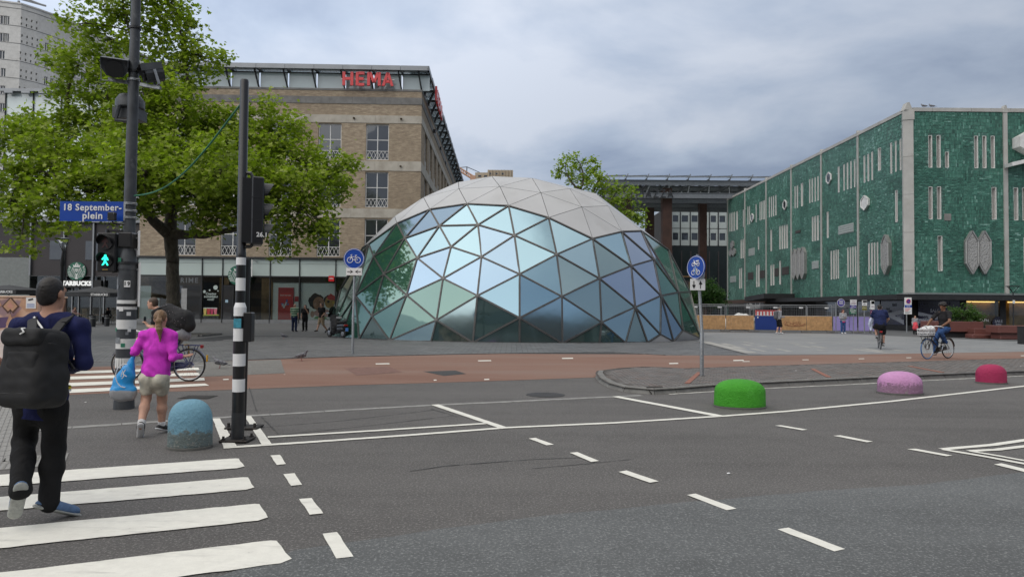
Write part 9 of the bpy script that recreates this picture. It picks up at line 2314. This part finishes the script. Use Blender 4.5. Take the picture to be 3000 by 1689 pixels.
obj('print', MB().tube([(-.1, .78, 1.03), (0, .72, 1.09), (.1, .66, 1.08)], .010, 5).tube([(.15, .60, 1.05), (.05, .58, 1.11), (-.08, .50, 1.12)], .010, 5).tube([(.18, .70, 1.0), (.10, .78, 1.03)], .010, 5), M_BLACK, cbg, world=False)

# ---- standing and walking people round the square
def stand(px, py, label, H, rz, skin, top, bottom, shoe, hair, J=None, h=.024, **k):
 g = G(px, py); return person(label, (g.x, g.y, .008), rz, H, J or pose(H), h, skin, top, bottom, shoe, hair, **k)
M_STRP = NB('striped_green')
def strp(b):
 p = b.pos(); s_ = b.n('ShaderNodeSeparateXYZ'); b.l(p, s_.inputs[0]); f = b.math('FRACT', b.math('MULTIPLY', s_.outputs[2], 7.0)); c = b.ramp(f, [(.0, (.30, .40, .28)), (.48, (.30, .40, .28)), (.52, (.03, .09, .05)), (1.0, (.03, .09, .05))]); b.set('Base Color', c); b.set('Roughness', .85)
strp(M_STRP)
stand(862, 971, 'man in a green striped T-shirt and dark jeans facing the store, seen from behind', 1.72, R(-4), SK_L, M_STRP.m, cloth('denim_dark', (.02, .03, .07)), (SH_BLK, SH_BLK), H_GRY, build=1.15, hairstyle='bald')
J = pose(1.68); J['elL'] = V3(-.23, .05, 1.12); J['wrL'] = V3(-.08, .16, 1.42); J['hdL'] = V3(.2, -.1, 1)
stand(893, 970, 'woman in black with long dark hair holding a phone to her ear', 1.68, R(178), SK_L, C_BLK, C_BLK, (SH_BLK, SH_BLK), H_BLK, J, hairstyle='long', bust=1)
J = pose(1.78); J['knR'] = V3(.10, .10, .52); J['anR'] = V3(.10, .26, .12); J['toR'] = V3(.10, .42, .10); J['knL'] = V3(-.10, -.04, .50); J['anL'] = V3(-.10, -.36, .16); J['toL'] = V3(-.10, -.24, .03); J['wrR'] = V3(.24, -.14, .9); J['wrL'] = V3(-.24, .22, .98)
stand(941, 974, 'man in a black T-shirt with white print and beige shorts striding past the poster', 1.78, R(150), SK_L, C_BLK, C_KHA, (SH_BLK, SH_BLK), H_BLK, J, legs='knee')
J = pose(1.80); J['elR'] = V3(.22, .0, 1.14); J['wrR'] = V3(.12, .30, 1.12); J['hdR'] = V3(-.1, 1, .2); J['elL'] = V3(-.22, .0, 1.14); J['wrL'] = V3(-.10, .28, 1.10); J['hdL'] = V3(.1, 1, .2); J['look'] = V3(0, 1, -.2); J['toR'][1] += .05; J['anR'][1] += .1; J['knR'][1] += .06; J['anL'][1] -= .08
stand(2282, 978, 'man in a grey hooded top and black shorts looking at his phone', 1.80, R(-80), SK_L, C_GREY, C_BLK, (SH_WHT, SH_WHT), H_GRY, J, sleeve='long', legs='knee', loose=.022)
g = G(2282, 978); gb = thing('backpack', 'small grey backpack on the man in the grey hooded top', 'backpack', (g.x, g.y, 1.15), R(-80)); sd = SD(); sd.cone((0, -.22, .28), (0, -.22, -.05), .13, .14, .04); obj('bag_body', sd.mesh(.024), P('pack_grey', (.10, .10, .11), .8), gb, smooth=True, world=False); obj('strap', MB().tube([(.1, -.12, .36), (.12, .08, .36), (.13, .14, .2)], .02, 5), M_STRAP, gb, world=False)
J = pose(1.66);
for s_, sg in (('R', 1), ('L', -1)): J['el'+s_] = V3(sg*.23, .02, 1.06); J['wr'+s_] = V3(sg*.06, .24, 1.08); J['hd'+s_] = V3(-sg*.4, .6, .2)
J['look'] = V3(0, 1, -.5)
pw8 = stand(2470, 977, 'woman with auburn hair, grey sweater and jeans looking down at her phone', 1.66, R(180), SK_L, C_GREY, C_JEAN, (SH_WHT, SH_WHT), H_RED, J, sleeve='long', hairstyle='long', bust=1)
sd = SD(); sd.cone((0, 0, .78), (0, 0, .89), .172, .172, .02, V3(0, 1, 0), 1.35); sd.plane((0, 0, .76), (0, 0, -1)); sd.plane((0, 0, .93), (0, 0, 1)); obj('undershirt', sd.mesh(.024), cloth('cloth_pink', (.62, .05, .20)), pw8, smooth=True, world=False)
pg10 = stand(2681, 980, 'girl in a grey top with a coral jacket tied round her waist', 1.30, R(172), SK_L, C_GREY, C_DBLK, (SH_BLK, SH_BLK), H_BRN, sleeve='long', hairstyle='pony')
cj = pg10; sd = SD(); sd.cone((0, .03, .74), (0, .04, .46), .15, .17, .04, V3(0, 1, 0), 1.25); sd.wr = (.012, 22); obj('tied_jacket', sd.mesh(.022), cloth('cloth_coral', (.75, .10, .13)), cj, smooth=True, world=False); obj('jacket_sleeve', MB().tube([(-.03, .16, .72), (.05, .18, .55), (.06, .17, .42)], .03, 6), cloth('cloth_coral', (.75, .10, .13)), cj, world=False)
# seated coffee customers
def seated(x, y, rz, label, top, skin, hair):
 H = 1.72; J = pose(H, pel=(0, 0, .58), che=(0, .03, .88), neck=(0, .04, 1.08), head=(0, .07, 1.23))
 for s_, sg in (('R', 1), ('L', -1)):
  J['sh'+s_] = V3(sg*.18, .03, 1.03); J['el'+s_] = V3(sg*.24, .12, .82); J['wr'+s_] = V3(sg*.1, .34, .82); J['hd'+s_] = V3(-sg*.2, 1, 0); J['hi'+s_] = V3(sg*.09, 0, .53); J['kn'+s_] = V3(sg*.10, .43, .52); J['an'+s_] = V3(sg*.10, .40, .08); J['to'+s_] = V3(sg*.11, .55, .03)
 person(label, (x, y, .0), rz, H, J, .03, skin, top, C_DBLK, (SH_BLK, SH_BLK), hair, sleeve='long')
seated(tx_[0]-.65, 55.05, R(-90), 'customer in a pale pink shirt seated at the terrace table nearest the shop entrance', cloth('cloth_pale_pink', (.42, .28, .27)), SK_L, H_BRN)
seated(tx_[1]+.65, 55.45, R(90), 'customer in black seated under the right parasol', C_BLK, SK_M, H_BLK)

# ---- scooter
g = G(982, 990); sc_t = thing('scooter', 'black scooter with a leg cover parked beside the dome', 'scooter', (g.x, g.y+.3, .008), R(46))
M_SCB = P('scooter_black', (.012, .013, .015), .25, coat=.5);
for y in (-.60, .66):
 c = Vector((0, y, .235)); wl_o = obj('wheel', MB().lathe([(.05, -.06), (.13, -.055), (.14, 0), (.13, .055), (.05, .06)], c, 20, ax='x'), M_CHR, sc_t, world=False); obj('tyre', MB().ring(c, .185, .052, 28, 8, 'x'), M_TYR, wl_o, smooth=True, world=False)
sd = SD(); sd.cone((0, -.72, .62), (0, -.10, .58), .13, .14, .06); sd.cone((0, -.62, .45), (0, -.25, .42), .14, .15, .06); sd.cone((0, -.25, .30), (0, .30, .24), .13, .11, .06, V3(0, 0, 1), 1.8); obj('rear_body', sd.mesh(.02), M_SCB, sc_t, smooth=True, world=False)
sd = SD(); sd.cone((0, .36, .28), (0, .46, .98), .17, .13, .06, V3(0, 1, .1), 2.2); sd.cone((0, .46, .98), (0, .50, 1.05), .13, .11, .05); sd.cone((0, .66, .44), (0, .50, .60), .09, .06, .05); obj('front_shield', sd.mesh(.02), M_SCB, sc_t, smooth=True, world=False)
sd = SD(); sd.cone((0, -.70, .80), (0, -.02, .77), .10, .12, .05, V3(0, 0, 1), 1.9); obj('seat', sd.mesh(.02), M_TYR, sc_t, smooth=True, world=False)
sd = SD(); sd.cone((0, .25, .98), (0, .10, .45), .20, .24, .08, V3(0, 1, 0), 1.4); sd.cone((0, .08, .88), (0, -.02, .6), .16, .20, .06); sd.wr = (.014, 18); obj('leg_cover', sd.mesh(.022), M_BAG, sc_t, smooth=True, world=False)
obj('handlebar', MB().tube([(-.34, .34, 1.06), (-.2, .42, 1.08), (0, .46, 1.06), (.2, .42, 1.08), (.34, .34, 1.06)], .018, 8).tube([(0, .46, 1.0), (0, .60, .50)], .03, 8), M_SCB, sc_t, world=False)
obj('windscreen', MB().prism([(-.22, .52, 1.04), (.22, .52, 1.04), (.19, .42, 1.48), (.08, .39, 1.58), (-.08, .39, 1.58), (-.19, .42, 1.48)], (0, .008, .002)), clear_glass('smoked_screen', (.20, .20, .21), .10), sc_t, world=False)
for sx in (-1, 1): mm_ = obj('mirror', MB().lathe([(.001, -.02), (.07, -.01), (.07, .01), (.001, .015)], (sx*.32, .36, 1.24), 14, ax='y', sy=.7), P('mirror_face', (.6, .62, .64), .1, .8), sc_t, world=False); obj('mirror_stem', MB().tube([(sx*.24, .40, 1.08), (sx*.30, .37, 1.20)], .010, 6), M_BLACK, mm_, world=False)
obj('tail_light', MB().cbox(-.11, .11, -.86, -.80, .60, .69, .015), P('rear_red', (.32, .012, .015), .3), sc_t, world=False); obj('grab_rail', MB().tube([(-.13, -.45, .86), (-.14, -.80, .90), (0, -.92, .92), (.14, -.80, .90), (.13, -.45, .86)], .018, 8), M_BLACK, sc_t, world=False)
npl = obj('number_plate', MB().cbox(-.08, .08, -.93, -.92, .36, .52, .004), P('plate_blue', (.12, .30, .75), .4), sc_t, world=False); obj('rear_mudguard', MB().prism([(-.06, -.80, .55), (.06, -.80, .55), (.06, -.92, .34), (-.06, -.92, .34)], (0, .012, .006)), M_TYR, sc_t, world=False)
obj('exhaust', MB().tube([(.17, -.15, .22), (.19, -.35, .25), (.20, -.72, .36)], [.025, .05, .055], 10), M_CHR, sc_t, smooth=True, world=False); obj('stand', MB().tube([(-.12, -.20, .22), (-.16, -.26, 0.01)], .014, 6).tube([(.12, -.20, .22), (.16, -.26, 0.01)], .014, 6), M_DKMET, sc_t, world=False)
obj('lettering', place(text_mb('PUMA', .13, .003, .003), (0.02, -.16, 1.02), 0), M_SWHITE, sc_t, world=False)

# ---- pigeons
M_PIG = NB('pigeon_plumage')
def pigm(b):
 p = b.pos(); n_ = b.noise(26, 4, .6, p); c = b.ramp(n_, [(.35, (.05, .05, .055)), (.5, (.15, .15, .165)), (.68, (.30, .30, .32))]); b.set('Base Color', c); b.set('Roughness', .7)
pigm(M_PIG)
sd = SD(); sd.cone((0, -.08, .115), (0, .07, .15), .045, .058, .03, V3(1, 0, 0), 1.0); sd.cone((0, .08, .17), (0, .125, .225), .036, .024, .03); sd.ell((0, .135, .245), (.023, .03, .024), .015); sd.cone((0, -.08, .11), (0, -.22, .075), .032, .018, .03, V3(0, 0, 1), 2.4); sd.cone((0, .155, .242), (0, .185, .232), .008, .003, .006)
pgm = sd.mesh(.011).mesh('pigeon', True); pgm.materials.append(M_PIG.m)
lgm = MB()
for sx in (-.022, .022): lgm.tube([(sx, 0, .10), (sx, .01, .012)], .004, 5).tube([(sx-.015, .035, .004), (sx, .008, .008), (sx+.015, .035, .004)], .003, 4)
lgme = lgm.mesh('legs'); lgme.materials.append(P('pigeon_leg', (.30, .10, .09), .6))
sd = SD();
for sx in (-1, 1): sd.cone((sx*.052, .05, .16), (sx*.035, -.14, .115), .030, .012, .01, V3(1, 0, 0), 2.2)
wgm = sd.mesh(.010).mesh('wing', True); wgm.materials.append(P('wing_grey', (.11, .11, .125), .7, var=.5, scale=18))
def pigeon(loc, rz, lab, s_=1.0, grp='pigeons on the ground'):
 t = thing('pigeon', lab, 'bird', loc, rz, grp); t.scale = (s_, s_, s_)
 for nm, me in (('body', pgm), ('legs', lgme), ('wings', wgm)): o = bpy.data.objects.new(nm, me); COL.objects.link(o); o.parent = t
pigeon(G(832, 994)+Vector((0, 0, .024)), R(130), 'pigeon walking on the dark paving right of the striped pole', 1.15); pigeon(G(645, 1080)+Vector((0, 0, .01)), R(95), 'pigeon beside the striped pole on the speckled patch', 1.15); pigeon(G(882, 1057)+Vector((0, 0, .006)), R(-85), 'pigeon at the edge of the red cycle path', 1.2)
pgB = P('bird_dark', (.02, .02, .022), .7)
for px, lab in ((2710, 'left of two dark birds on the green store roof edge'), (2733, 'right of two dark birds on the green store roof edge')):
 p = at(px, 318, YA); pigeon((p.x, YA+.1, ZTOP+.26), R(60), lab, 1.5, 'birds on the roof edge')
